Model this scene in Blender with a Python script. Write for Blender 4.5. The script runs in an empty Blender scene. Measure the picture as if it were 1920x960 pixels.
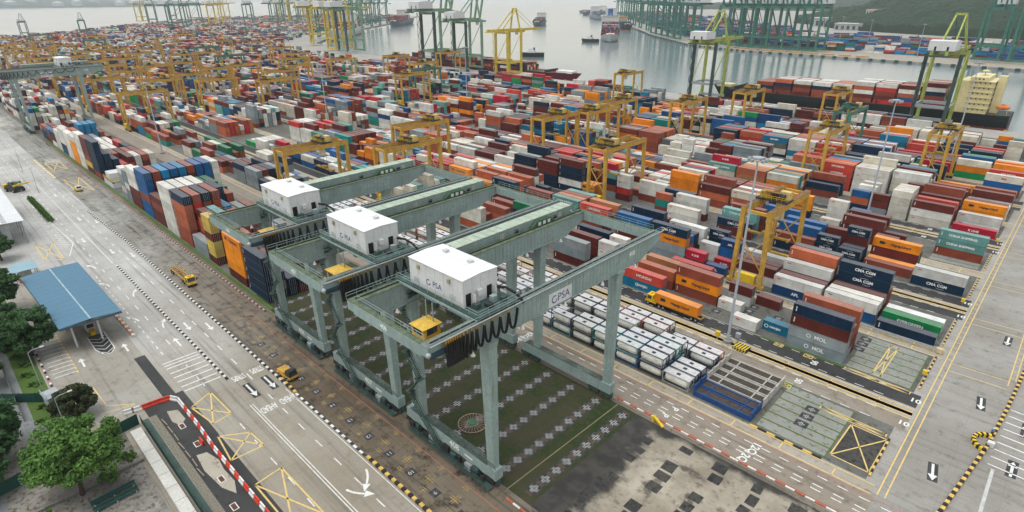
import bpy, math, random
import numpy as np
from mathutils import Vector, Matrix

random.seed(7)
RNG = np.random.default_rng(11)
scene = bpy.context.scene
COL = scene.collection
R = math.radians

# ------------------------------------------------------------------ camera, sky, sun, exposure
CAM = (0.0, 0.0, 74.494)
F_PX, YAW, PITCH, ROLL = 1090.917, 0.775318, 0.418257, 0.0066821


def cam_axes():
    cy, sy, cp, sp, cr, sr = math.cos(YAW), math.sin(YAW), math.cos(PITCH), math.sin(PITCH), math.cos(ROLL), math.sin(ROLL)
    right = Vector((cy, sy, 0)); f0 = Vector((-sy, cy, 0))
    fwd = f0 * cp + Vector((0, 0, -sp)); down = -(f0 * sp + Vector((0, 0, cp)))
    return right * cr + down * sr, -right * sr + down * cr, fwd


CR, CD, CF = cam_axes()
cam_data = bpy.data.cameras.new("camera")
cam = bpy.data.objects.new("camera", cam_data)
COL.objects.link(cam)
cam.matrix_world = Matrix(((CR.x, -CD.x, -CF.x, CAM[0]), (CR.y, -CD.y, -CF.y, CAM[1]), (CR.z, -CD.z, -CF.z, CAM[2]), (0, 0, 0, 1)))
cam_data.sensor_width = 36.0
cam_data.lens = 36.0 * F_PX / 1920.0
cam_data.clip_start = 0.5
cam_data.clip_end = 60000.0
scene.camera = cam

SUN_EL, SUN_AZ = 74.0, 195.0
HAZE = 0.000065
world = bpy.data.worlds.new("World"); scene.world = world; world.use_nodes = True
wn = world.node_tree; wn.nodes.clear()
sky = wn.nodes.new("ShaderNodeTexSky"); sky.sky_type = 'NISHITA'; sky.sun_disc = False
sky.sun_elevation = R(SUN_EL); sky.sun_rotation = R(SUN_AZ); sky.air_density = 3.0; sky.dust_density = 1.0; sky.ozone_density = 1.0
hsv = wn.nodes.new("ShaderNodeHueSaturation"); hsv.inputs["Saturation"].default_value = 0.3
bg = wn.nodes.new("ShaderNodeBackground"); bg.inputs[1].default_value = 0.14
wo = wn.nodes.new("ShaderNodeOutputWorld")
wn.links.new(sky.outputs[0], hsv.inputs["Color"]); wn.links.new(hsv.outputs[0], bg.inputs[0]); wn.links.new(bg.outputs[0], wo.inputs[0])

sun_data = bpy.data.lights.new("sun", 'SUN'); sun_data.energy = 1.5; sun_data.angle = R(40); sun_data.color = (1.0, 0.965, 0.91)
sun = bpy.data.objects.new("sun", sun_data); COL.objects.link(sun)
az = R(SUN_AZ)
sdir = Vector((math.sin(az) * math.cos(R(SUN_EL)), math.cos(az) * math.cos(R(SUN_EL)), math.sin(R(SUN_EL))))
sun.rotation_euler = sdir.to_track_quat('Z', 'Y').to_euler()

scene.view_settings.view_transform = 'Standard'; scene.view_settings.look = 'None'
scene.view_settings.exposure = 0.36; scene.view_settings.gamma = 1.0
scene.render.engine = 'CYCLES'
cy = scene.cycles
cy.use_denoising = True; cy.max_bounces = 5; cy.diffuse_bounces = 1; cy.glossy_bounces = 2; cy.transmission_bounces = 2
cy.volume_bounces = 1; cy.transparent_max_bounces = 4; cy.use_adaptive_sampling = True; cy.caustics_reflective = False; cy.caustics_refractive = False
cy.sample_clamp_indirect = 4.0

# ------------------------------------------------------------------ materials
MATS = {}


def nd(nt, t, **kw):
    n = nt.nodes.new(t)
    for k, v in kw.items():
        setattr(n, k, v)
    return n


def mixc(nt, fac, a, b, mode='MIX'):
    m = nd(nt, "ShaderNodeMix", data_type='RGBA', blend_type=mode)
    for sock, v in ((m.inputs[0], fac), (m.inputs[6], a), (m.inputs[7], b)):
        if isinstance(v, bpy.types.NodeSocket):
            nt.links.new(v, sock)
        elif sock == m.inputs[0]:
            sock.default_value = v
        else:
            sock.default_value = (*v, 1) if len(v) == 3 else v
    return m.outputs[2]


def ramp(nt, src, lo, hi):
    m = nd(nt, "ShaderNodeMapRange", interpolation_type='SMOOTHSTEP')
    m.inputs[1].default_value = lo; m.inputs[2].default_value = hi
    nt.links.new(src, m.inputs[0])
    return m.outputs[0]


def noise(nt, vec, scale, detail=5, rough=0.6, stretch=None):
    if stretch:
        mp = nd(nt, "ShaderNodeMapping"); mp.inputs[3].default_value = stretch
        nt.links.new(vec, mp.inputs[0]); vec = mp.outputs[0]
    n = nd(nt, "ShaderNodeTexNoise"); n.inputs["Scale"].default_value = scale; n.inputs["Detail"].default_value = detail; n.inputs["Roughness"].default_value = rough
    nt.links.new(vec, n.inputs["Vector"])
    return n.outputs[0]


def start(name):
    m = bpy.data.materials.new(name); m.use_nodes = True
    nt = m.node_tree; nt.nodes.clear()
    b = nd(nt, "ShaderNodeBsdfPrincipled"); o = nd(nt, "ShaderNodeOutputMaterial")
    nt.links.new(b.outputs[0], o.inputs[0])
    b.inputs["Specular IOR Level"].default_value = 0.2
    return m, nt, b


def put(nt, sock, v):
    if isinstance(v, bpy.types.NodeSocket):
        nt.links.new(v, sock)
    else:
        sock.default_value = v


def mat(name, col, rough=0.6, metal=0.0, var=0.25, scale=0.6, streak=0.0, rust=(0.16, 0.08, 0.04), spec=None, bump=0.0, emit=0.0, patchy=None):
    """plain weathered surface: base colour with two scales of tone, optional rain streaks and a second patch colour"""
    if name in MATS:
        return MATS[name]
    m, nt, b = start(name)
    geo = nd(nt, "ShaderNodeNewGeometry")
    P = geo.outputs["Position"]
    n1 = noise(nt, P, scale); n2 = noise(nt, P, scale * 7, 4)
    c = mixc(nt, ramp(nt, n1, 0.3, 0.7), [x * (1 - var) for x in col], [min(1, x * (1 + var * 0.55)) for x in col])
    c = mixc(nt, ramp(nt, n2, 0.35, 0.75), c, [x * (1 - var * 1.2) for x in col])
    if patchy:
        c = mixc(nt, ramp(nt, noise(nt, P, scale * 2.3, 6, 0.65), 0.5, 0.66), c, patchy)
    if streak:
        s = noise(nt, P, 1.0, 4, 0.6, (2.2, 2.2, 0.12))
        f = nd(nt, "ShaderNodeMath", operation='MULTIPLY'); nt.links.new(ramp(nt, s, 0.54, 0.76), f.inputs[0]); f.inputs[1].default_value = streak
        c = mixc(nt, f.outputs[0], c, rust)
    put(nt, b.inputs["Base Color"], c)
    rr = nd(nt, "ShaderNodeMapRange"); nt.links.new(n1, rr.inputs[0]); rr.inputs[3].default_value = max(0.05, rough - 0.12); rr.inputs[4].default_value = min(1, rough + 0.12)
    nt.links.new(rr.outputs[0], b.inputs["Roughness"])
    b.inputs["Metallic"].default_value = metal
    if spec is not None:
        b.inputs["Specular IOR Level"].default_value = spec
    if bump:
        bp = nd(nt, "ShaderNodeBump"); bp.inputs["Strength"].default_value = bump; bp.inputs["Distance"].default_value = 0.1
        nt.links.new(n2, bp.inputs["Height"]); nt.links.new(bp.outputs[0], b.inputs["Normal"])
    if emit:
        b.inputs["Emission Color"].default_value = (*col, 1); b.inputs["Emission Strength"].default_value = emit
    MATS[name] = m
    return m


def ground_mat(name, a, bcol, stain, scale=0.05, rough=(0.35, 0.9), dark=(0.5, 0.7), tracks=0.0, joints=0.0, wet=0.0, near=None):
    if name in MATS:
        return MATS[name]
    m, nt, b = start(name)
    P = nd(nt, "ShaderNodeNewGeometry").outputs["Position"]
    n1 = noise(nt, P, scale, 6, 0.62); n2 = noise(nt, P, scale * 9, 6, 0.7); n3 = noise(nt, P, scale * 60, 3, 0.6)
    c = mixc(nt, ramp(nt, n1, 0.32, 0.68), a, bcol)
    c = mixc(nt, ramp(nt, n2, *dark), c, stain)
    if near:
        # the same slab, muddier toward one end of the road
        a2, b2, s2, x0, x1 = near
        c2 = mixc(nt, ramp(nt, n1, 0.32, 0.68), a2, b2); c2 = mixc(nt, ramp(nt, n2, *dark), c2, s2)
        sp = nd(nt, "ShaderNodeSeparateXYZ"); nt.links.new(P, sp.inputs[0])
        ad = nd(nt, "ShaderNodeMath", operation='MULTIPLY_ADD'); nt.links.new(noise(nt, P, 0.02, 4, 0.6), ad.inputs[0]); ad.inputs[1].default_value = 90.0; nt.links.new(sp.outputs[0], ad.inputs[2])
        c = mixc(nt, ramp(nt, ad.outputs[0], x0 + 45, x1 + 45), c, c2)
    gm = nd(nt, "ShaderNodeMath", operation='MULTIPLY'); nt.links.new(ramp(nt, n3, 0.3, 0.7), gm.inputs[0]); gm.inputs[1].default_value = 0.22
    c = mixc(nt, gm.outputs[0], c, [x * 0.45 for x in a])
    if tracks:
        t = noise(nt, P, 1.0, 4, 0.6, (0.02, 0.9, 1.0))
        tm = nd(nt, "ShaderNodeMath", operation='MULTIPLY'); nt.links.new(ramp(nt, t, 0.5, 0.72), tm.inputs[0]); tm.inputs[1].default_value = tracks
        c = mixc(nt, tm.outputs[0], c, [x * 0.45 for x in stain])
    if joints:
        br = nd(nt, "ShaderNodeTexBrick"); br.offset = 0.0
        br.inputs["Scale"].default_value = 1.0; br.inputs["Mortar Size"].default_value = 0.05; br.inputs["Brick Width"].default_value = 7.5; br.inputs["Row Height"].default_value = 3.8
        br.inputs["Color1"].default_value = (1, 1, 1, 1); br.inputs["Color2"].default_value = (0.86, 0.86, 0.86, 1); br.inputs["Mortar"].default_value = (0.55, 0.55, 0.55, 1)
        nt.links.new(P, br.inputs["Vector"])
        c = mixc(nt, joints, c, br.outputs[0], 'MULTIPLY')
    put(nt, b.inputs["Base Color"], c)
    rr = nd(nt, "ShaderNodeMapRange"); nt.links.new(ramp(nt, n1, 0.35, 0.65) if wet else n2, rr.inputs[0])
    rr.inputs[3].default_value = rough[1]; rr.inputs[4].default_value = rough[0]
    nt.links.new(rr.outputs[0], b.inputs["Roughness"])
    bp = nd(nt, "ShaderNodeBump"); bp.inputs["Strength"].default_value = 0.25; bp.inputs["Distance"].default_value = 0.03
    nt.links.new(n3, bp.inputs["Height"]); nt.links.new(bp.outputs[0], b.inputs["Normal"])
    MATS[name] = m
    return m


def paint_mark(name, col, under, wear=0.45):
    """road paint worn through to the surface"""
    if name in MATS:
        return MATS[name]
    m, nt, b = start(name)
    P = nd(nt, "ShaderNodeNewGeometry").outputs["Position"]
    c = mixc(nt, ramp(nt, noise(nt, P, 1.1, 6, 0.7), wear, wear + 0.35), under, col)
    c = mixc(nt, 1.0, c, col) if wear <= 0 else c
    put(nt, b.inputs["Base Color"], c); b.inputs["Roughness"].default_value = 0.7
    MATS[name] = m
    return m


def container_mat(name, from_attr):
    m, nt, b = start(name)
    P = nd(nt, "ShaderNodeNewGeometry")
    pos = P.outputs["Position"]
    if from_attr:
        base = nd(nt, "ShaderNodeAttribute", attribute_name="paint").outputs["Color"]
    else:
        base = nd(nt, "ShaderNodeObjectInfo").outputs["Color"]
    n1 = noise(nt, pos, 0.28, 5, 0.6); n2 = noise(nt, pos, 1.7, 5, 0.7)
    c = mixc(nt, ramp(nt, n1, 0.3, 0.7), base, (0.74, 0.72, 0.7, 1), 'MULTIPLY')
    st = noise(nt, pos, 1.0, 4, 0.65, (1.6, 1.6, 0.16))
    f = nd(nt, "ShaderNodeMath", operation='MULTIPLY'); nt.links.new(ramp(nt, st, 0.55, 0.8), f.inputs[0]); f.inputs[1].default_value = 0.5
    c = mixc(nt, f.outputs[0], c, (0.09, 0.055, 0.035))
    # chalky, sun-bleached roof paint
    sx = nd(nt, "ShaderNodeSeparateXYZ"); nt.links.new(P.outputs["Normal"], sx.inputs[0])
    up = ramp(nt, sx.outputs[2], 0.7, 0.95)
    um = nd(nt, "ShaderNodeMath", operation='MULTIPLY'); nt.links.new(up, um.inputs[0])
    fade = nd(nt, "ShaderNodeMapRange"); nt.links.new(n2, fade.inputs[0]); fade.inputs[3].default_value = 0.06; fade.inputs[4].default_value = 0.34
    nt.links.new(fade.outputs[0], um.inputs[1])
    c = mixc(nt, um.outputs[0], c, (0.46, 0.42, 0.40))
    put(nt, b.inputs["Base Color"], c); b.inputs["Roughness"].default_value = 0.55; b.inputs["Specular IOR Level"].default_value = 0.12
    # corrugation on the pressed side panels
    wv = nd(nt, "ShaderNodeTexWave", wave_type='BANDS', bands_direction='X', wave_profile='TRI'); wv.inputs["Scale"].default_value = 1.1
    nt.links.new(pos, wv.inputs["Vector"])
    wy = nd(nt, "ShaderNodeTexWave", wave_type='BANDS', bands_direction='Y', wave_profile='TRI'); wy.inputs["Scale"].default_value = 1.1
    nt.links.new(pos, wy.inputs["Vector"])
    ab = nd(nt, "ShaderNodeMath", operation='ABSOLUTE'); nt.links.new(sx.outputs[0], ab.inputs[0])
    mx = nd(nt, "ShaderNodeMix"); nt.links.new(ab.outputs[0], mx.inputs[0]); nt.links.new(wv.outputs["Fac"], mx.inputs[2]); nt.links.new(wy.outputs["Fac"], mx.inputs[3])
    bp = nd(nt, "ShaderNodeBump"); bp.inputs["Strength"].default_value = 0.35; bp.inputs["Distance"].default_value = 0.04
    nt.links.new(mx.outputs[0], bp.inputs["Height"]); nt.links.new(bp.outputs[0], b.inputs["Normal"])
    MATS[name] = m
    return m


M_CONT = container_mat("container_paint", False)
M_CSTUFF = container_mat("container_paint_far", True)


def obj_paint(name, rough=0.5):
    m, nt, b = start(name)
    oi = nd(nt, "ShaderNodeObjectInfo"); P = nd(nt, "ShaderNodeNewGeometry").outputs["Position"]
    c = mixc(nt, ramp(nt, noise(nt, P, 0.9, 5), 0.35, 0.7), oi.outputs["Color"], (0.7, 0.69, 0.66, 1), 'MULTIPLY')
    put(nt, b.inputs["Base Color"], c); b.inputs["Roughness"].default_value = rough
    MATS[name] = m
    return m


M_OBJ = obj_paint("coloured_paint")
GREENST = mat("sea_green_steel", (0.285, 0.365, 0.352), 0.5, 0, 0.18, 0.25, 0.5, (0.09, 0.10, 0.075))
GREENDK = mat("dark_green_steel", (0.055, 0.10, 0.092), 0.55, 0, 0.3, 0.5, 0.5)
MOSSY = mat("mossy_walkway", (0.13, 0.17, 0.11), 0.85, 0, 0.45, 0.8)
ROOFGRN = mat("pale_green_roof", (0.40, 0.47, 0.38), 0.7, 0, 0.25, 0.5, 0.3)
WHITEP = mat("white_panel", (0.64, 0.645, 0.65), 0.5, 0, 0.1, 0.3, 0.3, (0.36, 0.32, 0.27))
YEL = mat("yellow_crane_paint", (0.58, 0.335, 0.06), 0.5, 0, 0.28, 0.4, 0.55, (0.16, 0.08, 0.03))
YELB = mat("bright_yellow_paint", (0.75, 0.50, 0.03), 0.45, 0, 0.2, 0.8, 0.35)
BLACKR = mat("black_rubber", (0.02, 0.02, 0.022), 0.7, 0, 0.3, 1.0)
DARKM = mat("dark_machinery", (0.05, 0.055, 0.055), 0.5, 0.2, 0.5, 1.2)
STEEL = mat("galvanised_steel", (0.42, 0.45, 0.47), 0.45, 0.3, 0.2, 0.8)
GLASS = mat("dark_glass", (0.025, 0.03, 0.035), 0.1, 0, 0.1, 1.0, spec=0.6)
DARKIN = mat("dark_interior", (0.02, 0.02, 0.02), 0.9, 0, 0.1, 1.0)
LETW = mat("white_lettering", (0.78, 0.78, 0.76), 0.6, 0, 0.12, 1.0)
LETD = mat("dark_lettering", (0.03, 0.035, 0.07), 0.6, 0, 0.12, 1.0)
LETR = mat("red_lettering", (0.55, 0.06, 0.05), 0.6, 0, 0.12, 1.0)
LETN = mat("navy_lettering", (0.05, 0.09, 0.25), 0.6, 0, 0.12, 1.0)
QGREEN = mat("quay_green", (0.05, 0.19, 0.15), 0.5, 0, 0.3, 0.2, 0.3)
QLIME = mat("quay_lime", (0.36, 0.42, 0.10), 0.5, 0, 0.3, 0.2, 0.4)
QYEL = mat("quay_yellow", (0.62, 0.47, 0.06), 0.5, 0, 0.25, 0.2, 0.35)
QPALE = mat("quay_pale_green", (0.22, 0.36, 0.25), 0.5, 0, 0.25, 0.2, 0.35)
POLE = mat("lamp_pole_grey", (0.45, 0.49, 0.55), 0.45, 0.2, 0.15, 0.5)
WHT = paint_mark("worn_white_paint", (0.68, 0.68, 0.65), (0.30, 0.29, 0.27), 0.2)
YLF = paint_mark("faded_yellow_paint", (0.42, 0.31, 0.10), (0.13, 0.10, 0.07), 0.3)
WHF = paint_mark("faded_white_paint", (0.46, 0.46, 0.43), (0.12, 0.11, 0.09), 0.24)
YLW = paint_mark("worn_yellow_paint", (0.66, 0.47, 0.16), (0.34, 0.30, 0.24), 0.22)
REDM = paint_mark("worn_red_paint", (0.42, 0.13, 0.08), (0.2, 0.15, 0.12), 0.25)
BLK = paint_mark("black_backing", (0.035, 0.036, 0.04), (0.12, 0.12, 0.12), 0.2)
KW = mat("kerb_white", (0.70, 0.68, 0.63), 0.7, 0, 0.25, 1.5)
KY = mat("kerb_yellow", (0.70, 0.46, 0.13), 0.7, 0, 0.3, 1.5)
KB = mat("kerb_black", (0.03, 0.03, 0.032), 0.7, 0, 0.3, 1.5)
BARK = mat("bark", (0.07, 0.05, 0.04), 0.9, 0, 0.4, 3.0)


def leaf_mat(name, a, b2):
    m, nt, b = start(name)
    P = nd(nt, "ShaderNodeNewGeometry").outputs["Position"]
    c = mixc(nt, ramp(nt, noise(nt, P, 0.45, 3), 0.35, 0.65), a, b2)
    c = mixc(nt, ramp(nt, noise(nt, P, 6.0, 2), 0.4, 0.7), c, [x * 1.5 for x in b2])
    put(nt, b.inputs["Base Color"], c); b.inputs["Roughness"].default_value = 0.6
    tr = nd(nt, "ShaderNodeBsdfTranslucent"); nt.links.new(c, tr.inputs[0])
    mx = nd(nt, "ShaderNodeMixShader"); mx.inputs[0].default_value = 0.25
    out = [n for n in nt.nodes if n.type == 'OUTPUT_MATERIAL'][0]
    nt.links.new(b.outputs[0], mx.inputs[1]); nt.links.new(tr.outputs[0], mx.inputs[2]); nt.links.new(mx.outputs[0], out.inputs[0])
    MATS[name] = m
    return m


LEAF_L = leaf_mat("bright_leaves", (0.05, 0.125, 0.026), (0.10, 0.195, 0.04))
LEAF_D = leaf_mat("dark_leaves", (0.022, 0.062, 0.022), (0.042, 0.10, 0.032))

# ------------------------------------------------------------------ mesh helpers
BOXF = ((0, 3, 2, 1), (4, 5, 6, 7), (0, 1, 5, 4), (1, 2, 6, 5), (2, 3, 7, 6), (3, 0, 4, 7))


class MB:
    def __init__(self):
        self.v = []; self.f = []; self.smooth = False

    def add(self, vs, fs):
        o = len(self.v); self.v += [tuple(p) for p in vs]; self.f += [tuple(i + o for i in q) for q in fs]
        return self

    def box(self, x0, x1, y0, y1, z0, z1):
        return self.add([(x0, y0, z0), (x1, y0, z0), (x1, y1, z0), (x0, y1, z0), (x0, y0, z1), (x1, y0, z1), (x1, y1, z1), (x0, y1, z1)], BOXF)

    def beam(self, p, q, w, h=None, up=(0, 0, 1), w2=None, h2=None):
        """box bar from p to q, w across, h along up; optional other section at q"""
        h = h or w; w2 = w2 or w; h2 = h2 or h
        p = Vector(p); q = Vector(q); d = (q - p).normalized(); u = Vector(up)
        if abs(d.dot(u)) > 0.95:
            u = Vector((0, 1, 0)) if abs(d.y) < 0.9 else Vector((1, 0, 0))
        s = d.cross(u).normalized(); u = s.cross(d).normalized()
        vs = [p - s * w / 2 - u * h / 2, p + s * w / 2 - u * h / 2, p + s * w / 2 + u * h / 2, p - s * w / 2 + u * h / 2,
              q - s * w2 / 2 - u * h2 / 2, q + s * w2 / 2 - u * h2 / 2, q + s * w2 / 2 + u * h2 / 2, q - s * w2 / 2 + u * h2 / 2]
        return self.add(vs, BOXF)

    def cyl(self, p, q, r, n=10, r2=None, caps=True):
        r2 = r if r2 is None else r2
        p = Vector(p); q = Vector(q); d = (q - p).normalized()
        a = d.orthogonal().normalized(); b = d.cross(a)
        vs = [p + (a * math.cos(2 * math.pi * i / n) + b * math.sin(2 * math.pi * i / n)) * r for i in range(n)]
        vs += [q + (a * math.cos(2 * math.pi * i / n) + b * math.sin(2 * math.pi * i / n)) * r2 for i in range(n)]
        fs = [(i, (i + 1) % n, n + (i + 1) % n, n + i) for i in range(n)]
        if caps:
            fs += [tuple(range(n - 1, -1, -1)), tuple(range(n, 2 * n))]
        return self.add(vs, fs)

    def tube(self, pts, r, n=6):
        pts = [Vector(p) for p in pts]; o = []
        for k, p in enumerate(pts):
            d = (pts[min(k + 1, len(pts) - 1)] - pts[max(k - 1, 0)]).normalized()
            ref = Vector((1, 0, 0)) if abs(d.x) < 0.9 else Vector((0, 1, 0))
            a = d.cross(ref).normalized(); b = d.cross(a)
            o += [p + (a * math.cos(2 * math.pi * i / n) + b * math.sin(2 * math.pi * i / n)) * r for i in range(n)]
        fs = [(k * n + i, k * n + (i + 1) % n, (k + 1) * n + (i + 1) % n, (k + 1) * n + i) for k in range(len(pts) - 1) for i in range(n)]
        return self.add(o, fs)

    def prism_x(self, prof, x0, x1):
        """profile in (y, z) extruded along x"""
        n = len(prof)
        vs = [(x0, y, z) for y, z in prof] + [(x1, y, z) for y, z in prof]
        fs = [tuple(range(n)), tuple(range(2 * n - 1, n - 1, -1))] + [(i, n + i, n + (i + 1) % n, (i + 1) % n) for i in range(n)]
        return self.add(vs, fs)

    def prism_z(self, poly, z0, z1):
        n = len(poly)
        vs = [(x, y, z0) for x, y in poly] + [(x, y, z1) for x, y in poly]
        fs = [tuple(range(n - 1, -1, -1)), tuple(range(n, 2 * n))] + [(i, (i + 1) % n, n + (i + 1) % n, n + i) for i in range(n)]
        return self.add(vs, fs)

    def sphere(self, c, r, nu=10, nv=6, sz=1.0):
        vs = [(c[0] + r * math.sin(math.pi * j / nv) * math.cos(2 * math.pi * i / nu), c[1] + r * math.sin(math.pi * j / nv) * math.sin(2 * math.pi * i / nu), c[2] + sz * r * math.cos(math.pi * j / nv)) for j in range(nv + 1) for i in range(nu)]
        fs = [(j * nu + i, (j + 1) * nu + i, (j + 1) * nu + (i + 1) % nu, j * nu + (i + 1) % nu) for j in range(nv) for i in range(nu)]
        return self.add(vs, fs)

    def mesh(self, name, m=None):
        me = bpy.data.meshes.new(name); me.from_pydata(self.v, [], self.f)
        if self.smooth:
            me.polygons.foreach_set("use_smooth", [True] * len(me.polygons))
        if m:
            me.materials.append(m)
        return me

    def build(self, name, m, parent=None, loc=None, kind=None):
        return place(name, self.mesh(name, m), parent, loc, kind=kind)


def place(name, me, parent=None, loc=None, rotz=0.0, color=None, kind=None):
    o = bpy.data.objects.new(name, me); COL.objects.link(o)
    if parent is not None:
        o.parent = parent
    if loc is not None:
        o.location = loc
    if rotz:
        o.rotation_euler[2] = rotz
    if color is not None:
        o.color = (*color, 1)
    if kind:
        o["kind"] = kind
    return o


def thing(name, label, cat, loc=(0, 0, 0), rotz=0.0, group=None):
    o = bpy.data.objects.new(name, None); COL.objects.link(o)
    o.location = loc; o.rotation_euler[2] = rotz; o.empty_display_size = 0.5
    return tag(o, label, cat, group)


def tag(o, label, cat, group=None):
    o["label"] = label; o["category"] = cat
    if group:
        o["group"] = group
    return o


def struct(name, mb, m):
    return mb.build(name, m, kind="structure")


def copy_tree(o, parent=None):
    c = o.copy(); COL.objects.link(c)
    if parent is not None:
        c.parent = parent
    for ch in list(o.children):
        copy_tree(ch, c)
    return c


TXT = {}


def text_mesh(s, size, m, bold=0.0, sx=1.0):
    k = (s, size, m.name, bold, sx)
    if k not in TXT:
        cu = bpy.data.curves.new("lettering", 'FONT'); cu.body = s; cu.size = size; cu.align_x = 'CENTER'; cu.align_y = 'CENTER'; cu.offset = bold; cu.resolution_u = 3
        o = bpy.data.objects.new("lettering", cu)
        me = bpy.data.meshes.new_from_object(o)
        me.materials.clear(); me.materials.append(m)
        if sx != 1.0:
            me.transform(Matrix.Diagonal((sx, 1, 1, 1)))
        TXT[k] = me
        bpy.data.objects.remove(o)
    return TXT[k]


def wall_text(s, size, m, loc, parent=None, face='-Y', bold=0.0, sx=1.0, name="lettering"):
    o = place(name, text_mesh(s, size, m, bold, sx), parent, loc)
    o.rotation_euler = {'-Y': (R(90), 0, 0), '+X': (R(90), 0, R(90)), 'floor': (0, 0, 0), 'drive+X': (0, 0, R(-90)), '-X': (R(90), 0, R(-90))}[face]
    return o


ORD = ["", "first", "second", "third", "fourth", "fifth", "sixth", "seventh", "eighth", "ninth", "tenth", "eleventh", "twelfth", "thirteenth", "fourteenth", "fifteenth", "sixteenth", "seventeenth", "eighteenth", "nineteenth", "twentieth"]


def ordinal(n):
    if n <= 20:
        return ORD[n]
    tens = {2: "twenty", 3: "thirty", 4: "forty", 5: "fifty", 6: "sixty", 7: "seventy"}
    t, u = divmod(n, 10)
    return (tens[t] + "-" + ORD[u]) if u else {2: "twentieth", 3: "thirtieth", 4: "fortieth", 5: "fiftieth", 6: "sixtieth", 7: "seventieth"}[t]

# ================================================================== the setting
M_WATER = None


def water_mat():
    m, nt, b = start("harbour_water")
    P = nd(nt, "ShaderNodeNewGeometry").outputs["Position"]
    c = mixc(nt, ramp(nt, noise(nt, P, 0.004, 4), 0.35, 0.65), (0.10, 0.135, 0.15), (0.14, 0.18, 0.195))
    put(nt, b.inputs["Base Color"], c)
    b.inputs["Roughness"].default_value = 0.17; b.inputs["IOR"].default_value = 1.33; b.inputs["Specular IOR Level"].default_value = 0.6
    bp = nd(nt, "ShaderNodeBump"); bp.inputs["Strength"].default_value = 0.2; bp.inputs["Distance"].default_value = 0.16
    nt.links.new(noise(nt, P, 0.16, 4, 0.55, (1.0, 0.45, 1.0)), bp.inputs["Height"]); nt.links.new(bp.outputs[0], b.inputs["Normal"])
    return m


M_YARD = ground_mat("yard_concrete", (0.30, 0.285, 0.26), (0.36, 0.345, 0.315), (0.21, 0.195, 0.17), 0.03, (0.5, 0.95), (0.5, 0.72), 0.35)
NEARROAD = ((0.27, 0.235, 0.18), (0.345, 0.315, 0.265), (0.19, 0.155, 0.11))
M_ROAD = ground_mat("road_concrete", (0.36, 0.35, 0.33), (0.46, 0.45, 0.43), (0.25, 0.235, 0.21), 0.035, (0.3, 0.85), (0.52, 0.78), 0.6, 0.35, 1, (*NEARROAD, -190, -90))
M_ROADB = ground_mat("forecourt_concrete", (0.29, 0.265, 0.225), (0.36, 0.34, 0.30), (0.17, 0.15, 0.12), 0.05, (0.35, 0.85), (0.5, 0.76), 0.4, 0.3, 1)
M_APRON = ground_mat("wet_apron", (0.22, 0.21, 0.185), (0.31, 0.30, 0.275), (0.075, 0.07, 0.06), 0.04, (0.14, 0.75), (0.48, 0.68), 0.7, 0, 1, ((0.10, 0.070, 0.043), (0.18, 0.145, 0.105), (0.035, 0.028, 0.022), -230, -110))
M_APRONF = M_APRON
M_ASPH = ground_mat("asphalt", (0.035, 0.035, 0.037), (0.06, 0.059, 0.057), (0.022, 0.022, 0.023), 0.06, (0.4, 0.9), (0.5, 0.7))
M_OIL = ground_mat("oily_asphalt", (0.035, 0.035, 0.036), (0.075, 0.07, 0.06), (0.015, 0.015, 0.016), 0.12, (0.25, 0.7), (0.45, 0.65))
M_BLOCK = ground_mat("block_ground", (0.10, 0.097, 0.088), (0.155, 0.15, 0.14), (0.055, 0.07, 0.032), 0.06, (0.6, 0.95), (0.5, 0.66))
M_GRASS = ground_mat("scrubby_grass", (0.020, 0.042, 0.010), (0.058, 0.055, 0.030), (0.070, 0.050, 0.032), 0.11, (0.8, 1.0), (0.48, 0.68))
M_GREEN = ground_mat("green_grass", (0.06, 0.12, 0.025), (0.09, 0.15, 0.03), (0.07, 0.07, 0.03), 0.2, (0.8, 1.0), (0.5, 0.7))
M_DIRT = ground_mat("sandy_concrete", (0.36, 0.325, 0.265), (0.43, 0.395, 0.33), (0.16, 0.14, 0.11), 0.07, (0.6, 0.95), (0.54, 0.68))
M_RUNW = ground_mat("runway_strip", (0.32, 0.28, 0.225), (0.38, 0.345, 0.29), (0.20, 0.165, 0.125), 0.06, (0.5, 0.9), (0.5, 0.7), 0.5)
M_BROWN = ground_mat("brown_lane", (0.24, 0.20, 0.16), (0.29, 0.255, 0.21), (0.15, 0.125, 0.10), 0.05, (0.4, 0.9), (0.5, 0.7), 0.5)
M_QUAYF = mat("quay_face", (0.20, 0.20, 0.19), 0.85, 0, 0.3, 0.1, 0.4)



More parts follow.
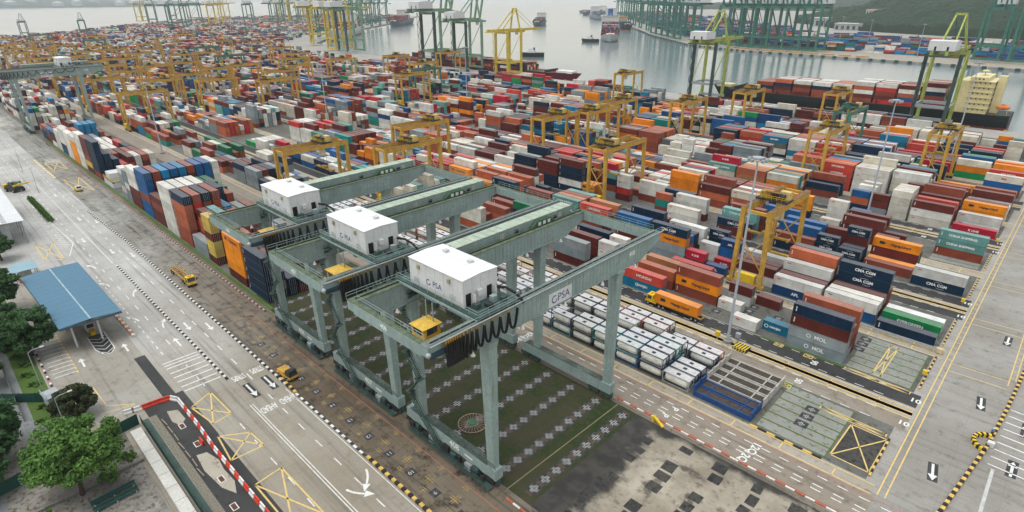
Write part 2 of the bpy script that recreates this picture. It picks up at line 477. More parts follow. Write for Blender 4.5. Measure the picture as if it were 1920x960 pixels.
def oil_mat():
    """pale dusty concrete, blackened by oil along one side and in blotches"""
    m, nt, b = start("oil_stained_concrete")
    P = nd(nt, "ShaderNodeNewGeometry").outputs["Position"]
    sx = nd(nt, "ShaderNodeSeparateXYZ"); nt.links.new(P, sx.inputs[0])
    base = mixc(nt, ramp(nt, noise(nt, P, .12, 6, .62), .3, .7), (0.22, 0.19, 0.145), (0.385, 0.345, 0.28))
    base = mixc(nt, ramp(nt, noise(nt, P, .8, 6, .7), .5, .75), base, (0.15, 0.125, 0.095))
    n1 = noise(nt, P, .13, 5, .6); n2 = noise(nt, P, .30, 4, .55)

    def mth(op, a, c):
        q = nd(nt, "ShaderNodeMath", operation=op)
        for i, v in enumerate((a, c)):
            put(nt, q.inputs[i], v)
        return q.outputs[0]
    edge = mth('ADD', sx.outputs[0], mth('MULTIPLY', mth('SUBTRACT', n1, .5), 16.0))
    band = ramp(nt, mth('MULTIPLY', edge, -1.0), 38.5, 41.5)
    edge2 = mth('ADD', sx.outputs[1], mth('MULTIPLY', mth('SUBTRACT', n1, .5), 8.0))
    band2 = ramp(nt, edge2, 79.5, 81.5)
    blot = ramp(nt, n2, .53, .66)
    f = mth('MAXIMUM', mth('MAXIMUM', band, band2), mth('MULTIPLY', blot, .85))
    dark = mixc(nt, ramp(nt, n2, .4, .65), (0.022, 0.022, 0.022), (0.05, 0.046, 0.04))
    put(nt, b.inputs["Base Color"], mixc(nt, mth('MULTIPLY', f, .96), base, dark))
    rr = nd(nt, "ShaderNodeMapRange"); nt.links.new(f, rr.inputs[0]); rr.inputs[3].default_value = .9; rr.inputs[4].default_value = .42; nt.links.new(rr.outputs[0], b.inputs["Roughness"])
    MATS["oil"] = m
    return m


WATER = MB().add([(-15900, -6900, -2.6), (6900, -6900, -2.6), (6900, 13900, -2.6), (-15900, 13900, -2.6)], [(0, 1, 2, 3)])
struct("sea_water", WATER, water_mat())

LAND = [(420, -420), (420, 446), (-30, 452), (-600, 463), (-830, 503), (-1050, 560), (-1350, 800), (-1800, 1290), (-2300, 1750), (-2900, 1700), (-2700, 1000), (-2250, 640), (-1830, 480), (-1780, 200), (-1650, -420)]
land = struct("yard_ground", MB().prism_z(LAND[::1], -4.5, 0.0), M_YARD)
FAR = [(420, 770), (-60, 857), (-240, 882), (-390, 900), (-518, 960), (-700, 1140), (-860, 1330), (-1250, 1800), (-1750, 2300), (-1900, 3300), (-1500, 5500), (6000, 5500), (6000, 770)]
far_land = struct("far_shore_ground", MB().prism_z(FAR, -4.5, 0.0), M_YARD)


def strip(name, x0, x1, y0, y1, z, m, parent=None):
    q = MB().add([(x0, y0, z), (x1, y0, z), (x1, y1, z), (x0, y1, z)], [(0, 1, 2, 3)])
    return q.build(name, m, parent, kind=None if parent else "structure")


def poly(name, pts, z, m, parent=None):
    q = MB().add([(x, y, z) for x, y in pts], [tuple(range(len(pts)))])
    return q.build(name, m, parent, kind=None if parent else "structure")


# --- truck road, apron, crane block
road = strip("truck_road", -1650, -105, -2, 38.6, 0.004, M_ROAD)
road_near = strip("truck_road", -105, 30, -2, 38.6, 0.0045, M_ROAD)
apron = strip("apron_road", -215, 40, 38.6, 50.2, 0.004, M_APRON)
apron_far = strip("apron_road", -1650, -215, 38.6, 50.2, 0.004, M_APRONF)
crane_block = strip("crane_block_ground", -150, -46.5, 50.2, 83.0, 0.004, M_GRASS)
strip("crane_block_ground", -1400, -150, 50.2, 83.0, 0.004, M_BLOCK)
strip("grass_verge_ground", -430, -139, 50.5, 52.2, 0.006, M_GREEN)
sandy = strip("empty_block_ground", -46.5, 40, 50.2, 83.0, 0.004, oil_mat())
lane12 = strip("brown_truck_road", -1400, 40, 83.0, 91.2, 0.004, M_BROWN)

ROWY = {1: 95.0, 2: 127.5, 3: 151.0, 4: 183.5, 5: 207.0, 6: 239.5, 7: 263.0, 8: 295.5, 9: 319.0, 10: 351.5, 11: 375.0, 12: 407.0}
XR = -8.0
for r, y0 in ROWY.items():
    xl = -1000 if r < 12 else -800
    b0 = strip("yard_block_ground", xl, -9.5, y0 - 0.6, y0 + 17.6, 0.004, M_BLOCK)
    if r % 2:     # lane on the far side
        strip("runway_strip_ground", xl, XR, y0 - 3.4, y0 - 1.2, 0.005, M_RUNW)
        strip("truck_lane_ground", xl, XR, y0 + 17.7, y0 + 22.0, 0.0045, M_ASPH if r > 1 else M_BROWN)
        strip("runway_strip_ground", xl, XR, y0 + 22.2, y0 + 24.4, 0.005, M_RUNW)
    else:
        strip("truck_lane_ground", xl, XR, y0 - 6.0, y0 - 0.9, 0.0045, M_ASPH)
        strip("runway_strip_ground", xl, XR, y0 - 9.2, y0 - 6.8, 0.005, M_RUNW)
        strip("runway_strip_ground", xl, XR, y0 + 18.0, y0 + 20.0, 0.005, M_RUNW)
side_road = strip("side_road", XR + 0.6, 60, 84, 452, 0.0048, ground_mat("side_road_concrete", (0.25, 0.235, 0.21), (0.315, 0.30, 0.275), (0.15, 0.14, 0.12), 0.05, (0.4, 0.85), (0.5, 0.76), 0.3, 0.35, 1))

# --- markings -------------------------------------------------------
Zm = 0.012


def line(parent, p, q, w, m, name="lane_line", z=Zm):
    p = Vector((*p, z)); q = Vector((*q, z)); d = (q - p).normalized(); s = Vector((-d.y, d.x, 0)) * w / 2
    return MB().add([p - s, q - s, q + s, p + s], [(0, 1, 2, 3)]).build(name, m, parent)


def dashes(parent, p, q, w, on, off, m, name="lane_dash", z=Zm):
    p = Vector((*p, z)); q = Vector((*q, z)); L = (q - p).length; d = (q - p).normalized()
    s = Vector((-d.y, d.x, 0)) * w / 2
    me = MB().add([-s, d * on - s, d * on + s, s], [(0, 1, 2, 3)]).mesh(name, m)
    n = int(L / (on + off))
    for i in range(n):
        place(name, me, parent, p + d * (i * (on + off)))


def arrow(parent, x, y, ang, L, m, back=None, bend=0.0):
    """straight or bent painted arrow, heading ang (radians), on an optional dark backing"""
    if back:
        a = MB().add([(-L * .56, -.75, Zm - .003), (L * .56, -.75, Zm - .003), (L * .56, .75, Zm - .003), (-L * .56, .75, Zm - .003)], [(0, 1, 2, 3)])
        o = a.build("arrow_backing", back, parent, (x, y, 0)); o.rotation_euler[2] = ang
    a = MB()
    n = 8; pts = []
    for i in range(n + 1):
        t = i / n
        pts.append((-L / 2 + L * 0.66 * t, bend * t * t))
    for i in range(n):
        (x0, y0), (x1, y1) = pts[i], pts[i + 1]
        a.add([(x0, y0 - .2, Zm), (x1, y1 - .2, Zm), (x1, y1 + .2, Zm), (x0, y0 + .2, Zm)], [(0, 1, 2, 3)])
    hx, hy = pts[-1]; th = math.atan2(2 * bend, L * 0.66)
    c, s = math.cos(th), math.sin(th)
    tri = [(0, -.7), (L * .34, 0), (0, .7)]
    a.add([(hx + u * c - v * s, hy + u * s + v * c, Zm) for u, v in tri], [(0, 1, 2)])
    o = a.build("arrow_marking", m, parent, (x, y, 0)); o.rotation_euler[2] = ang


def xbox(parent, pts, w, m):
    a, b, c, d = pts
    for p, q in ((a, b), (b, c), (c, d), (d, a), (a, c), (b, d)):
        line(parent, p, q, w, m, "box_marking_line")


# truck road: lane lines and dashes
dashes(road, (-640, 34.8), (-105, 34.8), 0.22, 3.0, 5.2, WHT)
dashes(road_near, (-105, 34.8), (-30, 34.8), 0.2, 2.4, 4.2, WHT)
dashes(road, (-430, 27.2), (-133, 27.2), 0.22, 3.0, 5.2, WHT)
dashes(road, (-420, 23.2), (-232, 23.4), 0.2, 2.5, 3.5, WHT)
line(road, (-300, 23.2), (-232, 26.0), 0.25, WHT); line(road, (-232, 26.0), (-219.5, 22.6), 0.25, WHT)
line(road, (-330, 30.6), (-203, 30.6), 0.2, WHT)
dashes(road_near, (-100, 27.0), (-60, 27.0), 0.2, 2.4, 4.2, WHT)
line(road_near, (-104, 31.2), (-40, 31.2), 0.16, WHT); line(road_near, (-104, 30.7), (-40, 30.7), 0.16, WHT)
line(road_near, (-104, 38.2), (-40, 38.2), 0.14, WHT)
dashes(road, (-196, 24.6), (-134, 24.6), 0.22, 1.6, 1.8, WHT)
for i, x in enumerate([-132.3, -131.0, -129.6, -127.2, -125.0, -122.8, -120.4, -118.4]):
    line(road, (x, 23.2), (x + 0.2, 30.4), 0.34, WHT, "crosswalk_stripe")
for x in (-128.5, -122.0, -118.8):
    line(road, (x, 26.8), (x + 1.6, 26.8), 0.2, WHT, "crosswalk_stripe")
for j, y in enumerate((33.0, 36.9)):
    wall_text("STRIPS", 1.0, WHT, (-115.2, y, Zm), road, 'drive+X', 0.02, 0.9, "road_lettering").scale = (1, 3.0, 1)
    wall_text("AHEAD", 1.0, WHT, (-100.5, y, Zm), road_near, 'drive+X', 0.02, 0.95, "road_lettering").scale = (1, 3.0, 1)
arrow(road, -108.6, 33.0, 0.0, 5.5, WHT, BLK); arrow(road, -108.6, 36.9, 0.0, 5.5, WHT, BLK)
arrow(road_near, -69.8, 36.6, -0.25, 5.0, WHT, None, -1.0); arrow(road_near, -68.2, 33.0, 0.25, 5.0, WHT, None, 0.9)
for x, y, a, bd in ((-205, 26.0, math.pi, .8), (-188, 25.6, math.pi, .9), (-176, 28.6, math.pi, -.9), (-160, 25.4, math.pi, .9), (-152, 28.8, math.pi, -.8), (-140, 28.8, math.pi, 0), (-232, 28.9, 0, 0),
                    (-214, 33.0, 0, 0), (-206, 36.8, 0, 0), (-146, 33.0, 0, 0), (-142, 36.8, 0, 0), (-258, 33, 0, 0), (-250, 36.8, 0, 0), (-300, 33, 0, 0)):
    arrow(road, x, y, a, 5.0, WHT, None, bd)
# yellow hatched boxes on the near road and the far road
xbox(road_near, [(-111.8, 22.2), (-114.2, 26.8), (-104.2, 27.1), (-103.6, 23.4)], 0.28, YLW)
xbox(road_near, [(-99.3, 22.6), (-96.0, 27.3), (-90.8, 27.6), (-91.2, 21.8)], 0.28, YLW)
xbox(road_near, [(-82.6, 22.3), (-83.2, 27.2), (-68.5, 27.4), (-69.0, 22.4)], 0.28, YLW)
xbox(road, [(-238.8, 16.6), (-221.4, 16.4), (-218.0, 20.9), (-237.0, 21.3)], 0.3, YLW)
xbox(apron_far, [(-325.0, 40.4), (-325.0, 46.3), (-295.5, 46.1), (-295.6, 40.5)], 0.35, YLW)
xbox(apron_far, [(-368.0, 40.4), (-368.0, 46.3), (-345.5, 46.1), (-345.6, 40.5)], 0.35, YLW)
for k in range(12):
    line(road, (-262 + 2.6 * k, 22.0), (-259.5 + 2.6 * k, 25.4), 0.22, WHT, "hatch_stripe")
# gate area: parking stripes, arrows, gore
gate = strip("gate_forecourt_ground", -205, -119.5, 3.8, 21.3, 0.006, M_ROADB)
for k in range(12):
    x = -165 + k * 1.95
    line(gate, (x, 5.2), (x + 0.3, 9.2), 0.22, WHT, "bay_stripe")
    line(gate, (x, 9.35), (x + 1.2, 9.35), 0.3, YLW, "bay_edge")
arrow(gate, -146.2, 10.9, math.pi, 4.6, WHT); arrow(gate, -146.2, 19.5, math.pi, 4.6, WHT)
poly("gore_ground", [(-158, 14.4), (-150, 14.4), (-146.6, 15.4), (-146.2, 16.6), (-148, 17.6), (-158, 17.7)], 0.009, M_ASPH)
for k in range(5):
    x = -156.5 + 2.0 * k
    line(gate, (x, 14.5), (x + 1.7, 16.0), 0.2, WHT, "gore_stripe"); line(gate, (x + 1.7, 16.0), (x, 17.6), 0.2, WHT, "gore_stripe")
for p, q in (((-158, 14.3), (-150, 14.3)), ((-150, 14.3), (-146.5, 15.3)), ((-146.5, 15.3), (-146.1, 16.6)), ((-146.1, 16.6), (-148, 17.7)), ((-148, 17.7), (-158, 17.8))):
    line(gate, p, q, 0.22, WHT, "gore_edge")
for p, q in (((-133.8, 10.2), (-124.6, 10.6)), ((-124.6, 10.6), (-121.0, 15.0)), ((-121.0, 15.0), (-122.5, 9.0))):
    line(gate, p, q, 0.2, YLW, "box_marking_line")
strip("asphalt_patch_ground", -139.5, -119.0, 19.4, 21.6, 0.009, M_ASPH)
strip("asphalt_patch_ground", -119.0, -45, 20.6, 23.0, 0.009, M_ASPH)
strip("works_ground", -119.0, -45, 15.4, 20.6, 0.0075, M_ASPH)
poly("works_patch_ground", [(-97, 18.0), (-92, 17.6), (-86, 18.2), (-83, 19.4), (-86, 20.3), (-90, 20.1), (-93, 20.4), (-96.5, 19.6)], 0.011, M_DIRT)
poly("works_patch_ground", [(-114, 18.4), (-110, 18.1), (-107.5, 18.8), (-109, 20.2), (-113, 20.1)], 0.011, M_DIRT)

# kerb blocks -------------------------------------------------------


def kerb(name, pts, step, w, h, mats, z=0.0):
    pts = [Vector((*p, 0)) for p in pts]
    me = [MB().box(-step * .46, step * .46, -w / 2, w / 2, 0, h).mesh("kerb_block", m) for m in mats]
    root = None; acc = []; i = 0
    for a, b in zip(pts, pts[1:]):
        d = (b - a); n = max(1, int(d.length / step)); ang = math.atan2(d.y, d.x)
        for k in range(n):
            acc.append((a + d * ((k + .5) / n), ang))
    root = bpy.data.objects.new(name, MB().prism_z([(-step * .46, -w * .4), (step * .46, -w * .4), (step * .46, w * .4), (-step * .46, w * .4)], 0, h * .6).mesh(name, mats[0])); COL.objects.link(root)
    root["kind"] = "structure"; root.location = acc[0][0]; root.rotation_euler[2] = acc[0][1]
    inv = root.matrix_basis.inverted()
    for i, (p, ang) in enumerate(acc):
        o = place("kerb_block", me[i % len(mats)], root)
        o.matrix_basis = inv @ (Matrix.Translation(p) @ Matrix.Rotation(ang, 4, 'Z'))


kerb("median_kerb", [(-200, 31.0), (-116, 31.0)], 1.0, 0.5, 0.28, [KW, KB])
kerb("apron_kerb", [(-267, 37.4), (-220, 38.8), (-104, 38.9)], 1.05, 0.5, 0.3, [KW, KB])
kerb("apron_kerb", [(-108, 39.2), (-101, 39.0)], 0.9, 0.55, 0.35, [KY, KB])
kerb("apron_kerb", [(-74.5, 39.0), (-46, 39.0)], 0.95, 0.6, 0.4, [KY, KB])
dashes(apron, (-101, 38.95), (-75, 38.95), 0.5, 1.0, 1.0, WHT, "kerb_dash"); line(apron, (-101, 38.95), (-75, 38.95), 0.6, BLK, "kerb_backing", Zm - .004)
kerb("island_kerb", [(-379, 37.9), (-330, 38.3)], 2.2, 0.9, 0.3, [KY, KW])
kerb("roadside_kerb", [(-1.5, 84), (1.0, 95.5), (3.8, 117.6), (4.9, 132.8), (5.9, 152.7), (7.5, 200), (8.5, 260)], 0.95, 0.6, 0.35, [KY, KB])
kerb("gate_lane_kerb", [(-166, 22.1), (-150, 22.4)], 1.25, 0.7, 0.5, [mat("orange_kerb", (0.62, 0.22, 0.08), 0.7), KW])
kerb("forecourt_kerb", [(-162, 4.3), (-132, 4.2)], 1.1, 0.4, 0.3, [KW, KB, mat("faded_red_kerb", (0.4, 0.2, 0.18), 0.7)])
kerb("block_edge_kerb", [(-29.5, 94.2), (-16.5, 94.2)], 1.6, 0.4, 0.25, [KY, KB])
for xk, y0, y1 in ((-9.3, 95.5, 108), (-9.0, 129, 145), (-9.0, 152, 168), (-9.0, 184, 200), (-9.0, 208, 224)):
    kerb("block_end_kerb", [(xk, y0), (xk, y1)], 1.0, 0.35, 0.3, [KY, KB])

# crane rails ------------------------------------------------------
for y in (50.6, 82.4):
    rb = MB(); rb.box(-1000, 20, y - .45, y + .45, 0.0, 0.12)
    struct("crane_rail_ground", rb, ground_mat("rail_beam", (0.12, 0.10, 0.08), (0.2, 0.17, 0.14), (0.06, 0.05, 0.04), 0.1))
rail_guard = MB().box(-420, -139, 49.72, 49.98, 0.0, 0.25); rail_root = struct("rail_guard_kerb", rail_guard, KB)
me_rg = [MB().box(-.52, .52, -.2, .2, 0, .32).mesh("guard_block", m) for m in (mat("guard_pink", (0.55, 0.36, 0.30), 0.7, 0, .3, 1.5), mat("guard_dark", (0.11, 0.08, 0.07), 0.7, 0, .3, 1.5))]
for i in range(240):
    place("guard_block", me_rg[i % 2], rail_root, (-140 - i * 1.12, 49.85, 0.0))
me_rr = [MB().box(-.75, .75, -.16, .16, 0, .16).mesh("guard_block", m) for m in (mat("guard_red", (0.5, 0.12, 0.07), 0.7, 0, .3, 1.5), KW)]
for i in range(22):
    place("guard_block", me_rr[i % 2], rail_root, (-49.5 + i * 1.6, 49.5, 0.01))
for i in range(30):
    place("guard_block", me_rr[i % 2], rail_root, (-51.5 + i * 1.6, 83.5, 0.01))
line(apron, (-140, 46.9), (-30, 46.9), 0.14, REDM, "red_line")

# apron: yellow corner crosses, bay numbers
YC = MB()
for s in (-.22, .22):
    YC.add([(-1.0, s - .07, 0), (1.0, s - .07, 0), (1.0, s + .07, 0), (-1.0, s + .07, 0)], [(0, 1, 2, 3)])
    YC.add([(s - .07, -1.0, .001), (s + .07, -1.0, .001), (s + .07, 1.0, .001), (s - .07, 1.0, .001)], [(0, 1, 2, 3)])
YCm = YC.mesh("cross_marking", YLF)
YH = MB()
for s in (-.2, .2):
    YH.add([(-.7, s - .06, 0), (.7, s - .06, 0), (.7, s + .06, 0), (-.7, s + .06, 0)], [(0, 1, 2, 3)])
YH.add([(.05, -.7, .001), (.18, -.7, .001), (.18, .0, .001), (.05, .0, .001)], [(0, 1, 2, 3)])
YHm = YH.mesh("cross_marking", YLF)
for i in range(15):
    x = -56.0 - 6.5 * i
    place("cross_marking", YCm, apron, (x, 43.6, Zm)); place("cross_marking", YHm, apron, (x + 1.0, 41.4, Zm)); place("cross_marking", YHm, apron, (x - .5, 46.4, Zm))
    if i < 12:
        wall_text(str(8 + i), 1.1, WHF, (x + 3.0, 42.2, Zm + .002), apron, 'drive+X', 0.02, 1, "bay_number")
        strip("number_backing", x + 2.2, x + 3.9, 41.4, 43.0, Zm - .003, BLK, apron)

# crane block: white corner crosses on dark pads
CW = MB()
for sx_ in (-1, 1):
    for sy_ in (-1, 1):
        for x0, x1, y0, y1 in ((.1, .88, .1, .26), (.1, .26, .26, .88)):
            xa, xb = sorted((sx_ * x0, sx_ * x1)); ya, yb = sorted((sy_ * y0, sy_ * y1))
            CW.add([(xa, ya, 0), (xb, ya, 0), (xb, yb, 0), (xa, yb, 0)], [(0, 1, 2, 3)])
CWm = CW.mesh("cross_marking", WHF)
PADm = MB().add([(-1.15, -1.05, 0), (1.15, -1.05, 0), (1.15, 1.05, 0), (-1.15, 1.05, 0)], [(0, 1, 2, 3)]).mesh("cross_backing", BLK)
RUST = ground_mat("rusty_pad", (0.075, 0.052, 0.036), (0.11, 0.08, 0.055), (0.045, 0.033, 0.024), 0.3)
for i in range(16):
    x = -48.35 - 6.5 * i
    strip("pad_strip", x - .75, x + .75, 52.6, 81.2, 0.007, RUST, crane_block)
    for k in range(10):
        place("cross_backing", PADm, crane_block, (x, 54.2 + 2.83 * k, 0.009)); place("cross_marking", CWm, crane_block, (x, 54.2 + 2.83 * k, Zm))
# sandy block: dark square pads
SQ = MB().add([(-.95, -.95, 0), (.95, -.95, 0), (.95, .95, 0), (-.95, .95, 0)], [(0, 1, 2, 3)]).mesh("square_pad", M_OIL)
for i in range(6):
    x = -41.0 + 6.5 * i
    for k in range(10):
        if (i, k) not in ((0, 9), (2, 2), (3, 5), (1, 4), (1, 8), (2, 7), (0, 5), (3, 1), (4, 6)):
            o = place("square_pad", SQ, sandy, (x + random.uniform(-.3, .3), 54.2 + 2.83 * k + random.uniform(-.2, .2), 0.0095)); o.scale = (random.uniform(.85, 1.35), random.uniform(.8, 1.35), 1); o.rotation_euler[2] = random.uniform(-.08, .08)
# rope-barrier line across the block
line(crane_block, (-51.5, 50.8), (-51.0, 82), 0.16, mat("sand_line", (0.3, 0.25, 0.16), .8), "block_line", 0.0105)

# brown lane: broken white lines and numbers
for y in (86.2, 87.3, 89.6):
    dashes(lane12, (-150, y), (10, y), 0.2, 1.6, 1.6, WHT)
for x, s in ((-26.5, "12Q"), (-42.5, "P"), (-82, "12O")):
    wall_text(s, 2.0, WHT, (x, 85.6, Zm), lane12, 'drive+X', 0.05, 1.0, "lane_lettering"); wall_text(s, 2.0, WHT, (x + .4, 88.6, Zm), lane12, 'drive+X', 0.05, 1.0, "lane_lettering")
line(lane12, (-150, 84.0), (10, 84.0), 0.14, REDM, "red_line"); line(lane12, (-150, 90.8), (10, 90.8), 0.14, REDM, "red_line")

# yard rows: yellow runway lines, lane numbers, end boxes
for r, y0 in ROWY.items():
    xl = -560
    ys = (y0 - 3.5, y0 - 1.1, y0 + 22.1, y0 + 24.5) if r % 2 else (y0 - 9.3, y0 - 6.7, y0 + 17.9, y0 + 20.1)
    for y in ys:
        line(lane12, (xl, y), (XR, y), 0.22 if r < 6 else 0.3, YLW, "runway_line")
    if r <= 5:
        for ya, yb in ((ys[0], ys[1]), (ys[2], ys[3])):
            for k in range(9):
                x = -14 - k * 9.0
                line(lane12, (x, ya), (x, yb), 0.2, YLW, "runway_tick")
    if r <= 6:
        yl = (y0 + 19.8) if r % 2 else (y0 - 3.4)
        dashes(lane12, (-120, yl + 2.0), (-9, yl + 2.0), 0.16, 1.8, 1.8, WHT)
        dashes(lane12, (-120, yl - 2.0), (-9, yl - 2.0), 0.16, 1.8, 1.8, WHT)
        for x, s in ((-28, "90"), (-80, "X2")):
            wall_text(s if r > 1 else "50", 1.9, WHT, (x, yl, Zm), lane12, 'drive+X', 0.05, 1.0, "lane_lettering")
        wall_text("10", 2.0, WHT, (-8.6, yl, Zm), lane12, 'floor', 0.05, 1.0, "lane_lettering")
# ladder line along the side road
for x in (-7.2, -6.1):
    line(side_road, (x, 92), (x, 440), 0.22, YLW, "edge_line")
for k in range(90):
    line(side_road, (-7.2, 146 + 3.2 * k), (-6.1, 146 + 3.2 * k), 0.18, YLW, "edge_tick")
line(side_road, (4.0, 143), (4.0, 330), 0.2, YLW, "edge_line"); line(side_road, (5.0, 146), (5.0, 330), 0.2, YLW, "edge_line")
for y in (141.0, 144.6, 168.2, 172.0, 197, 201, 225, 229):
    line(side_road, (-6.1, y), (4.0, y + 0.4), 0.2, YLW, "cross_line")
for y in np.arange(147, 260, 3.2):
    line(side_road, (4.0, y), (5.0, y), 0.16, YLW, "edge_tick")
for x, y, a in ((-1.8, 104.1, -math.pi / 2 + .15), (1.0, 132.1, -math.pi / 2 + .1), (1.6, 164.5, -math.pi / 2), (7.8, 114.2, math.pi / 2), (8.4, 128, math.pi / 2)):
    arrow(side_road, x, y, a, 4.6, WHT, BLK)
for k in range(9):
    line(side_road, (4.6 + k * .12, 113 + 2.6 * k), (14, 112.6 + 2.6 * k), 0.28, WHT, "crosswalk_stripe")
strip("kerb_gutter_strip", 5.2, 5.7, 84, 112, 0.009, mat("pale_gutter", (0.5, 0.5, 0.48), .8), side_road)
# yellow hatched boxes at the block ends
xbox(lane12, [(-15.8, 96.5), (-9.6, 96.4), (-9.5, 107.6), (-15.6, 107.7)], 0.24, YLW)
strip("asphalt_bay_ground", -15.7, -9.6, 96.5, 107.6, 0.008, M_OIL)
xbox(lane12, [(-21.6, 108.4), (-10.0, 108.2), (-10.0, 109.3), (-21.6, 109.6)], 0.2, YLW)
xbox(lane12, [(-22.4, 125.9), (-10.0, 125.7), (-10.0, 126.9), (-22.4, 127.2)], 0.2, YLW)
xbox(lane12, [(-17.6, 128.5), (-16.0, 128.5), (-16.0, 143.5), (-17.6, 143.5)], 0.22, YLW)
for x, y in ((-36.5, 126.0), (-29.8, 125.8), (-42.8, 112.6), (-29.2, 111.4)):
    xbox(lane12, [(x - .9, y - .7), (x + .9, y - .7), (x + .9, y + .7), (x - .9, y + .7)], 0.18, YLW)
M_MOSSY = ground_mat("mossy_concrete", (0.22, 0.22, 0.20), (0.28, 0.28, 0.26), (0.075, 0.12, 0.03), 0.12, (0.6, .95), (0.54, 0.64))
strip("mossy_bed_ground", -28.7, -16.2, 95.1, 112, 0.0065, M_GREEN); strip("mossy_bed_ground", -22.7, -10.2, 127.7, 144.6, 0.0065, M_GREEN)
for k in range(6):
    strip("mossy_slab_ground", -28.6, -16.4, 95.3 + 2.83 * k, 97.75 + 2.83 * k, 0.0075, M_MOSSY)
    strip("mossy_slab_ground", -22.6, -10.4, 127.9 + 2.83 * k, 130.4 + 2.83 * k, 0.0075, M_MOSSY)
    if k < 2:
        strip("mossy_slab_ground", -22.6, -10.4, 207.2 + 2.83 * k, 209.6 + 2.83 * k, 0.0075, M_MOSSY)
strip("grass_patch_ground", -41, -22.6, 126.6, 127.4, 0.009, M_GREEN); strip("grass_patch_ground", -42, -28, 111.2, 113.0, 0.009, M_GREEN)
for x0, y in ((-22.6, 137), (-48.3, 129), (-48.3, 134), (-54.5, 131), (-41.4, 132.5), (-35, 98), (-22.5, 101.3)):
    for k in range(3):
        place("cross_backing", PADm, lane12, (x0, y + 2.83 * k, 0.010)); place("cross_marking", CWm, lane12, (x0, y + 2.83 * k, Zm + .001)).scale = (.7, .7, 1)

# --- ground west of the truck road
strip("west_tarmac_ground", -330, -60, -80, 3.0, 0.0055, ground_mat("west_tarmac", (0.17, 0.18, 0.18), (0.25, 0.26, 0.26), (0.11, 0.115, 0.11), 0.05, (0.25, 0.8), (0.5, .7), 0.3, 0, 1))
strip("grass_verge_ground", -200, -128, -0.5, 3.6, 0.009, M_GREEN)
poly("garden_ground", [(-128, -8), (-112, -8), (-90, -6), (-86, 10.5), (-113, 10.8), (-120, 3)], 0.009, ground_mat("garden_soil", (0.13, 0.125, 0.115), (0.31, 0.295, 0.265), (0.11, 0.075, 0.045), 0.12, (.5, .9), (0.48, .62)))
strip("drain_ground", -114.5, -60, 13.9, 15.2, 0.0095, mat("drain_green", (0.06, 0.10, 0.085), .5, 0, .3, .5))
strip("gravel_strip_ground", -114.5, -60, 15.3, 16.6, 0.0098, mat("gravel", (0.26, 0.24, 0.19), .95, 0, .5, 4.0))

# ================================================================== shipping containers
PAINT = {
    'maroon': ((0.118, 0.023, 0.019), "maroon"), 'brown': ((0.25, 0.058, 0.035), "red-brown"), 'rust': ((0.44, 0.11, 0.05), "rust-orange"), 'peach': ((0.468, 0.182, 0.077), "faded peach"),
    'white': ((0.68, 0.67, 0.63), "white"), 'cream': ((0.66, 0.62, 0.52), "cream"), 'irisl': ((0.66, 0.63, 0.56), "cream"), 'grey': ((0.228, 0.271, 0.295), "grey"), 'mol': ((0.228, 0.271, 0.295), "grey"), 'greylogo': ((0.222, 0.260, 0.279), "grey"), 'dkgrey': ((0.123, 0.141, 0.151), "dark grey"),
    'navy': ((0.005, 0.024, 0.055), "navy"), 'cma': ((0.004, 0.027, 0.061), "navy"), 'apl': ((0.006, 0.051, 0.160), "blue"), 'blue': ((0.008, 0.095, 0.27), "blue"), 'sky': ((0.008, 0.19, 0.38), "bright blue"), 'hanjin': ((0.006, 0.17, 0.3), "sea-blue"),
    'hapag': ((0.82, 0.26, 0.008), "orange"), 'orange': ((0.74, 0.22, 0.012), "orange"), 'hyundai': ((0.54, 0.06, 0.04), "red"), 'kline': ((0.5, 0.012, 0.04), "crimson"), 'red': ((0.5, 0.035, 0.03), "red"),
    'cs': ((0.133, 0.323, 0.304), "pale teal"), 'teal': ((0.009, 0.248, 0.219), "teal"), 'evergreen': ((0.008, 0.25, 0.08), "green"), 'green': ((0.008, 0.141, 0.066), "green"), 'yellow': ((0.566, 0.423, 0.092), "pale yellow"),
}
LOGO = {'hapag': ("Hapag-Lloyd", LETD, 1.25), 'cma': ("CMA CGM", LETW, 1.25), 'hyundai': ("HYUNDAI", LETW, 1.3), 'hanjin': ("HANJIN", LETW, 1.2), 'kline': ("K LINE", LETW, 1.2), 'evergreen': ("EVERGREEN", LETW, 1.25), 'mol': ("MOL", LETW, 1.5),
        'cs': ("CHINA SHIPPING", LETW, 1.15), 'apl': ("APL", LETW, 1.4), 'irisl': ("IRISL", LETR, 1.1)}
BAG = (['maroon'] * 20 + ['brown'] * 19 + ['rust'] * 9 + ['peach'] * 3 + ['white'] * 24 + ['cream'] * 14 + ['grey'] * 11 + ['dkgrey'] * 3 + ['navy'] * 15 + ['cma'] * 4 + ['blue'] * 8 + ['apl'] * 4 + ['sky'] * 2 + ['hanjin'] * 2
       + ['hapag'] * 3 + ['orange'] * 3 + ['hyundai'] * 3 + ['kline'] * 3 + ['red'] * 4 + ['cs'] * 4 + ['teal'] * 2 + ['evergreen'] * 2 + ['green'] * 1 + ['white'] * 2 + ['irisl'] * 3)
FARBAG = ['blue'] * 30 + ['sky'] * 8 + ['navy'] * 10 + ['maroon'] * 14 + ['brown'] * 12 + ['red'] * 5 + ['white'] * 10 + ['grey'] * 6 + ['orange'] * 3 + ['green'] * 4
SLOT = 6.475
POOL = []     # every container: x (centre), y (front), z, length, height, colour key, where
STACKS = {}


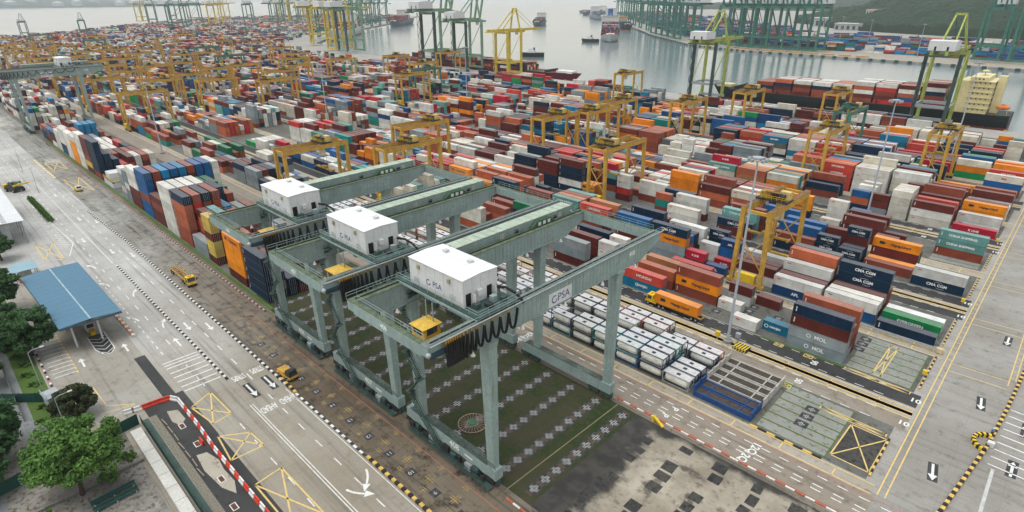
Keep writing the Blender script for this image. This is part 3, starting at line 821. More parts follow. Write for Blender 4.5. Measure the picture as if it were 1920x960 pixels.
def add_stack(x1, y, L, keys, place_, col, H=None, z=0.0):
    """x1 = roadway end of the stack, y = camera-side face"""
    xc = x1 - L / 2
    st = STACKS.setdefault((place_, col), []); st.append(xc)
    h = H or (2.62 if L < 8 else 2.72)
    for t, k in enumerate(keys):
        POOL.append(dict(x=xc, y=y, z=z + h * t + 0.02, L=L, H=h, k=k, at=place_, col=col, tier=t + 1, n=len(keys)))


HAND = {}


def H_(r, c, s, size, keys):
    HAND[(r, c, s)] = (size, keys.split())


for a in [
    (2, 0, 2, 40, "mol mol maroon navy"), (2, 1, 2, 40, "grey maroon brown"), (2, 2, 2, 40, "maroon maroon brown rust"), (2, 1, 4, 20, "hanjin"), (2, 0, 5, 20, "white"), (2, 2, 6, 20, "white"), (2, 4, 6, 20, "white maroon"), (2, 5, 5, 20, "maroon"),
    (2, 2, 7, 40, "brown hapag brown"), (2, 0, 9, 40, "hanjin hyundai"), (2, 2, 9, 40, "brown rust"), (2, 4, 9, 40, "brown peach"), (2, 5, 8, 40, "maroon red"), (2, 0, 11, 40, "kline"), (2, 2, 12, 20, "white white white"), (2, 4, 12, 20, "white white white"), (2, 1, 12, 20, "cream"),
    (2, 0, 13, 40, "maroon greylogo grey"), (2, 2, 13, 40, "maroon maroon maroon"), (2, 4, 13, 40, "brown navy navy"), (2, 3, 17, 40, "maroon rust cma green"), (2, 1, 16, 40, "navy rust"), (2, 0, 18, 20, "brown"), (2, 2, 19, 40, "navy rust brown"), (2, 4, 19, 40, "brown blue brown"),
    (3, 0, 0, 40, "navy"), (3, 1, 0, 40, "evergreen"), (3, 2, 0, 40, "white"), (3, 0, 2, 40, "blue white"), (3, 1, 2, 40, "maroon white"), (3, 2, 2, 40, "maroon maroon"), (3, 3, 2, 40, "maroon maroon cma cma"), (3, 4, 2, 40, "brown brown"), (3, 0, 4, 40, "apl white"), (3, 1, 4, 40, "brown maroon"), (3, 2, 4, 40, "navy navy white"),
    (3, 3, 4, 40, "navy brown brown rust"), (3, 4, 4, 40, "brown navy white dkgrey"), (3, 5, 4, 40, "brown brown"), (3, 1, 6, 40, "white maroon"), (3, 2, 6, 40, "maroon maroon"), (3, 4, 6, 40, "white white"), (3, 0, 8, 20, "apl"), (3, 0, 9, 20, "maroon kline"), (3, 2, 8, 20, "kline"), (3, 3, 8, 20, "navy blue apl"), (3, 3, 9, 20, "white white"),
    (3, 5, 9, 20, "navy cma cma"), (3, 0, 10, 40, "grey grey hapag cma"), (3, 1, 10, 40, "brown rust blue"), (3, 2, 10, 40, "brown navy navy"), (3, 4, 10, 40, "maroon white white"), (3, 0, 12, 40, "navy maroon white blue"), (3, 1, 12, 40, "brown white maroon"), (3, 3, 12, 40, "maroon navy brown navy"), (3, 4, 12, 40, "white maroon maroon"),
    (3, 2, 15, 40, "maroon navy hyundai"), (3, 0, 15, 40, "white brown"), (3, 3, 15, 40, "white maroon"), (3, 4, 15, 40, "brown peach peach"), (3, 2, 17, 40, "navy cs cs"), (3, 3, 17, 40, "maroon brown peach"), (3, 4, 17, 40, "brown maroon brown"), (3, 5, 17, 40, "brown white cs"), (3, 4, 20, 20, "navy brown navy"), (3, 0, 19, 40, "brown brown"), (3, 2, 19, 40, "brown rust brown"),
    (4, 0, 0, 40, "cma white"), (4, 3, 2, 40, "navy maroon hapag"), (4, 2, 2, 40, "hapag"), (4, 1, 2, 40, "brown"), (4, 4, 2, 40, "navy navy"), (4, 2, 4, 20, "cma cma maroon cma"), (4, 0, 4, 20, "cma cma"), (4, 1, 4, 20, "navy cma"), (4, 4, 3, 20, "maroon maroon maroon"), (4, 0, 5, 20, "cma cma cma"), (4, 3, 5, 20, "maroon maroon maroon"), (4, 1, 6, 40, "brown navy blue"), (4, 3, 6, 40, "navy brown blue"),
    (4, 0, 6, 40, "navy brown"), (4, 1, 9, 40, "cs cs cs"), (4, 3, 9, 40, "brown maroon brown"), (4, 0, 9, 40, "maroon cma"), (4, 2, 12, 40, "maroon white white"), (4, 1, 14, 20, "brown teal rust"), (4, 3, 13, 40, "white white cma"), (4, 2, 17, 20, "maroon red white white"), (4, 2, 18, 20, "grey brown navy cs"), (4, 4, 15, 40, "brown white white"),
    (5, 2, 0, 40, "brown cs cs"), (5, 0, 3, 20, "maroon maroon"), (5, 0, 4, 40, "maroon maroon maroon"), (5, 4, 8, 40, "navy hapag hapag"), (5, 0, 6, 20, "white white"), (5, 2, 6, 20, "cma white white white"), (5, 3, 5, 20, "cma rust blue"), (5, 2, 4, 40, "brown brown maroon"), (5, 0, 8, 40, "maroon blue"), (5, 2, 10, 40, "brown apl white"),
    (6, 0, 0, 40, "kline"), (6, 2, 0, 40, "white white"), (6, 4, 0, 40, "brown hapag hapag"), (6, 5, 0, 40, "white white maroon"), (6, 0, 2, 40, "white white maroon"), (6, 2, 2, 40, "brown brown hyundai"), (6, 5, 2, 40, "brown maroon brown brown"), (6, 4, 2, 40, "brown brown maroon"), (6, 0, 4, 20, "irisl irisl irisl irisl"), (6, 1, 4, 20, "irisl irisl irisl irisl"), (6, 2, 4, 20, "white irisl irisl irisl"),
    (6, 3, 4, 20, "white white irisl irisl"), (6, 0, 5, 20, "grey maroon maroon"), (6, 0, 6, 20, "cma rust blue"), (6, 5, 6, 20, "white white irisl"), (6, 5, 8, 40, "navy navy brown"), (6, 3, 8, 40, "brown navy"), (6, 3, 6, 20, "white white white"),
    (7, 2, 0, 40, "brown white maroon"), (7, 4, 0, 40, "brown maroon brown"), (7, 0, 0, 40, "white white"), (7, 0, 4, 20, "maroon maroon maroon"), (7, 2, 2, 40, "maroon maroon brown"), (7, 0, 2, 40, "blue maroon maroon"),
    (8, 1, 0, 40, "brown blue irisl"), (8, 4, 0, 40, "white maroon hyundai"), (8, 0, 5, 20, "irisl irisl irisl"), (8, 2, 4, 20, "navy navy navy"),
]:
    H_(*a)

occupied = set()
for (r, c, s), (size, keys) in HAND.items():
    occupied.add((r, c, s))
    if size == 40:
        occupied.add((r, c, s + 1))
ROWNAME = {r: f"{ORD[r - 1]} row behind tanks" for r in range(2, 13)}; ROWNAME[1] = "same row as tanks"
for (r, c, s), (size, keys) in HAND.items():
    dy, dz, hh = {(3, 0, 0): (-1.7, 0, 2.6), (3, 1, 0): (0, .35, 2.9), (3, 2, 0): (.2, .35, 2.9)}.get((r, c, s), (0, 0, None))
    add_stack(-10.4 - SLOT * s, ROWY[r] + 2.83 * c + dy, 12.19 if size == 40 else 6.06, keys, ROWNAME[r], c, hh, dz)

rnd = random.Random(23)


def aisle(x):
    return -356 < x < -334 or -690 < x < -668


def fill_row(r, s0, s1, dens, hmax, bag=BAG):
    """bays of like height and colour, as ships' cargo is grouped in a yard"""
    s = s0; y0 = ROWY[r]
    while s < s1:
        xr = -10.4 - SLOT * s
        if aisle(xr) or aisle(xr - 12):
            s += 1
            continue
        forty = rnd.random() < 0.78
        run = rnd.choice([1, 1, 2, 2, 3]); mean = rnd.choice([1.5, 2.4, 3, 3, 3.4, 4, 4, 4.6]) * hmax / 4.0; empty_bay = rnd.random() > dens + .1
        pal = [rnd.choice(bag) for _ in range(3)]
        if rnd.random() < .07 and s > 16:
            s += 2
            continue
        for q in range(run):
            for c in range(6):
                for sub in ((0,) if forty else (0, 1)):
                    ss = s + sub
                    if (r, c, ss) in occupied or (forty and (r, c, ss + 1) in occupied) or ss >= s1:
                        continue
                    if (empty_bay and rnd.random() < .7) or rnd.random() > dens + .08:
                        continue
                    n = max(1, min(5, int(mean + .5) - (rnd.random() < .2) + (rnd.random() < .08)))
                    keys = []
                    for t in range(n):
                        k = rnd.choice(pal) if rnd.random() < .7 else rnd.choice(bag)
                        if keys and rnd.random() < .35:
                            k = keys[-1]
                        keys.append(k)
                    add_stack(-10.4 - SLOT * ss, y0 + 2.83 * c, 12.19 if forty else 6.06, keys, ROWNAME[r], c)
            s += 2
            if s >= s1 or aisle(-10.4 - SLOT * s) or aisle(-22.4 - SLOT * s):
                break


fill_row(1, 32, 74, 0.8, 2.7); fill_row(1, 76, 150, 0.75, 3.4)
fill_row(2, 20, 150, 0.85, 3.0); fill_row(3, 21, 150, 0.9, 3.6)
fill_row(4, 8, 20, 0.45, 2.2); fill_row(4, 20, 150, 0.9, 3.6)
fill_row(5, 10, 150, 0.9, 3.5); fill_row(6, 10, 150, 0.9, 3.7); fill_row(7, 4, 150, 0.9, 3.5)
fill_row(8, 6, 150, 0.9, 3.7); fill_row(9, 0, 150, 0.86, 3.1); fill_row(10, 0, 150, 0.85, 3.3); fill_row(11, 0, 150, 0.7, 3.0); fill_row(12, 8, 30, 0.5, 2.4); fill_row(12, 34, 140, 0.75, 3.2)

# the tall block beside the truck road, nine stacks deep
LB = "block beside the truck road"
BAYS = [  # roadway end x, length, per column colour stacks (front first)
    (-142.5, 12.19, 2.62, ["navy navy navy navy navy", "navy dkgrey navy", "navy navy", "maroon navy", "", "", "", "", ""]),
    (-156.0, 12.19, 2.75, ["maroon hapag hapag hapag hapag", "maroon brown rust rust", "brown brown maroon", "rust rust orange", "maroon brown orange", "maroon", "orange rust", "maroon", ""]),
    (-177.0, 6.06, 2.6, ["maroon yellow yellow maroon yellow yellow", "maroon red brown rust cs", "maroon red rust maroon", "brown rust rust", "maroon brown", "grey", "grey", "", ""]),
    (-184.0, 12.19, 2.65, ["grey grey", "brown red rust rust maroon", "rust rust red maroon cs", "maroon brown rust peach", "brown maroon brown rust", "brown brown brown", "grey grey grey", "grey grey", "white grey"]),
    (-197.4, 12.19, 2.88, ["brown brown rust rust rust navy", "maroon red red maroon red brown", "maroon brown red navy brown navy", "brown navy maroon brown brown brown", "navy brown brown sky", "grey brown brown", "grey grey grey", "brown brown brown", "maroon brown"]),
    (-210.6, 12.19, 2.88, ["white white white white white white", "white white cream white white white", "cream white white white white white", "white white white white white white", "maroon navy green teal green", "brown brown navy navy navy", "maroon brown brown brown", "brown sky", ""]),
    (-223.8, 12.19, 2.6, ["maroon maroon brown maroon", "navy brown maroon brown red", "brown navy cs maroon teal", "brown brown red maroon red", "green navy maroon teal", "navy green teal green green", "navy green green green green", "brown green green green", ""]),
    (-237.0, 12.19, 2.88, ["blue blue brown blue blue blue", "brown brown maroon brown brown brown", "navy blue brown blue blue sky", "blue brown blue blue navy blue", "blue navy blue blue blue sky", "brown blue navy brown maroon brown", "blue brown blue navy blue blue", "navy blue blue brown blue blue", "white brown white white white white"]),
    (-250.2, 12.19, 2.65, ["maroon maroon maroon white white white", "white maroon white white", "brown maroon cream white", "brown cream cream", "brown brown red", "cream cream white", "brown brown", "white cream cream", "cream cream"]),
    (-263.4, 6.06, 2.62, ["grey grey white grey grey", "grey white grey", "white", "brown maroon brown", "cream cream", "cream cream", "red maroon", "white cream cream", "cream"]),
    (-270.0, 6.06, 2.62, ["grey white grey grey white", "white grey grey grey", "brown maroon", "cream cream cream", "cream", "white cream", "cream white", "", ""]),
    (-310.0, 12.19, 2.88, ["brown navy navy navy navy navy", "navy navy navy navy", "maroon navy navy", "red red", "white red maroon", "white white white", "brown maroon brown", "cream white cream", ""]),
    (-323.2, 12.19, 2.8, ["maroon yellow brown maroon maroon maroon", "cream yellow brown navy white", "maroon navy yellow white", "white white brown", "brown brown maroon", "white blue brown", "maroon blue maroon", "rust rust", ""]),
    (-336.4, 12.19, 2.8, ["white white white white white white", "white white cream white", "white brown white", "white white white", "cream white white", "brown white", "maroon brown navy", "navy blue", ""]),
    (-349.6, 12.19, 2.7, ["hapag hapag hapag hapag white", "white cream white grey", "cream white white", "white white", "white brown white", "orange brown", "orange brown red", "", ""]),
    (-362.8, 12.19, 2.7, ["white white white white white", "white white white white", "white cream", "white white brown", "cream navy", "white rust", "white white", "maroon", ""]),
    (-376.0, 12.19, 2.7, ["blue navy white white white", "white sky white", "white white white", "brown white", "blue blue", "maroon white", "navy", "", ""]),
    (-389.2, 12.19, 2.7, ["white white white white", "white orange white", "cream rust brown", "brown rust rust", "grey blue", "navy grey", "brown", "white", ""]),
    (-402.4, 12.19, 2.7, ["white maroon navy", "white white", "rust rust rust", "brown brown rust", "sky sky sky sky", "sky sky sky sky", "sky sky sky sky", "white brown", "brown"]),
    (-415.6, 12.19, 2.7, ["maroon maroon blue", "navy navy brown", "white white white", "white white", "navy blue", "brown brown", "maroon", "white white", "maroon"]),
    (-428.8, 12.19, 2.7, ["navy navy brown", "white orange maroon", "white brown white white", "white cream", "green green maroon", "brown maroon white", "white brown", "navy", "brown"]),
]
for x1, L, h, cols in BAYS:
    for c, ks in enumerate(cols):
        if ks:
            add_stack(x1, 52.6 + 2.95 * c, L, ks.split(), LB, c, h)
for k in range(26):
    x1 = -470 - 13.2 * k
    for c in range(9):
        if rnd.random() < .8:
            n = rnd.choice([2, 3, 3, 4, 5])
            add_stack(x1, 52.6 + 2.95 * c, 12.19, [rnd.choice(['white'] * 60 + ['cream'] * 30 + ['grey'] * 10 + BAG) for _ in range(n)], LB, c, 2.65)

# cargo on the ship at the quay
SHIPC = "deck of the black ship"
bays = [(-176, "rust navy brown", "brown"), (-162.5, "brown maroon navy rust", "white"), (-149, "maroon brown maroon white", "white"), (-135.5, "brown brown navy white", "cream"), (-122, "maroon brown rust white", "rust"), (-108.5, "brown maroon white rust white", "white"),
        (-95, "red maroon brown red white", "white"), (-81.5, "red blue rust white maroon", "maroon"), (-68, "navy kline brown navy white maroon", "brown")]
for x1, front, top in bays:
    fk = front.split()
    for c in range(9):
        ks = fk if c == 0 else [rnd.choice(BAG[:80]) for _ in range(len(fk) - 1)] + [rnd.choice([top, top, rnd.choice(BAG[:60])])]
        add_stack(x1, 462.2 + 2.6 * c, 12.19, ks, SHIPC, c, 2.6, 7.2)
SHIPR = "deck of the red ship"
for k in range(15):
    x1 = -436 - 13.2 * k
    n0 = rnd.choice([2, 3, 3, 4])
    for c in range(8):
        add_stack(x1, 467.5 + 2.6 * c, 12.19, [rnd.choice(['maroon', 'maroon', 'brown', 'navy', 'navy', 'rust', 'white', 'orange']) for _ in range(max(1, n0 - (rnd.random() < .3)))], SHIPR, c, 2.6, 4.2)

# loads on trucks
TRUCKLOADS = [(-55.3, 121.9, 1.45), (-24.0, 289.6, 1.45), (-14.0, 345.6, 1.45)]
for i, (x1, y, z) in enumerate(TRUCKLOADS):
    add_stack(x1, y, 12.19, ["hapag"], ("truck trailer beside the sea-blue container", "truck trailer in the eighth yard lane", "truck trailer in the tenth yard lane")[i], 0, 2.68, z)

# --- which 300 show largest: project, drop the hidden
N = len(POOL)
bx = np.array([[c['x'] - c['L'] / 2, c['y'], c['z'], c['x'] + c['L'] / 2, c['y'] + 2.44, c['z'] + c['H'] - .04] for c in POOL])
cen = (bx[:, :3] + bx[:, 3:]) / 2
A = np.array([list(CR), list(CD), list(CF)])
camp = np.array(CAM)
pc = (cen - camp) @ A.T
px = pc[:, 0] / pc[:, 2] * F_PX + 960; py = pc[:, 1] / pc[:, 2] * F_PX + 480
inframe = (pc[:, 2] > 1) & (px > -30) & (px < 1950) & (py > -10) & (py < 990)
dist = np.linalg.norm(cen - camp, axis=1)
cand = np.where(inframe & (dist < 620))[0]
samples = []
for fx in (.15, .5, .85):
    samples.append(np.stack([bx[:, 0] + (bx[:, 3] - bx[:, 0]) * fx, bx[:, 1] - .02, bx[:, 2] + (bx[:, 5] - bx[:, 2]) * .75], 1))
    samples.append(np.stack([bx[:, 0] + (bx[:, 3] - bx[:, 0]) * fx, (bx[:, 1] + bx[:, 4]) / 2, bx[:, 5] + .02], 1))
samples.append(np.stack([bx[:, 3] + .02, (bx[:, 1] + bx[:, 4]) / 2, bx[:, 2] + (bx[:, 5] - bx[:, 2]) * .7], 1))
W = [0.12, 0.09, .12, .09, .12, .09, .12]
AREA = [2.6, 2.0, 2.6, 2.0, 2.6, 2.0, 1.6]
score = np.zeros(N); endvis = np.zeros(N, bool)
from mathutils.bvhtree import BVHTree
near = np.where(dist < 900)[0]
bv = []; bf = []
for q in near:
    x0, y0, z0, x1, y1, z1 = bx[q]; o_ = len(bv)
    bv += [(x0, y0, z0), (x1, y0, z0), (x1, y1, z0), (x0, y1, z0), (x0, y0, z1), (x1, y0, z1), (x1, y1, z1), (x0, y1, z1)]
    bf += [tuple(v + o_ for v in f) for f in BOXF]
tree_ = BVHTree.FromPolygons(bv, bf)
for si, S in enumerate(samples):
    for i in cand:
        o = S[i]; d = camp - o
        if tree_.ray_cast(Vector(o), Vector(d).normalized(), float(dist[i]) + 5)[0] is None:
            cosf = abs(d[1]) if si in (0, 2, 4) else abs(d[2]) if si in (1, 3, 5) else max(0, d[0])
            score[i] += AREA[si] * POOL[i]['L'] / 12.0 * cosf / dist[i] ** 3 if si < 6 else AREA[si] * 2.4 * cosf / dist[i] ** 3
            if si == 6:
                endvis[i] = True
order = np.argsort(-score)
INDIV = [int(i) for i in order[:300] if score[i] > 0]
indiv_set = set(INDIV)


def body_mesh(L, H):
    """frame of posts and rails round slightly recessed corrugated panels"""
    b = MB(); W2 = 2.44; h = H - .045; x = L / 2
    b.box(-x + .05, x - .05, .05, W2 - .05, .05, h - .02)
    for sx in (-1, 1):
        for yy in (0, W2 - .14):
            b.box(min(sx * x, sx * (x - .14)), max(sx * x, sx * (x - .14)), yy, yy + .14, 0, h)
        for zz in (0, h - .12):
            b.box(min(sx * x, sx * (x - .12)), max(sx * x, sx * (x - .12)), .14, W2 - .14, zz, zz + .12)
    for yy in (0, W2 - .09):
        for zz, hh in ((0, .14), (h - .09, .085)):
            b.box(-x + .14, x - .14, yy, yy + .09, zz, zz + hh)
    return b.mesh("body", M_CONT)


BODY = {}
DOOR = MB().box(0, .05, -.52, .52, -1.05, 1.05).mesh("door", M_CONT)
ROD = MB().cyl((.075, 0, -1.12), (.075, 0, 1.12), .03, 6).mesh("lock_rod", STEEL)
LOGOV = {}
CNAME = ["front column", "second column", "third column", "fourth column", "fifth column", "sixth column", "seventh column", "eighth column", "rear column"]
rank = {k: {round(x, 2): i + 1 for i, x in enumerate(sorted(set(v), reverse=True))} for k, v in STACKS.items()}
seen_labels = {}
for i in INDIV:
    c = POOL[i]
    nth = rank[(c['at'], c['col'])][round(c['x'], 2)]
    cn = PAINT[c['k']][1]
    if c['at'].startswith("truck trailer"):
        lab = f"{cn} container riding on the {c['at']}"
    elif c['at'] in (SHIPC, SHIPR):
        lab = f"{cn} container, {ordinal(c['tier'])} tier, {ordinal(nth)} stack from stern, {CNAME[c['col']]}, {c['at']}"
    elif c['at'] == LB:
        lab = f"{cn} container, {ordinal(c['tier'])} tier, {ordinal(nth)} bay from cranes, {CNAME[c['col']]}, {c['at']}"
    else:
        lab = f"{cn} container, {ordinal(c['tier'])} tier, {ordinal(nth)} stack from roadway, {CNAME[c['col']]}, {c['at']}"
    t = thing("shipping_container", lab, "container", (c['x'], c['y'], c['z']), 0, "shipping containers")
    key = (c['L'], c['H'])
    if key not in BODY:
        BODY[key] = body_mesh(*key)
    rgb = PAINT[c['k']][0]; j = rnd.uniform(.82, 1.15); j2 = rnd.uniform(.95, 1.05)
    rgb = (min(1, rgb[0] * j * j2), min(1, rgb[1] * j), min(1, rgb[2] * j / j2))
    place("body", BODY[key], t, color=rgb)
    big = score[i] > score[INDIV[min(len(INDIV) - 1, 215)]]
    if endvis[i] and dist[i] < 330:
        for sgn in (-1, 1):
            d = place("door", DOOR, t, (c['L'] / 2 - .04, 1.22 + sgn * .54, c['H'] / 2 - .02), color=tuple(v * .9 for v in rgb))
            for q in (-.26, .26):
                place("lock_rod", ROD, d, (0, q, 0))
    if c['k'] in LOGO and dist[i] < 420:
        s, lm, sz = LOGO[c['k']]
        sz *= .82 if c['L'] > 8 else .62
        xo = {'hapag': 1.2, 'mol': .8, 'hyundai': .3}.get(c['k'], 0) * (1 if c['L'] > 8 else .5)
        wall_text(s, sz, lm, (xo, -.012, c['H'] * .5), t, '-Y', .035)
        if c['k'] == 'hapag':
            e = MB()
            for a in range(3):
                e.add([(-.8 + a * .42, 0, -.42), (-.35 + a * .42, 0, -.42), (.0 + a * .42, 0, .0), (-.35 + a * .42, 0, .42), (-.7 + a * .42, 0, .42)][:5], [(0, 1, 2, 3, 4)])
            if 'hapag' not in LOGOV:
                LOGOV['hapag'] = e.mesh("emblem", LETD)
            place("emblem", LOGOV['hapag'], t, (-3.6 if c['L'] > 8 else -2, -.012, c['H'] * .52))
        if c['k'] in ('mol', 'hanjin'):
            if 'ring' not in LOGOV:
                e = MB(); n = 18
                e.add([(r_ * math.cos(2 * math.pi * a / n), 0, r_ * math.sin(2 * math.pi * a / n)) for r_ in (.33, .5) for a in range(n)], [(a, (a + 1) % n, n + (a + 1) % n, n + a) for a in range(n)])
                LOGOV['ring'] = e.mesh("emblem", LETW)
            place("emblem", LOGOV['ring'], t, (-1.7 if c['L'] > 8 else -2.1, -.012, c['H'] * .5))
        if c['k'] == 'cma':
            if 'arc' not in LOGOV:
                e = MB()
                for y0, sg, xx in ((.78, 1, .2), (-.78, -1, .9)):
                    for a in range(6):
                        t0, t1 = .5 + a * .36, .5 + (a + 1) * .36
                        e.add([(xx + 1.1 * math.cos(t0), 0, y0 - sg * .25 + sg * .32 * math.sin(t0)), (xx + 1.1 * math.cos(t1), 0, y0 - sg * .25 + sg * .32 * math.sin(t1)),
                               (xx + 1.1 * math.cos(t1), 0, y0 - sg * .25 + sg * (.32 * math.sin(t1) + .06)), (xx + 1.1 * math.cos(t0), 0, y0 - sg * .25 + sg * (.32 * math.sin(t0) + .06))], [(0, 1, 2, 3)])
                LOGOV['arc'] = e.mesh("emblem", LETW)
            place("emblem", LOGOV['arc'], t, (0, -.012, c['H'] * .5))
    elif dist[i] < 300 and c['k'] in ('white', 'cream'):
        if 'redtag' not in LOGOV:
            LOGOV['redtag'] = MB().add([(-.5, 0, -.13), (.5, 0, -.13), (.5, 0, .13), (-.5, 0, .13)], [(0, 1, 2, 3)]).mesh("owner_mark", LETR)
        place("owner_mark", LOGOV['redtag'], t, (-c['L'] / 2 + 1.4, -.012, c['H'] * .72))
    if dist[i] < 260 and c['L'] > 8 and c['k'] in ('maroon', 'brown', 'rust', 'navy', 'cs'):
        # a stencilled number block near the corner post
        if 'stencil' not in LOGOV:
            e = MB()
            for a in range(4):
                e.add([(-.12, 0, -.55 + a * .3), (.12, 0, -.55 + a * .3), (.12, 0, -.33 + a * .3), (-.12, 0, -.33 + a * .3)], [(0, 1, 2, 3)])
            LOGOV['stencil'] = e.mesh("stencil_number", LETW)
        place("stencil_number", LOGOV['stencil'], t, (-c['L'] / 2 + .75, -.012, c['H'] * .55))

# --- the rest in one mass
vs = []; fs = []; cols = []


def mass_box(x0, x1, y0, y1, z0, z1, rgb):
    o = len(vs)
    vs.extend([(x0, y0, z0), (x1, y0, z0), (x1, y1, z0), (x0, y1, z0), (x0, y0, z1), (x1, y0, z1), (x1, y1, z1), (x0, y1, z1)])
    for q in BOXF:
        fs.append(tuple(v + o for v in q)); cols.append(rgb)


for i, c in enumerate(POOL):
    if i in indiv_set:
        continue
    rgb = PAINT[c['k']][0]; j = rnd.uniform(.8, 1.18)
    mass_box(*(bx[i][[0, 3, 1, 4, 2, 5]] + np.array([.03, -.03, 0, 0, 0, -.03])), tuple(v * j for v in rgb))
# the terminal beyond, and the far shore
def coast_y(x):
    P = [(-600, 430), (-830, 460), (-1050, 515), (-1350, 745), (-1800, 1230), (-2300, 1680), (-2800, 1600)]
    for (xa, ya), (xb, yb) in zip(P, P[1:]):
        if xb <= x <= xa:
            return ya + (yb - ya) * (xa - x) / (xa - xb)
    return 430


def land_low(x):
    return 60 if x > -1700 else 225 + (-1700 - x) * .75


for x in range(-850, -2700, -14):
    if (x // 14) % 9 == 0:
        continue
    y = 432 if x > -1000 else max(95, land_low(x)) if x > -1700 else land_low(x)
    row0 = 0
    while y < coast_y(x) - 34:
        lane = int((y - 92) // 28)
        if (y - 92) % 28 < 17 and random.Random(lane * 77 + (x // 42)).random() < .82:
            h0 = random.Random(lane * 31 + (x // 28)).choice([1, 2, 3, 3, 4]); pal = random.Random(lane * 13 + (x // 70)).choice(BAG)
            n = max(1, h0 - (rnd.random() < .3))
            for t in range(n):
                j = rnd.uniform(.8, 1.15); rgb = PAINT[pal if rnd.random() < .4 else rnd.choice(BAG)][0]
                mass_box(x - 6, x + 6, y, y + 2.5, 2.6 * t, 2.6 * t + 2.55, tuple(v * j for v in rgb))
        y += 2.83
def quay_y(x):
    P = FAR[1:9]
    for (xa, ya), (xb, yb) in zip(P, P[1:]):
        if xb <= x <= xa:
            return ya + (yb - ya) * (xa - x) / (xa - xb)
    return 857
for x in range(340, -1650, -13):
    y0 = quay_y(min(-61, x)) + 88
    if (x // 13) % 10 == 0:
        continue
    for lane in range(0, 11 if x > -520 else 16):
        if random.Random(lane * 7 + x // 39).random() < .12:
            continue
        h0 = random.Random(lane * 3 + x // 26).choice([2, 3, 4, 4, 5]); key = random.Random(lane * 5 + x // 52).choice(FARBAG)
        for c in range(6):
            y = y0 + lane * 27 + c * 2.6
            if y > 1500 and x > -500:
                continue
            for t in range(max(1, h0 - (rnd.random() < .35) - (rnd.random() < .2))):
                j = rnd.uniform(.8, 1.15); rgb = PAINT[key if rnd.random() < .6 else rnd.choice(FARBAG)][0]
                mass_box(x - 6, x + 6, y, y + 2.44, 2.6 * t, 2.6 * t + 2.55, tuple(v * j for v in rgb))
me = bpy.data.meshes.new("stacked_containers"); me.from_pydata(vs, [], fs)
at = me.attributes.new("paint", 'FLOAT_COLOR', 'FACE')
at.data.foreach_set("color", np.array([(*c, 1.0) for c in cols], dtype=np.float32).ravel())
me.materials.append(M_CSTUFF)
mass = place("stacked_containers", me, kind="stuff"); tag(mass, "mass of smaller stacked containers filling the distant yard rows", "containers")

# ================================================================== tank containers
TANKW = mat("tank_white", (0.70, 0.69, 0.64), 0.45, 0, 0.15, 0.5, 0.35, (0.35, 0.30, 0.22))
TOPW = mat("tank_top_grey", (0.60, 0.595, 0.59), 0.7, 0, 0.25, 1.2)


def tank_parts(fr):
    L, Wd, H = 6.06, 2.44, 2.5
    f = MB(); x = L / 2
    for sx in (-1, 1):
        xa, xb = sorted((sx * x, sx * (x - .13)))
        for y in (0, Wd - .13):
            f.box(xa, xb, y, y + .1, 0, H)
        for z in (0, H - .12):
            f.box(xa, xb, .13, Wd - .13, z, z + .12)
        f.beam((sx * (x - .06), .1, .1), (sx * (x - .06), Wd - .1, 1.0), .08); f.beam((sx * (x - .06), Wd - .1, .1), (sx * (x - .06), .1, 1.0), .08)
    for y in (0, Wd - .1):
        f.box(-x + .13, x - .13, y, y + .1, 0, .16); f.box(-x + .13, x - .13, y, y + .1, H - .1, H)
        f.beam((-x + .1, y + .05, .1), (-x + .95, y + .05, H * .5), .07); f.beam((x - .1, y + .05, .1), (x - .95, y + .05, H * .5), .07)
    t = MB(); n = 18; rings = [(-2.75, .25), (-2.68, .7), (-2.45, 1.02), (-2.3, 1.19), (2.3, 1.19), (2.45, 1.02), (2.68, .7), (2.75, .25)]
    t.v = [(xx, 1.22 + r_ * math.cos(2 * math.pi * k / n), 1.27 + r_ * math.sin(2 * math.pi * k / n)) for xx, r_ in rings for k in range(n)]
    t.f = [(a * n + k, (a + 1) * n + k, (a + 1) * n + (k + 1) % n, a * n + (k + 1) % n) for a in range(len(rings) - 1) for k in range(n)] + [tuple(range(n)), tuple(range((len(rings) - 1) * n, len(rings) * n))[::-1]]
    t.smooth = True
    w = MB().box(-2.88, 2.88, .24, 2.20, 2.40, 2.455)
    h1 = MB().box(-.4, .4, .85, 1.6, 2.455, 2.49)
    return f, t.mesh("tank", TANKW), w.mesh("walkway", TOPW), h1.mesh("hatch", DARKM)


TF = {}
FRAMES = {'black': ((0.03, 0.035, 0.045), "dark"), 'navy': ((0.02, 0.04, 0.10), "navy"), 'blue': ((0.02, 0.11, 0.30), "blue"), 'red': ((0.42, 0.12, 0.10), "faded red"), 'teal': ((0.03, 0.25, 0.25), "teal"), 'grey': ((0.4, 0.4, 0.4), "grey")}
f_, TANKm, WALKm, HATm = tank_parts(None)
FRAMEm = f_.mesh("tank_frame", M_OBJ)
PATCH = {}


def patch(c):
    if c not in PATCH:
        PATCH[c] = MB().add([(-.45, 0, -.25), (.45, 0, -.25), (.45, 0, .25), (-.45, 0, .25)], [(0, 1, 2, 3)]).mesh("placard", mat("placard_" + c, {'orange': (.7, .25, .03), 'green': (.03, .25, .2), 'red': (.5, .05, .05), 'blue': (.05, .1, .4)}[c], .5))
    return PATCH[c]


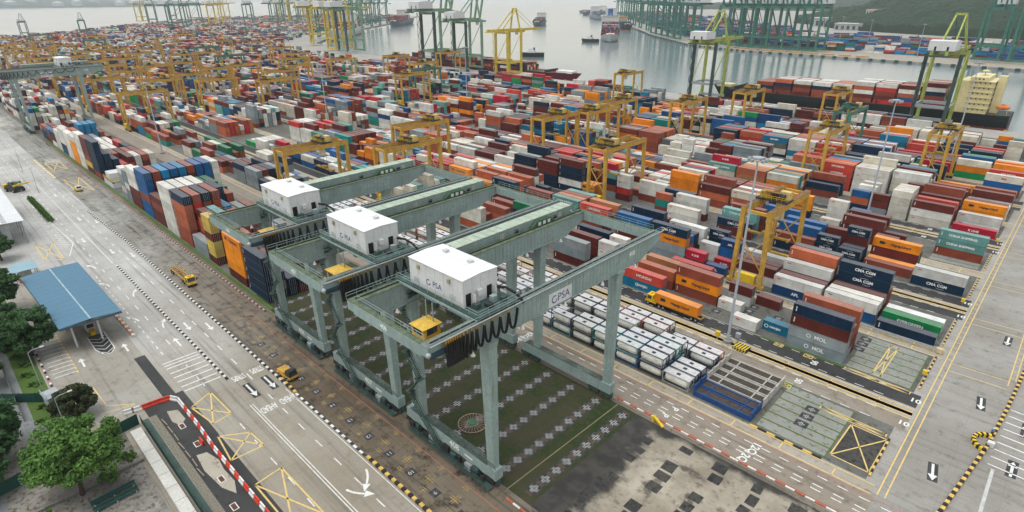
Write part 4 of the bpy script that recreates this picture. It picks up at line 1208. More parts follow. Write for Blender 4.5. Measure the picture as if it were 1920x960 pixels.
tr = random.Random(5)
tank_n = 0
tank_list = []
for s in range(5, 31):
    for c in range(6):
        if 23 <= s <= 24:
            continue
        n = 0 if tr.random() < (.06 if s < 14 else .22) else (2 if tr.random() < (.72 if c > 0 or s % 2 else .55) else 1)
        if s == 12 and c == 0:
            n = 0
        for t in range(n):
            tank_list.append((s, c, t))
for s, c, t in tank_list:
    fr = tr.choice(['black', 'black', 'black', 'black', 'navy', 'navy', 'grey', 'blue', 'teal'] if c < 4 else ['red', 'red', 'grey', 'black', 'navy'])
    lab = f"white tank in {FRAMES[fr][1]} frame, {('lower', 'upper')[t]} tier, {ordinal(s - 4)} tank from flat racks, {CNAME[c] if c < 5 else 'last column'}"
    o = thing("tank_container", lab, "tank container", (-42.8 - 6.2 * (s - 5) - 3.03, 95.0 + 2.7 * c, .02 + 2.53 * t), 0, "tank containers")
    place("tank_frame", FRAMEm, o, color=FRAMES[fr][0]); place("tank", TANKm, o); place("walkway", WALKm, o); place("hatch", HATm, o)
    if c == 0 or tr.random() < .3:
        place("placard", patch(tr.choice(['orange', 'green', 'red', 'blue'])), o, (tr.uniform(-1.5, 1.5), .075, 1.35))

# ================================================================== flat racks
BLUEF = mat("flat_rack_blue", (0.02, 0.075, 0.24), .5, 0, .25, .8, .4)
WHITEF = mat("flat_rack_white", (0.50, 0.48, 0.44), .6, 0, .25, .8, .5)
DECK = mat("flat_rack_deck", (0.075, 0.06, 0.05), .85, 0, .4, 1.0)


def flat_rack(x1, y, z, m, lab, tall=True):
    o = thing("flat_rack", lab, "flat rack", (x1 - 6.1, y, z), 0, "empty flat racks")
    f = MB()
    f.box(-6.0, 6.0, 0, .22, 0, .55); f.box(-6.0, 6.0, 2.2, 2.42, 0, .55)
    for x in (-6.0, -3.6, 3.3, 5.78):
        f.box(x, x + .22, .22, 2.2, .03, .5)
    f.build("base_frame", m, o)
    for xa, xb in ((-5.75, -3.65), (-3.35, 3.25), (3.55, 5.75)):
        MB().box(xa, xb, .24, 2.18, .3, .38).build("deck_panel", DECK, o)
    for sx, h in ((-1, 1.5), (1, .95)) if tall else ():
        e = MB(); xa, xb = sorted((sx * 6.02, sx * 5.8))
        e.box(xa, xb, .0, .25, .55, .55 + h); e.box(xa, xb, 2.17, 2.42, .55, .55 + h); e.box(xa, xb, .25, 2.17, .55, .55 + h * .8)
        e.build("end_wall", m, o)


for c in range(6):
    m, nm = ((BLUEF, "blue"), (BLUEF, "blue"), (WHITEF, "white"), (WHITEF, "white"), (WHITEF, "white"), (WHITEF, "grey-white"))[c]
    for t in range(2 if c else 2):
        flat_rack(-29.6, 95.0 + 2.83 * c, .02 + .62 * t, m, f"empty {nm} flat rack, {('lower', 'upper')[t]} of its pair, {CNAME[c] if c < 5 else 'last column'} beside the tanks", t == 1)

# ================================================================== green bridge cranes on rails
def handrail(pts, h=1.05, step=1.8, r=.035):
    b = MB()
    for p, q in zip(pts, pts[1:]):
        p = Vector(p); q = Vector(q); n = max(1, int((q - p).length / step))
        for k in range(n + 1):
            a = p.lerp(q, k / n); b.beam(a, a + Vector((0, 0, h)), r * 1.4)
        for z in (h, h * .55):
            b.beam(p + Vector((0, 0, z)), q + Vector((0, 0, z)), r * 1.6)
    return b


def stair(p, q, w=.8):
    """flight with stringers and treads from p up to q (along x)"""
    b = MB(); p = Vector(p); q = Vector(q)
    for s in (-w / 2, w / 2):
        b.beam(p + Vector((0, s, 0)), q + Vector((0, s, 0)), .08, .22)
        b.beam(p + Vector((0, s, 1.0)), q + Vector((0, s, 1.0)), .06)
    n = max(3, int((q - p).length / .32))
    for k in range(1, n):
        a = p.lerp(q, k / n); b.box(a.x - .14, a.x + .14, a.y - w / 2, a.y + w / 2, a.z - .02, a.z + .02)
    return b


def rmg(x0, number, label, house_y):
    """x0: camera-side girder; the other girder stands 18 m down the block"""
    o = thing("bridge_crane", label, "gantry crane", (x0, 0, 0), 0, "green bridge cranes")
    G0, G1 = 38.4, 96.0
    zt, zb = 32.4, 28.6
    xr = -18.2
    for gx in (0.0, xr):
        g = MB()
        g.prism_x([(G0, 30.9), (44.5, zb), (89.5, zb), (G1, 31.0), (G1, zt), (G0, zt)], gx - .75, gx + .75)
        go = g.build("girder", GREENST, o)
        rb = MB()
        for k in range(46):
            y = 45 + k * .98
            for s in (-1, 1):
                rb.box(gx + s * .75 - .035, gx + s * .75 + .035, y, y + .07, zb + .15, zt - .2)
        rb.build("stiffener_rib", GREENST, go)
        fl = MB().box(gx - .95, gx + .95, G0, G1, zt, zt + .08); fl.build("walkway", MOSSY if gx else mat("grey_walkway", (.17, .21, .19), .8, 0, .35, .6), go)
        fb = MB().box(gx - .9, gx + .9, 44.5, 89.5, zb - .1, zb); fb.build("flange", GREENST, go)
        MB().box(gx - .08, gx + .08, G0 + 1, G1 - 1, zt + .08, zt + .28).build("trolley_rail", DARKM, go)
        handrail([(gx + .9 * (1 if gx == 0 else -1), G0, zt + .08), (gx + .9 * (1 if gx == 0 else -1), G1, zt + .08)]).build("handrail", GREENST, go)
    for y, wd in ((G0 + .5, 1.0), (G1 - .6, 1.2)):
        MB().box(xr + .75, -.75, y - wd / 2, y + wd / 2, 30.6, zt - .02).build("end_tie", GREENST, o)
        handrail([(xr + .9, y + .4, zt), (-.9, y + .4, zt)]).build("handrail", GREENST, o)
        MB().box(xr + .75, -.75, y - .45, y + .45, zt - .02, zt + .04).build("tie_walkway", MOSSY, o)
    for y in (50.4, 82.2):
        for x in (0.0, xr - .6):
            l = MB(); near = y < 60
            bw, tw = (1.15, 1.75)
            vs = []
            for z, w, d in ((1.9, bw, 1.5), (27.2, tw, 2.0), (28.5, tw * 1.15, 2.6)):
                yy = y - (.5 if near else -.3) * (z - 1.9) / 27
                vs += [(x - d / 2, yy - w / 2, z), (x + d / 2, yy - w / 2, z), (x + d / 2, yy + w / 2, z), (x - d / 2, yy + w / 2, z)]
            l.add(vs, [(3, 2, 1, 0), (8, 9, 10, 11)] + [(a * 4 + i, a * 4 + (i + 1) % 4, (a + 1) * 4 + (i + 1) % 4, (a + 1) * 4 + i) for a in range(2) for i in range(4)])
            l.build("leg", GREENST, o)
        s = MB().box(xr - 4.6, 1.3, y - .85, y + .85, 1.75, 3.9)
        so = s.build("sill_beam", GREENST, o)
        MB().box(xr - 3.6, -.9, y - .8, y + .8, 3.9, 3.96).build("walkway", mat("worn_green_walkway", (0.10, 0.125, 0.11), .8, 0, .5, .4), so)
        for bxp in (xr - 3.9, xr - 1.0, -3.0, 0.0):
            bg_ = MB().box(bxp - 1.25, bxp + 1.25, y - .5, y + .5, .55, 1.7); bo = bg_.build("bogie", GREENDK, o)
            for w in (-.75, .75):
                wheel = MB().cyl((bxp + w, y - .25, .5), (bxp + w, y + .25, .5), .42, 12); wheel.build("wheel", DARKM, bo)
            MB().box(bxp - .9, bxp + .9, y - .95 if y < 60 else y + .5, y - .5 if y < 60 else y + .95, .9, 1.9).build("drive_motor", DARKM, bo)
        if y < 60:
            for k in range(11):
                xx = xr - 3.2 + k * 1.95; hh = (1.7, 2.1, 1.4, 1.9)[k % 4]
                MB().box(xx, xx + (1.3, .8, 1.5)[k % 3], y - 1.45, y - .9, .45, hh).build("drive_cabinet", (DARKM, GREENDK, DARKM, STEEL, GREENDK)[k % 5], o)
            for k in range(5):
                MB().tube([(xr - 3 + k * 4.2, y - 1.5, .9), (xr - 1.5 + k * 4.2, y - 1.75, 1.5), (xr + .6 + k * 4.2, y - 1.5, .8)], .09, 5).build("hose", BLACKR, o)
            MB().box(xr - 3, .8, y - 2.0, y - .86, .35, .42).build("service_walkway", GREENDK, o)
            handrail([(xr - 3, y - 1.95, .42), (.8, y - 1.95, .42)], 1.1).build("handrail", GREENDK, o)
            handrail([(xr - 4.2, y - .8, 3.95), (1.2, y - .8, 3.95)]).build("handrail", GREENDK, o)
            stair((xr + 6.5, y - 1.5, .4), (xr + 1.5, y - 1.5, 5.2)).build("stair", GREENDK, o)
            z = 5.2
            for k in range(6):
                xa, xb = (xr + 1.5, xr - 1.8) if k % 2 == 0 else (xr - 1.8, xr + 1.5)
                stair((xa, y - 1.6, z), (xb, y - 1.6, z + 4.2), .75).build("stair", GREENDK, o)
                MB().box(xb - .7, xb + .7, y - 2.2, y - .9, z + 4.14, z + 4.2).build("landing", GREENDK, o)
                MB().beam((xb, y - 1.0, z + 4.1), (xb, y - .2, z + 4.1), .12).build("bracket", GREENST, o)
                z += 4.2
        for k in range(3):
            wall_text(number, 1.75, LETW, (-9.0, y - .862, 3.0), o, '-Y', .03) if k == 0 and y < 60 else None
    MB().add([(-6.3, 50.4 - .864, 2.6), (-4.3, 50.4 - .864, 2.6), (-4.3, 50.4 - .864, 3.0), (-6.3, 50.4 - .864, 3.0)], [(0, 1, 2, 3)]).build("sign_plate", LETW, o)
    wall_text(number, 1.3, LETW, (.757, 86.2, 30.9), o, '+X', .03)
    wall_text(number, 1.1, LETW, (-9.5, G0 - .006, 31.5), o, '-Y', .03)
    sg = MB().box(.76, .84, 62.6, 68.4, 28.75, 31.2).build("sign_board", WHITEP, o)
    wall_text("PSA", 1.9, LETN, (.846, 66.3, 29.95), sg, '+X', .01)
    n = 20; e = MB()
    e.add([(.846, 64.0 + r_ * math.cos(2 * math.pi * a / n), 29.95 + r_ * math.sin(2 * math.pi * a / n)) for r_ in (.5, .72) for a in range(n)], [(a, (a + 1) % n, n + (a + 1) % n, n + a) for a in range(3, n)])
    e.build("emblem", LETN, sg)
    # festoon: rail pipe, trolleys, hanging cable loops
    MB().cyl((1.35, G0, 32.9), (1.35, G1, 32.9), .09, 8).build("festoon_rail", STEEL, o)
    for k in range(12):
        y = G0 + 2 + k * 4.8
        MB().beam((.9, y, 32.6), (1.35, y, 32.9), .1).build("rail_bracket", GREENST, o)
    ys = [41.0]
    for k in range(15):
        ys.append(ys[-1] + (.34 if k < 5 else .42 + .09 * (k - 5) + (.35 if k > 9 else 0)))
    scale_ = (house_y + 6.5 - 41.0) / (ys[-1] - 41.0)
    ys = [41.0 + (y - 41.0) * scale_ for y in ys]
    for ya, yb in zip(ys, ys[1:]):
        MB().box(1.25, 1.5, ya - .09, ya + .09, 32.0, 32.8).build("cable_trolley", mat("trolley_amber", (.5, .26, .03), .5, 0, .4, 1.5), o)
        for off in (0.0, .22):
            w = yb - ya; dep = 3.7 if w < .8 else 3.4 - .35 * (w - .8)
            pts = [(1.35 + off, ya + w * t, 32.35 - dep * (1 - abs(2 * t - 1) ** 2.6)) for t in np.linspace(0, 1, 15)]
            MB().tube(pts, .13, 5).build("festoon_cable", BLACKR, o)
    MB().box(.8, 1.3, G0 + .2, G0 + 4.0, 30.9, 31.5).build("name_plate", mat("navy_plate", (0.03, 0.05, 0.07), .5), o)
    MB().sphere((1.0, G0 - .1, 31.6), .38, 10, 6).build("warning_dome", STEEL, o)
    # lamps under the girders
    for gx in (0.0, xr):
        for k in range(5):
            y = 46 + k * 10.3
            MB().cyl((gx + 1.0, y, 28.5), (gx + 1.0, y, 27.9), .12, 8, .38).build("floodlight", WHITEP, o)
    # switch house on the outer girder
    xh = xr - 1.0
    MB().box(xh - 2.6, xh - .05, 57.5, 92.5, 30.9, 34.0).build("switch_house", GREENST, o)
    MB().box(xh - 2.75, xh + .1, 57.3, 92.7, 34.0, 34.12).build("switch_house_roof", ROOFGRN, o)
    for k in range(17):
        MB().box(xh - 2.7, xh + .05, 58.6 + 2 * k, 58.72 + 2 * k, 34.12, 34.18).build("roof_rib", ROOFGRN, o)
    for y, w, h in ((71.5, 1.0, 1.8), (88.5, 1.0, 1.8)):
        MB().box(xh - .05, xh + .02, y, y + w, 31.2, 31.2 + h + .4).build("door", mat("cream_door", (.55, .53, .45), .6), o)
    for y in (75.5, 87.0):
        MB().box(xh - .05, xh + .015, y, y + 1.1, 32.2, 33.2).build("window", GLASS, o)
    stp = MB().add([(xh + .05, 79.5, 32.5), (xh + .85, 79.5, 32.5), (xh + .85, 81.2, 33.7), (xh + .85, 85, 33.7), (xh + .85, 86.5, 32.5), (xh + .05, 86.5, 32.5), (xh + .05, 85, 33.7), (xh + .05, 81.2, 33.7)],
                   [(0, 1, 2, 7), (7, 2, 3, 6), (6, 3, 4, 5), (1, 4, 3, 2)])
    stp.build("step_over", mat("step_green", (.05, .11, .06), .7), o)
    for y in (81.4, 82.8, 84.2):
        MB().box(xh + .86, xh + .9, y, y + .8, 32.6, 33.4).build("air_conditioner", WHITEP, o)
    # trolley with machinery house and operator's cab
    hy0, hy1 = house_y, house_y + 6.9
    MB().box(xr - .6, .6, hy0 - .6, hy1 + .8, 32.72, 33.0).build("trolley_frame", GREENDK, o)
    for y in (hy0 - .5, hy1 + .6):
        MB().box(xr - .4, .4, y - .25, y + .25, 32.35, 32.72).build("trolley_beam", GREENST, o)
    hs = MB(); xa, xb = -15.9, -3.2
    ym = (hy0 + hy1) / 2
    hs.prism_x([(hy0, 33.02), (hy1, 33.02), (hy1, 37.4), (ym, 37.6), (hy0, 37.4)], xa, xb)
    ho = hs.build("machinery_house", WHITEP, o)
    MB().prism_x([(hy0 - .12, 37.42), (ym, 37.63), (hy1 + .12, 37.42), (hy1 + .12, 37.5), (ym, 37.71), (hy0 - .12, 37.5)], xa - .1, xb + .1).build("house_roof", mat("white_roof", (.70, .70, .71), .5, 0, .05, .4), ho)
    for q in range(1, 6):
        MB().box(xa + q * 2.1 - .02, xa + q * 2.1 + .02, hy0 - .02, hy0, 33.05, 37.38).build("panel_joint", mat("panel_joint", (.54, .54, .54), .7), ho)
    wall_text("PSA", 1.35, LETN, ((xa + xb) / 2 + .4, hy0 - .02, 34.6), ho, '-Y', .005)
    e = MB(); e.add([((xa + xb) / 2 - 1.7 + r_ * math.cos(2 * math.pi * a / n), hy0 - .02, 34.6 + r_ * math.sin(2 * math.pi * a / n)) for r_ in (.36, .52) for a in range(n)], [(a, (a + 1) % n, n + (a + 1) % n, n + a) for a in range(3, n)])
    e.build("emblem", LETN, ho)
    for q in range(1, 4):
        MB().box(xb, xb + .02, hy0 + q * 1.75 - .02, hy0 + q * 1.75 + .02, 35.2, 37.36).build("panel_joint", mat("panel_joint", (.54, .54, .54), .7), ho)
    for q in range(1, 7):
        MB().add([(xa + q * 1.82 - .03, hy0 - .1, 37.52), (xa + q * 1.82 + .03, hy0 - .1, 37.52), (xa + q * 1.82 + .03, ym, 37.73), (xa + q * 1.82 - .03, ym, 37.73)], [(0, 1, 2, 3)]).build("roof_seam", mat("roof_seam", (.58, .58, .58), .7), ho)
        MB().add([(xa + q * 1.82 - .03, ym, 37.73), (xa + q * 1.82 + .03, ym, 37.73), (xa + q * 1.82 + .03, hy1 + .1, 37.52), (xa + q * 1.82 - .03, hy1 + .1, 37.52)], [(0, 1, 2, 3)]).build("roof_seam", mat("roof_seam", (.58, .58, .58), .7), ho)
    for x in (xa + 2.6, xa + 8.4):
        MB().box(x, x + .8, ym + 1.2, ym + 2.0, 37.5, 38.0).build("roof_vent", mat("vent_grey", (.58, .58, .58), .6), ho)
    for x in (xa + 1.0, xa + 9.6):
        MB().box(x, x + 1.3, hy0 - .05, hy0 - .01, 33.6, 34.5).build("louvre", mat("louvre_grey", (.50, .51, .51), .7), ho)
    MB().box(xa + .3, xb - .3, hy0 - .03, hy0, 33.02, 33.25).build("grime_rail", mat("grime_rail", (.30, .28, .24), .8), ho)
    for y in (hy0 + .5, hy0 + 4.7):
        MB().box(xb - .02, xb + .03, y, y + 1.0, 33.05, 35.1).build("door_opening", DARKIN, ho)
        dl = MB().box(xb + .03, xb + 1.05, y + 1.0, y + 1.07, 33.05, 35.1); dl.build("door", mat("house_door", (.66, .67, .64), .5), ho)
    MB().box(xb, xb + .5, hy0 + 2.6, hy0 + 3.5, 34.3, 35.2).build("air_conditioner", WHITEP, ho)
    for x in (xa + 2.2, xb - 3.2):
        MB().box(x, x + .5, hy0 - .3, hy0, 36.2, 36.9).build("flood_lamp", mat("khaki_lamp", (.4, .36, .22), .5), ho)
    handrail([(xr - .4, hy0 - .55, 33.0), (.5, hy0 - .55, 33.0), (.5, hy1 + .7, 33.0), (xr - .4, hy1 + .7, 33.0)]).build("trolley_handrail", GREENST, o)
    for k, (dx, dy, w, h) in enumerate(((-2.4, 1.0, .9, .8), (-1.6, 2.6, 1.1, .6), (-2.2, 4.2, .8, 1.0), (-1.2, 5.4, .7, .7))):
        MB().box(dx, dx + w, hy0 + dy, hy0 + dy + 1.0, 33.0, 33.0 + h).build("deck_gear", (GREENDK, DARKM, GREENST)[k % 3], o)
    MB().tube([(xb + .2, hy1 - .8, 34.6), (-1.6, hy1 + .2, 34.5), (0, hy1 + .6, 34.0), (1.0, hy1 + .9, 33.2), (1.35, hy1 + 1.0, 32.6)], .22, 7).build("cable_chute", BLACKR, o)
    # underside gear
    for k in range(7):
        x = -15 + k * 2.1
        MB().box(x, x + 1.1, hy0 + .4 + (k % 3) * 1.5, hy0 + 2.0 + (k % 3) * 1.5, 31.4 - .3 * (k % 2), 32.7).build("hoist_gear", (DARKM, GREENDK)[k % 2], o)
    cx, cy_ = -9.2, hy0 - 2.6
    cb = MB().box(cx - 1.5, cx + 1.5, cy_ - 1.6, cy_ + 1.6, 26.6, 29.3).build("operator_cab", mat("cab_yellow", (.66, .38, .04), .5, 0, .25, .8, .4), o)
    rf = MB(); rf.add([(cx - 1.75, cy_ - 1.9, 29.32), (cx + 1.75, cy_ - 1.9, 29.32), (cx + 1.75, cy_ + 1.9, 29.32), (cx - 1.75, cy_ + 1.9, 29.32), (cx - .5, cy_ - .5, 29.75), (cx + .5, cy_ - .5, 29.75), (cx + .5, cy_ + .5, 29.75), (cx - .5, cy_ + .5, 29.75)], BOXF)
    rf.build("cab_roof", mat("cab_roof", (.70, .45, .08), .6, 0, .25, 1.0, .3), cb)
    MB().box(cx - 1.0, cx + 1.0, cy_ - 1.63, cy_ - 1.59, 28.0, 29.1).build("cab_window", GLASS, cb); MB().box(cx + 1.48, cx + 1.53, cy_ - 1.0, cy_ + 1.0, 28.0, 29.1).build("cab_window", GLASS, cb)
    MB().box(cx - 1.9, cx + 1.9, cy_ - 2.2, cy_ + 2.0, 26.5, 26.6).build("cab_platform", YEL, cb)
    handrail([(cx - 1.85, cy_ - 2.15, 26.6), (cx + 1.85, cy_ - 2.15, 26.6), (cx + 1.85, cy_ + 1.95, 26.6)], 1.0, 1.0).build("cab_handrail", YELB, cb)
    for dx in (-.7, .9):
        MB().beam((cx + dx, cy_ + .8, 29.6), (cx + dx, cy_ + .8, 32.8), .14).build("cab_hanger", GREENST, cb)
    # access tower beside the house
    tw = MB()
    for x in (xr + .6, xr + 1.8):
        for y in (hy1 + 1.0, hy1 + 2.0):
            tw.beam((x, y, 29.5), (x, y, 36.4), .1)
    for z in (30.8, 32.2, 33.6, 35.0, 36.4):
        tw.beam((xr + .6, hy1 + 1.0, z), (xr + 1.8, hy1 + 2.0, z), .08); tw.beam((xr + .6, hy1 + 2.0, z), (xr + 1.8, hy1 + 1.0, z), .08)
    tw.build("access_tower", GREENST, o)
    return o


rmg(-54.0, "408", "green bridge crane with white machinery house, closest of three over the empty block", 48.2)
rmg(-80.9, "407", "green bridge crane with white machinery house, middle of three over the empty block", 49.2)
rmg(-109.0, "406", "green bridge crane over the tall container block, last of three side by side", 49.2)
rmg(-458.0, "405", "green bridge crane standing alone far down the truck road block", 74.0).scale = (1.15, 1.0, 1.12)

# ================================================================== yellow rubber-tyred yard cranes
RTGY = {r: ((y0 - 2.3, y0 + 23.3) if r % 2 else (y0 - 8.0, y0 + 19.0)) for r, y0 in ROWY.items()}


def rtg_mesh(m, detail):
    """parts about the middle of the span; legs 7 m apart along x"""
    S = 13.0; Hh = 21.4; P = []
    for x in (-3.5, 3.5):
        P.append(("girder", MB().prism_x([(-S - .6, Hh), (S + .6, Hh), (S + .6, Hh + 1.7), (-S - .6, Hh + 1.7)], x - .65, x + .65).mesh("girder", m)))
        P.append(("girder_walkway", MB().box(x - .7, x + .7, -S - .5, S + .5, Hh + 1.7, Hh + 1.76).mesh("girder_walkway", mat("rusty_walkway", (.22, .13, .06), .8, 0, .4, .6))))
    for sx in (-3.5, 3.5):
        for sy in (-S, S):
            P.append(("leg", MB().beam((sx * 1.15, sy, 1.6), (sx, sy, Hh), .95, 1.05, w2=1.15, h2=1.2).mesh("leg", m)))
    for sy in (-S, S):
        P.append(("sill_beam", MB().box(-5.2, 5.2, sy - .5, sy + .5, 1.15, 2.1).mesh("sill_beam", m)))
        P.append(("top_tie", MB().box(-3.0, 3.0, sy - .3, sy + .3, Hh + .4, Hh + 1.2).mesh("top_tie", m)))
        if detail:
            b = MB(); b.beam((-3.9, sy, 5.5), (3.7, sy, 15.5), .26); P.append(("brace", b.mesh("brace", m)))
            b = MB(); b.beam((3.9, sy, 5.5), (-3.7, sy, 15.5), .26); P.append(("brace", b.mesh("brace", m)))
            for x in (-4.6, -3.3, 3.3, 4.6):
                P.append(("wheel", MB().cyl((x, sy - .3, .65), (x, sy + .3, .65), .65, 14).mesh("wheel", BLACKR)))
        else:
            P.append(("wheel_set", MB().box(-5, 5, sy - .3, sy + .3, .1, 1.15).mesh("wheel_set", BLACKR)))
    P.append(("power_unit", MB().box(-2.6, 2.6, -S - 1.0, -S + .9, 2.1, 4.6).mesh("power_unit", YELB if m == YEL else m)))
    return P


def trolley_parts(m):
    """crab on top of the girders, about its own centre"""
    T = []
    b = MB().box(-4.3, 4.3, -2.2, 2.2, 23.3, 23.7); T.append(("trolley_frame", b.mesh("trolley_frame", DARKM if m == YEL else m)))
    b = MB(); b.box(-3.2, -.6, -1.6, 1.0, 23.7, 25.6); T.append(("hoist_housing", b.mesh("hoist_housing", mat("hoist_ochre", (.42, .25, .05), .6, 0, .4, 1.2, .5) if m == YEL else m)))
    b = MB(); b.cyl((-.2, -.6, 24.7), (3.0, -.6, 24.7), .75, 12); T.append(("hoist_drum", b.mesh("hoist_drum", DARKM)))
    b = MB(); b.box(1.2, 3.9, .3, 2.0, 23.7, 25.9); T.append(("electric_cabinet", b.mesh("electric_cabinet", mat("pale_cabinet", (.62, .47, .2), .6, 0, .2, .8))))
    b = handrail([(-4.2, -2.1, 23.7), (4.2, -2.1, 23.7), (4.2, 2.1, 23.7), (-4.2, 2.1, 23.7), (-4.2, -2.1, 23.7)], 1.1, 1.2, .05); T.append(("handrail", b.mesh("handrail", YELB if m == YEL else m)))
    b = MB(); b.box(-2.0, 2.0, -2.0, -1.0, 25.7, 25.85); b.beam((-1.8, -1.5, 23.7), (-1.8, -1.5, 25.7), .16); b.beam((1.8, -1.5, 23.7), (1.8, -1.5, 25.7), .16); T.append(("sheave_frame", b.mesh("sheave_frame", mat("rust_frame", (.25, .13, .05), .8))))
    b = MB(); b.box(2.0, 3.6, -2.6, -.6, 18.8, 21.2); T.append(("operator_cab", b.mesh("operator_cab", mat("rtg_cab", (.6, .52, .34), .5))))
    b = MB(); b.box(-5.8, 5.8, -.5, .5, 0, .45); b.box(-6.0, -5.6, -1.2, 1.2, -.1, .5); b.box(5.6, 6.0, -1.2, 1.2, -.1, .5); b.box(-1.6, 1.6, -.9, .9, .45, 1.2); T.append(("spreader", b.mesh("spreader", mat("hoist_ochre", (.42, .25, .05), .6))))
    b = MB()
    for x in (-1.4, 1.4):
        for y in (-.7, .7):
            b.beam((x, y, 1.0), (x, y, 23.3), .06)
    T.append(("hoist_rope", b.mesh("hoist_rope", BLACKR)))
    return T


RTG_SPOTS = [  # row, x, trolley place (-1..1), colour, words
    (3, -55.0, -.25, 'y', "yellow yard crane beside the tall grey lamp mast, nearest the orange truck"),
    (4, -127.0, -.8, 'y', "yellow yard crane in the third row, its trolley at the road end"),
    (6, -178.0, -.7, 'y', "yellow yard crane in front of another crane in the middle rows"),
    (7, -186.0, .5, 'y', "yellow yard crane just behind another crane in the middle rows"),
    (5, -183.0, 0.1, 'y', "yellow yard crane over the pale blue container stacks, trolley at mid span"),
    (8, -158.0, -.2, 'y', "yellow yard crane in the seventh row before the grey water"),
    (7, -77.0, .1, 'y', "yellow yard crane over the pale yellow containers, trolley at mid span"),
    (8, -40.0, -.1, 'y', "bright yellow yard crane beside the lamp mast near the cream ship bridge"),
    (3, -216.0, .6, 'y', "yellow yard crane behind the first one past the green bridge cranes"),
    (2, -187.0, 0.0, 'y', "yellow yard crane just behind the green bridge cranes, pale cabinet on its trolley"),
    (1, -212.0, .45, 'y', "yellow yard crane nearest the tall container block, just past the bridge cranes"),
    (4, -418.0, -.8, 'y', "yellow yard crane beyond the cross road over white tanks"),
    (7, -372.0, -.6, 'y', "yellow yard crane standing beyond the cross road in the sixth row"),
    (3, -503.0, -.2, 'y', "yellow yard crane with double frame far along the second row"),
    (1, -424.0, .5, 'y', "yellow yard crane beside the lone green bridge crane"),
    (10, -510.0, .0, 'y', "yellow yard crane near the water before the pale ship"),
    (12, -496.0, .0, 'y', "yellow yard crane on the quay before the red ship"),
    (11, -254.0, -.7, 'y', "yellow yard crane alone on the bare quay apron"),
    (10, -149.0, .3, 'y', "yellow yard crane before the bow of the black ship"),
    (11, -108.0, .3, 'y', "yellow yard crane before the deck cargo of the black ship"),
    (9, -85.0, .0, 'g', "dark green yard crane near the black ship"),
    (8, -392.0, .4, 'g', "dark green yard crane beyond the cross road in the seventh row"),
    (4, -600.0, .2, 'y', "yellow yard crane far off over white containers"), (5, -540.0, -.5, 'y', "yellow yard crane far off, low over the fourth row"),
    (2, -560.0, .2, 'y', "yellow yard crane far off behind the bridge crane house"), (2, -620.0, -.3, 'y', "second yellow yard crane far off behind the bridge crane house"),
    (3, -690.0, .2, 'y', "hazy yellow yard crane in the second row"), (4, -745.0, .3, 'y', "hazy yellow yard crane in the third row"), (6, -640.0, -.2, 'g', "hazy green yard crane in the fifth row"),
    (6, -700.0, .4, 'y', "hazy yellow yard crane in the fifth row"), (8, -610.0, .1, 'y', "hazy yellow yard crane in the seventh row"), (9, -700.0, .0, 'y', "hazy yellow yard crane in the eighth row"),
    (5, -800.0, .3, 'y', "hazy yellow yard crane, far end of the fourth row"), (7, -780.0, -.3, 'g', "hazy green yard crane, far end of the sixth row"), (3, -820.0, .1, 'y', "hazy yellow yard crane, far end of the second row"), (2, -760.0, .3, 'y', "hazy yellow yard crane, far end of the first row"),
    (1, -620.0, .0, 'y', "yellow yard crane behind the lone bridge crane"), (1, -760.0, .0, 'y', "faint yellow yard crane behind the lone bridge crane"), (10, -820.0, .0, 'y', "hazy yellow yard crane near the far quay"), (9, -880.0, .2, 'y', "faint yellow yard crane near the far quay"),
    (4, -900.0, .0, 'y', "faint yellow yard crane in the third row"), (6, -900.0, .0, 'y', "faint yellow yard crane in the fifth row"), (2, -920.0, .0, 'y', "faint yellow yard crane in the first row"),
    (1, -1000.0, .1, 'y', "faint pale crane among the far haze, nearest the truck road"), (5, -1050.0, .1, 'g', "faint green crane among the far haze"), (3, -1080.0, .1, 'y', "faint yellow crane among the far haze, second row"), (8, -1020.0, .1, 'y', "faint yellow crane among the far haze, seventh row"),
    (10, -1100.0, .1, 'y', "faint yellow crane among the far haze, ninth row"), (6, -1160.0, .1, 'y', "faint yellow crane among the far haze, fifth row"), (2, -1200.0, .1, 'y', "faint yellow crane among the far haze, first row"), (4, -1280.0, .1, 'g', "faintest green crane among the far haze"),
]
RTG_SPOTS += [(2, -480, 0.3, 'y', 'yellow yard crane past the cross road in the first row, trolley toward the water'), (1, -520, -0.4, 'y', 'yellow yard crane close behind the lone bridge crane, trolley toward the road'), (3, -455, 0.4, 'y', 'yellow yard crane in the second row, paired with a farther one'), (5, -470, 0.3, 'y', 'yellow yard crane beyond the cross road in the fourth row'), (6, -500, -0.3, 'y', 'yellow yard crane beyond the cross road in the fifth row'), (4, -530, 0.4, 'y', 'yellow yard crane in the third row, beyond the white tanks'), (2, -680, 0.3, 'y', 'second hazy yellow yard crane, middle of the first row'), (3, -590, -0.4, 'y', 'hazy yellow yard crane, middle of the second row'), (8, -520, 0.2, 'y', 'yellow yard crane past the cross road in the seventh row'), (9, -430, -0.2, 'y', 'yellow yard crane past the cross road in the eighth row'), (5, -690, 0.2, 'y', 'hazy yellow yard crane, middle of the fourth row'), (7, -560, 0.3, 'y', 'yellow yard crane past the cross road in the sixth row'), (1, -700, 0.3, 'y', 'hazy yellow yard crane behind the bridge crane legs'), (1, -860, 0.3, 'y', 'faint yellow yard crane nearest the far truck road'), (4, -830, 0.3, 'y', 'faint yellow yard crane, far end of the third row'), (2, -1040, 0.3, 'y', 'faintest yellow crane in the first row'), (1, -930, 0.1, 'y', 'faintest yellow crane by the far truck road'), (3, -960, 0.1, 'y', 'faintest yellow crane in the second row')]
RT = {}
for c_, m in (('y', YEL), ('g', QGREEN)):
    RT[c_] = (rtg_mesh(m, True), rtg_mesh(m, False), trolley_parts(m))
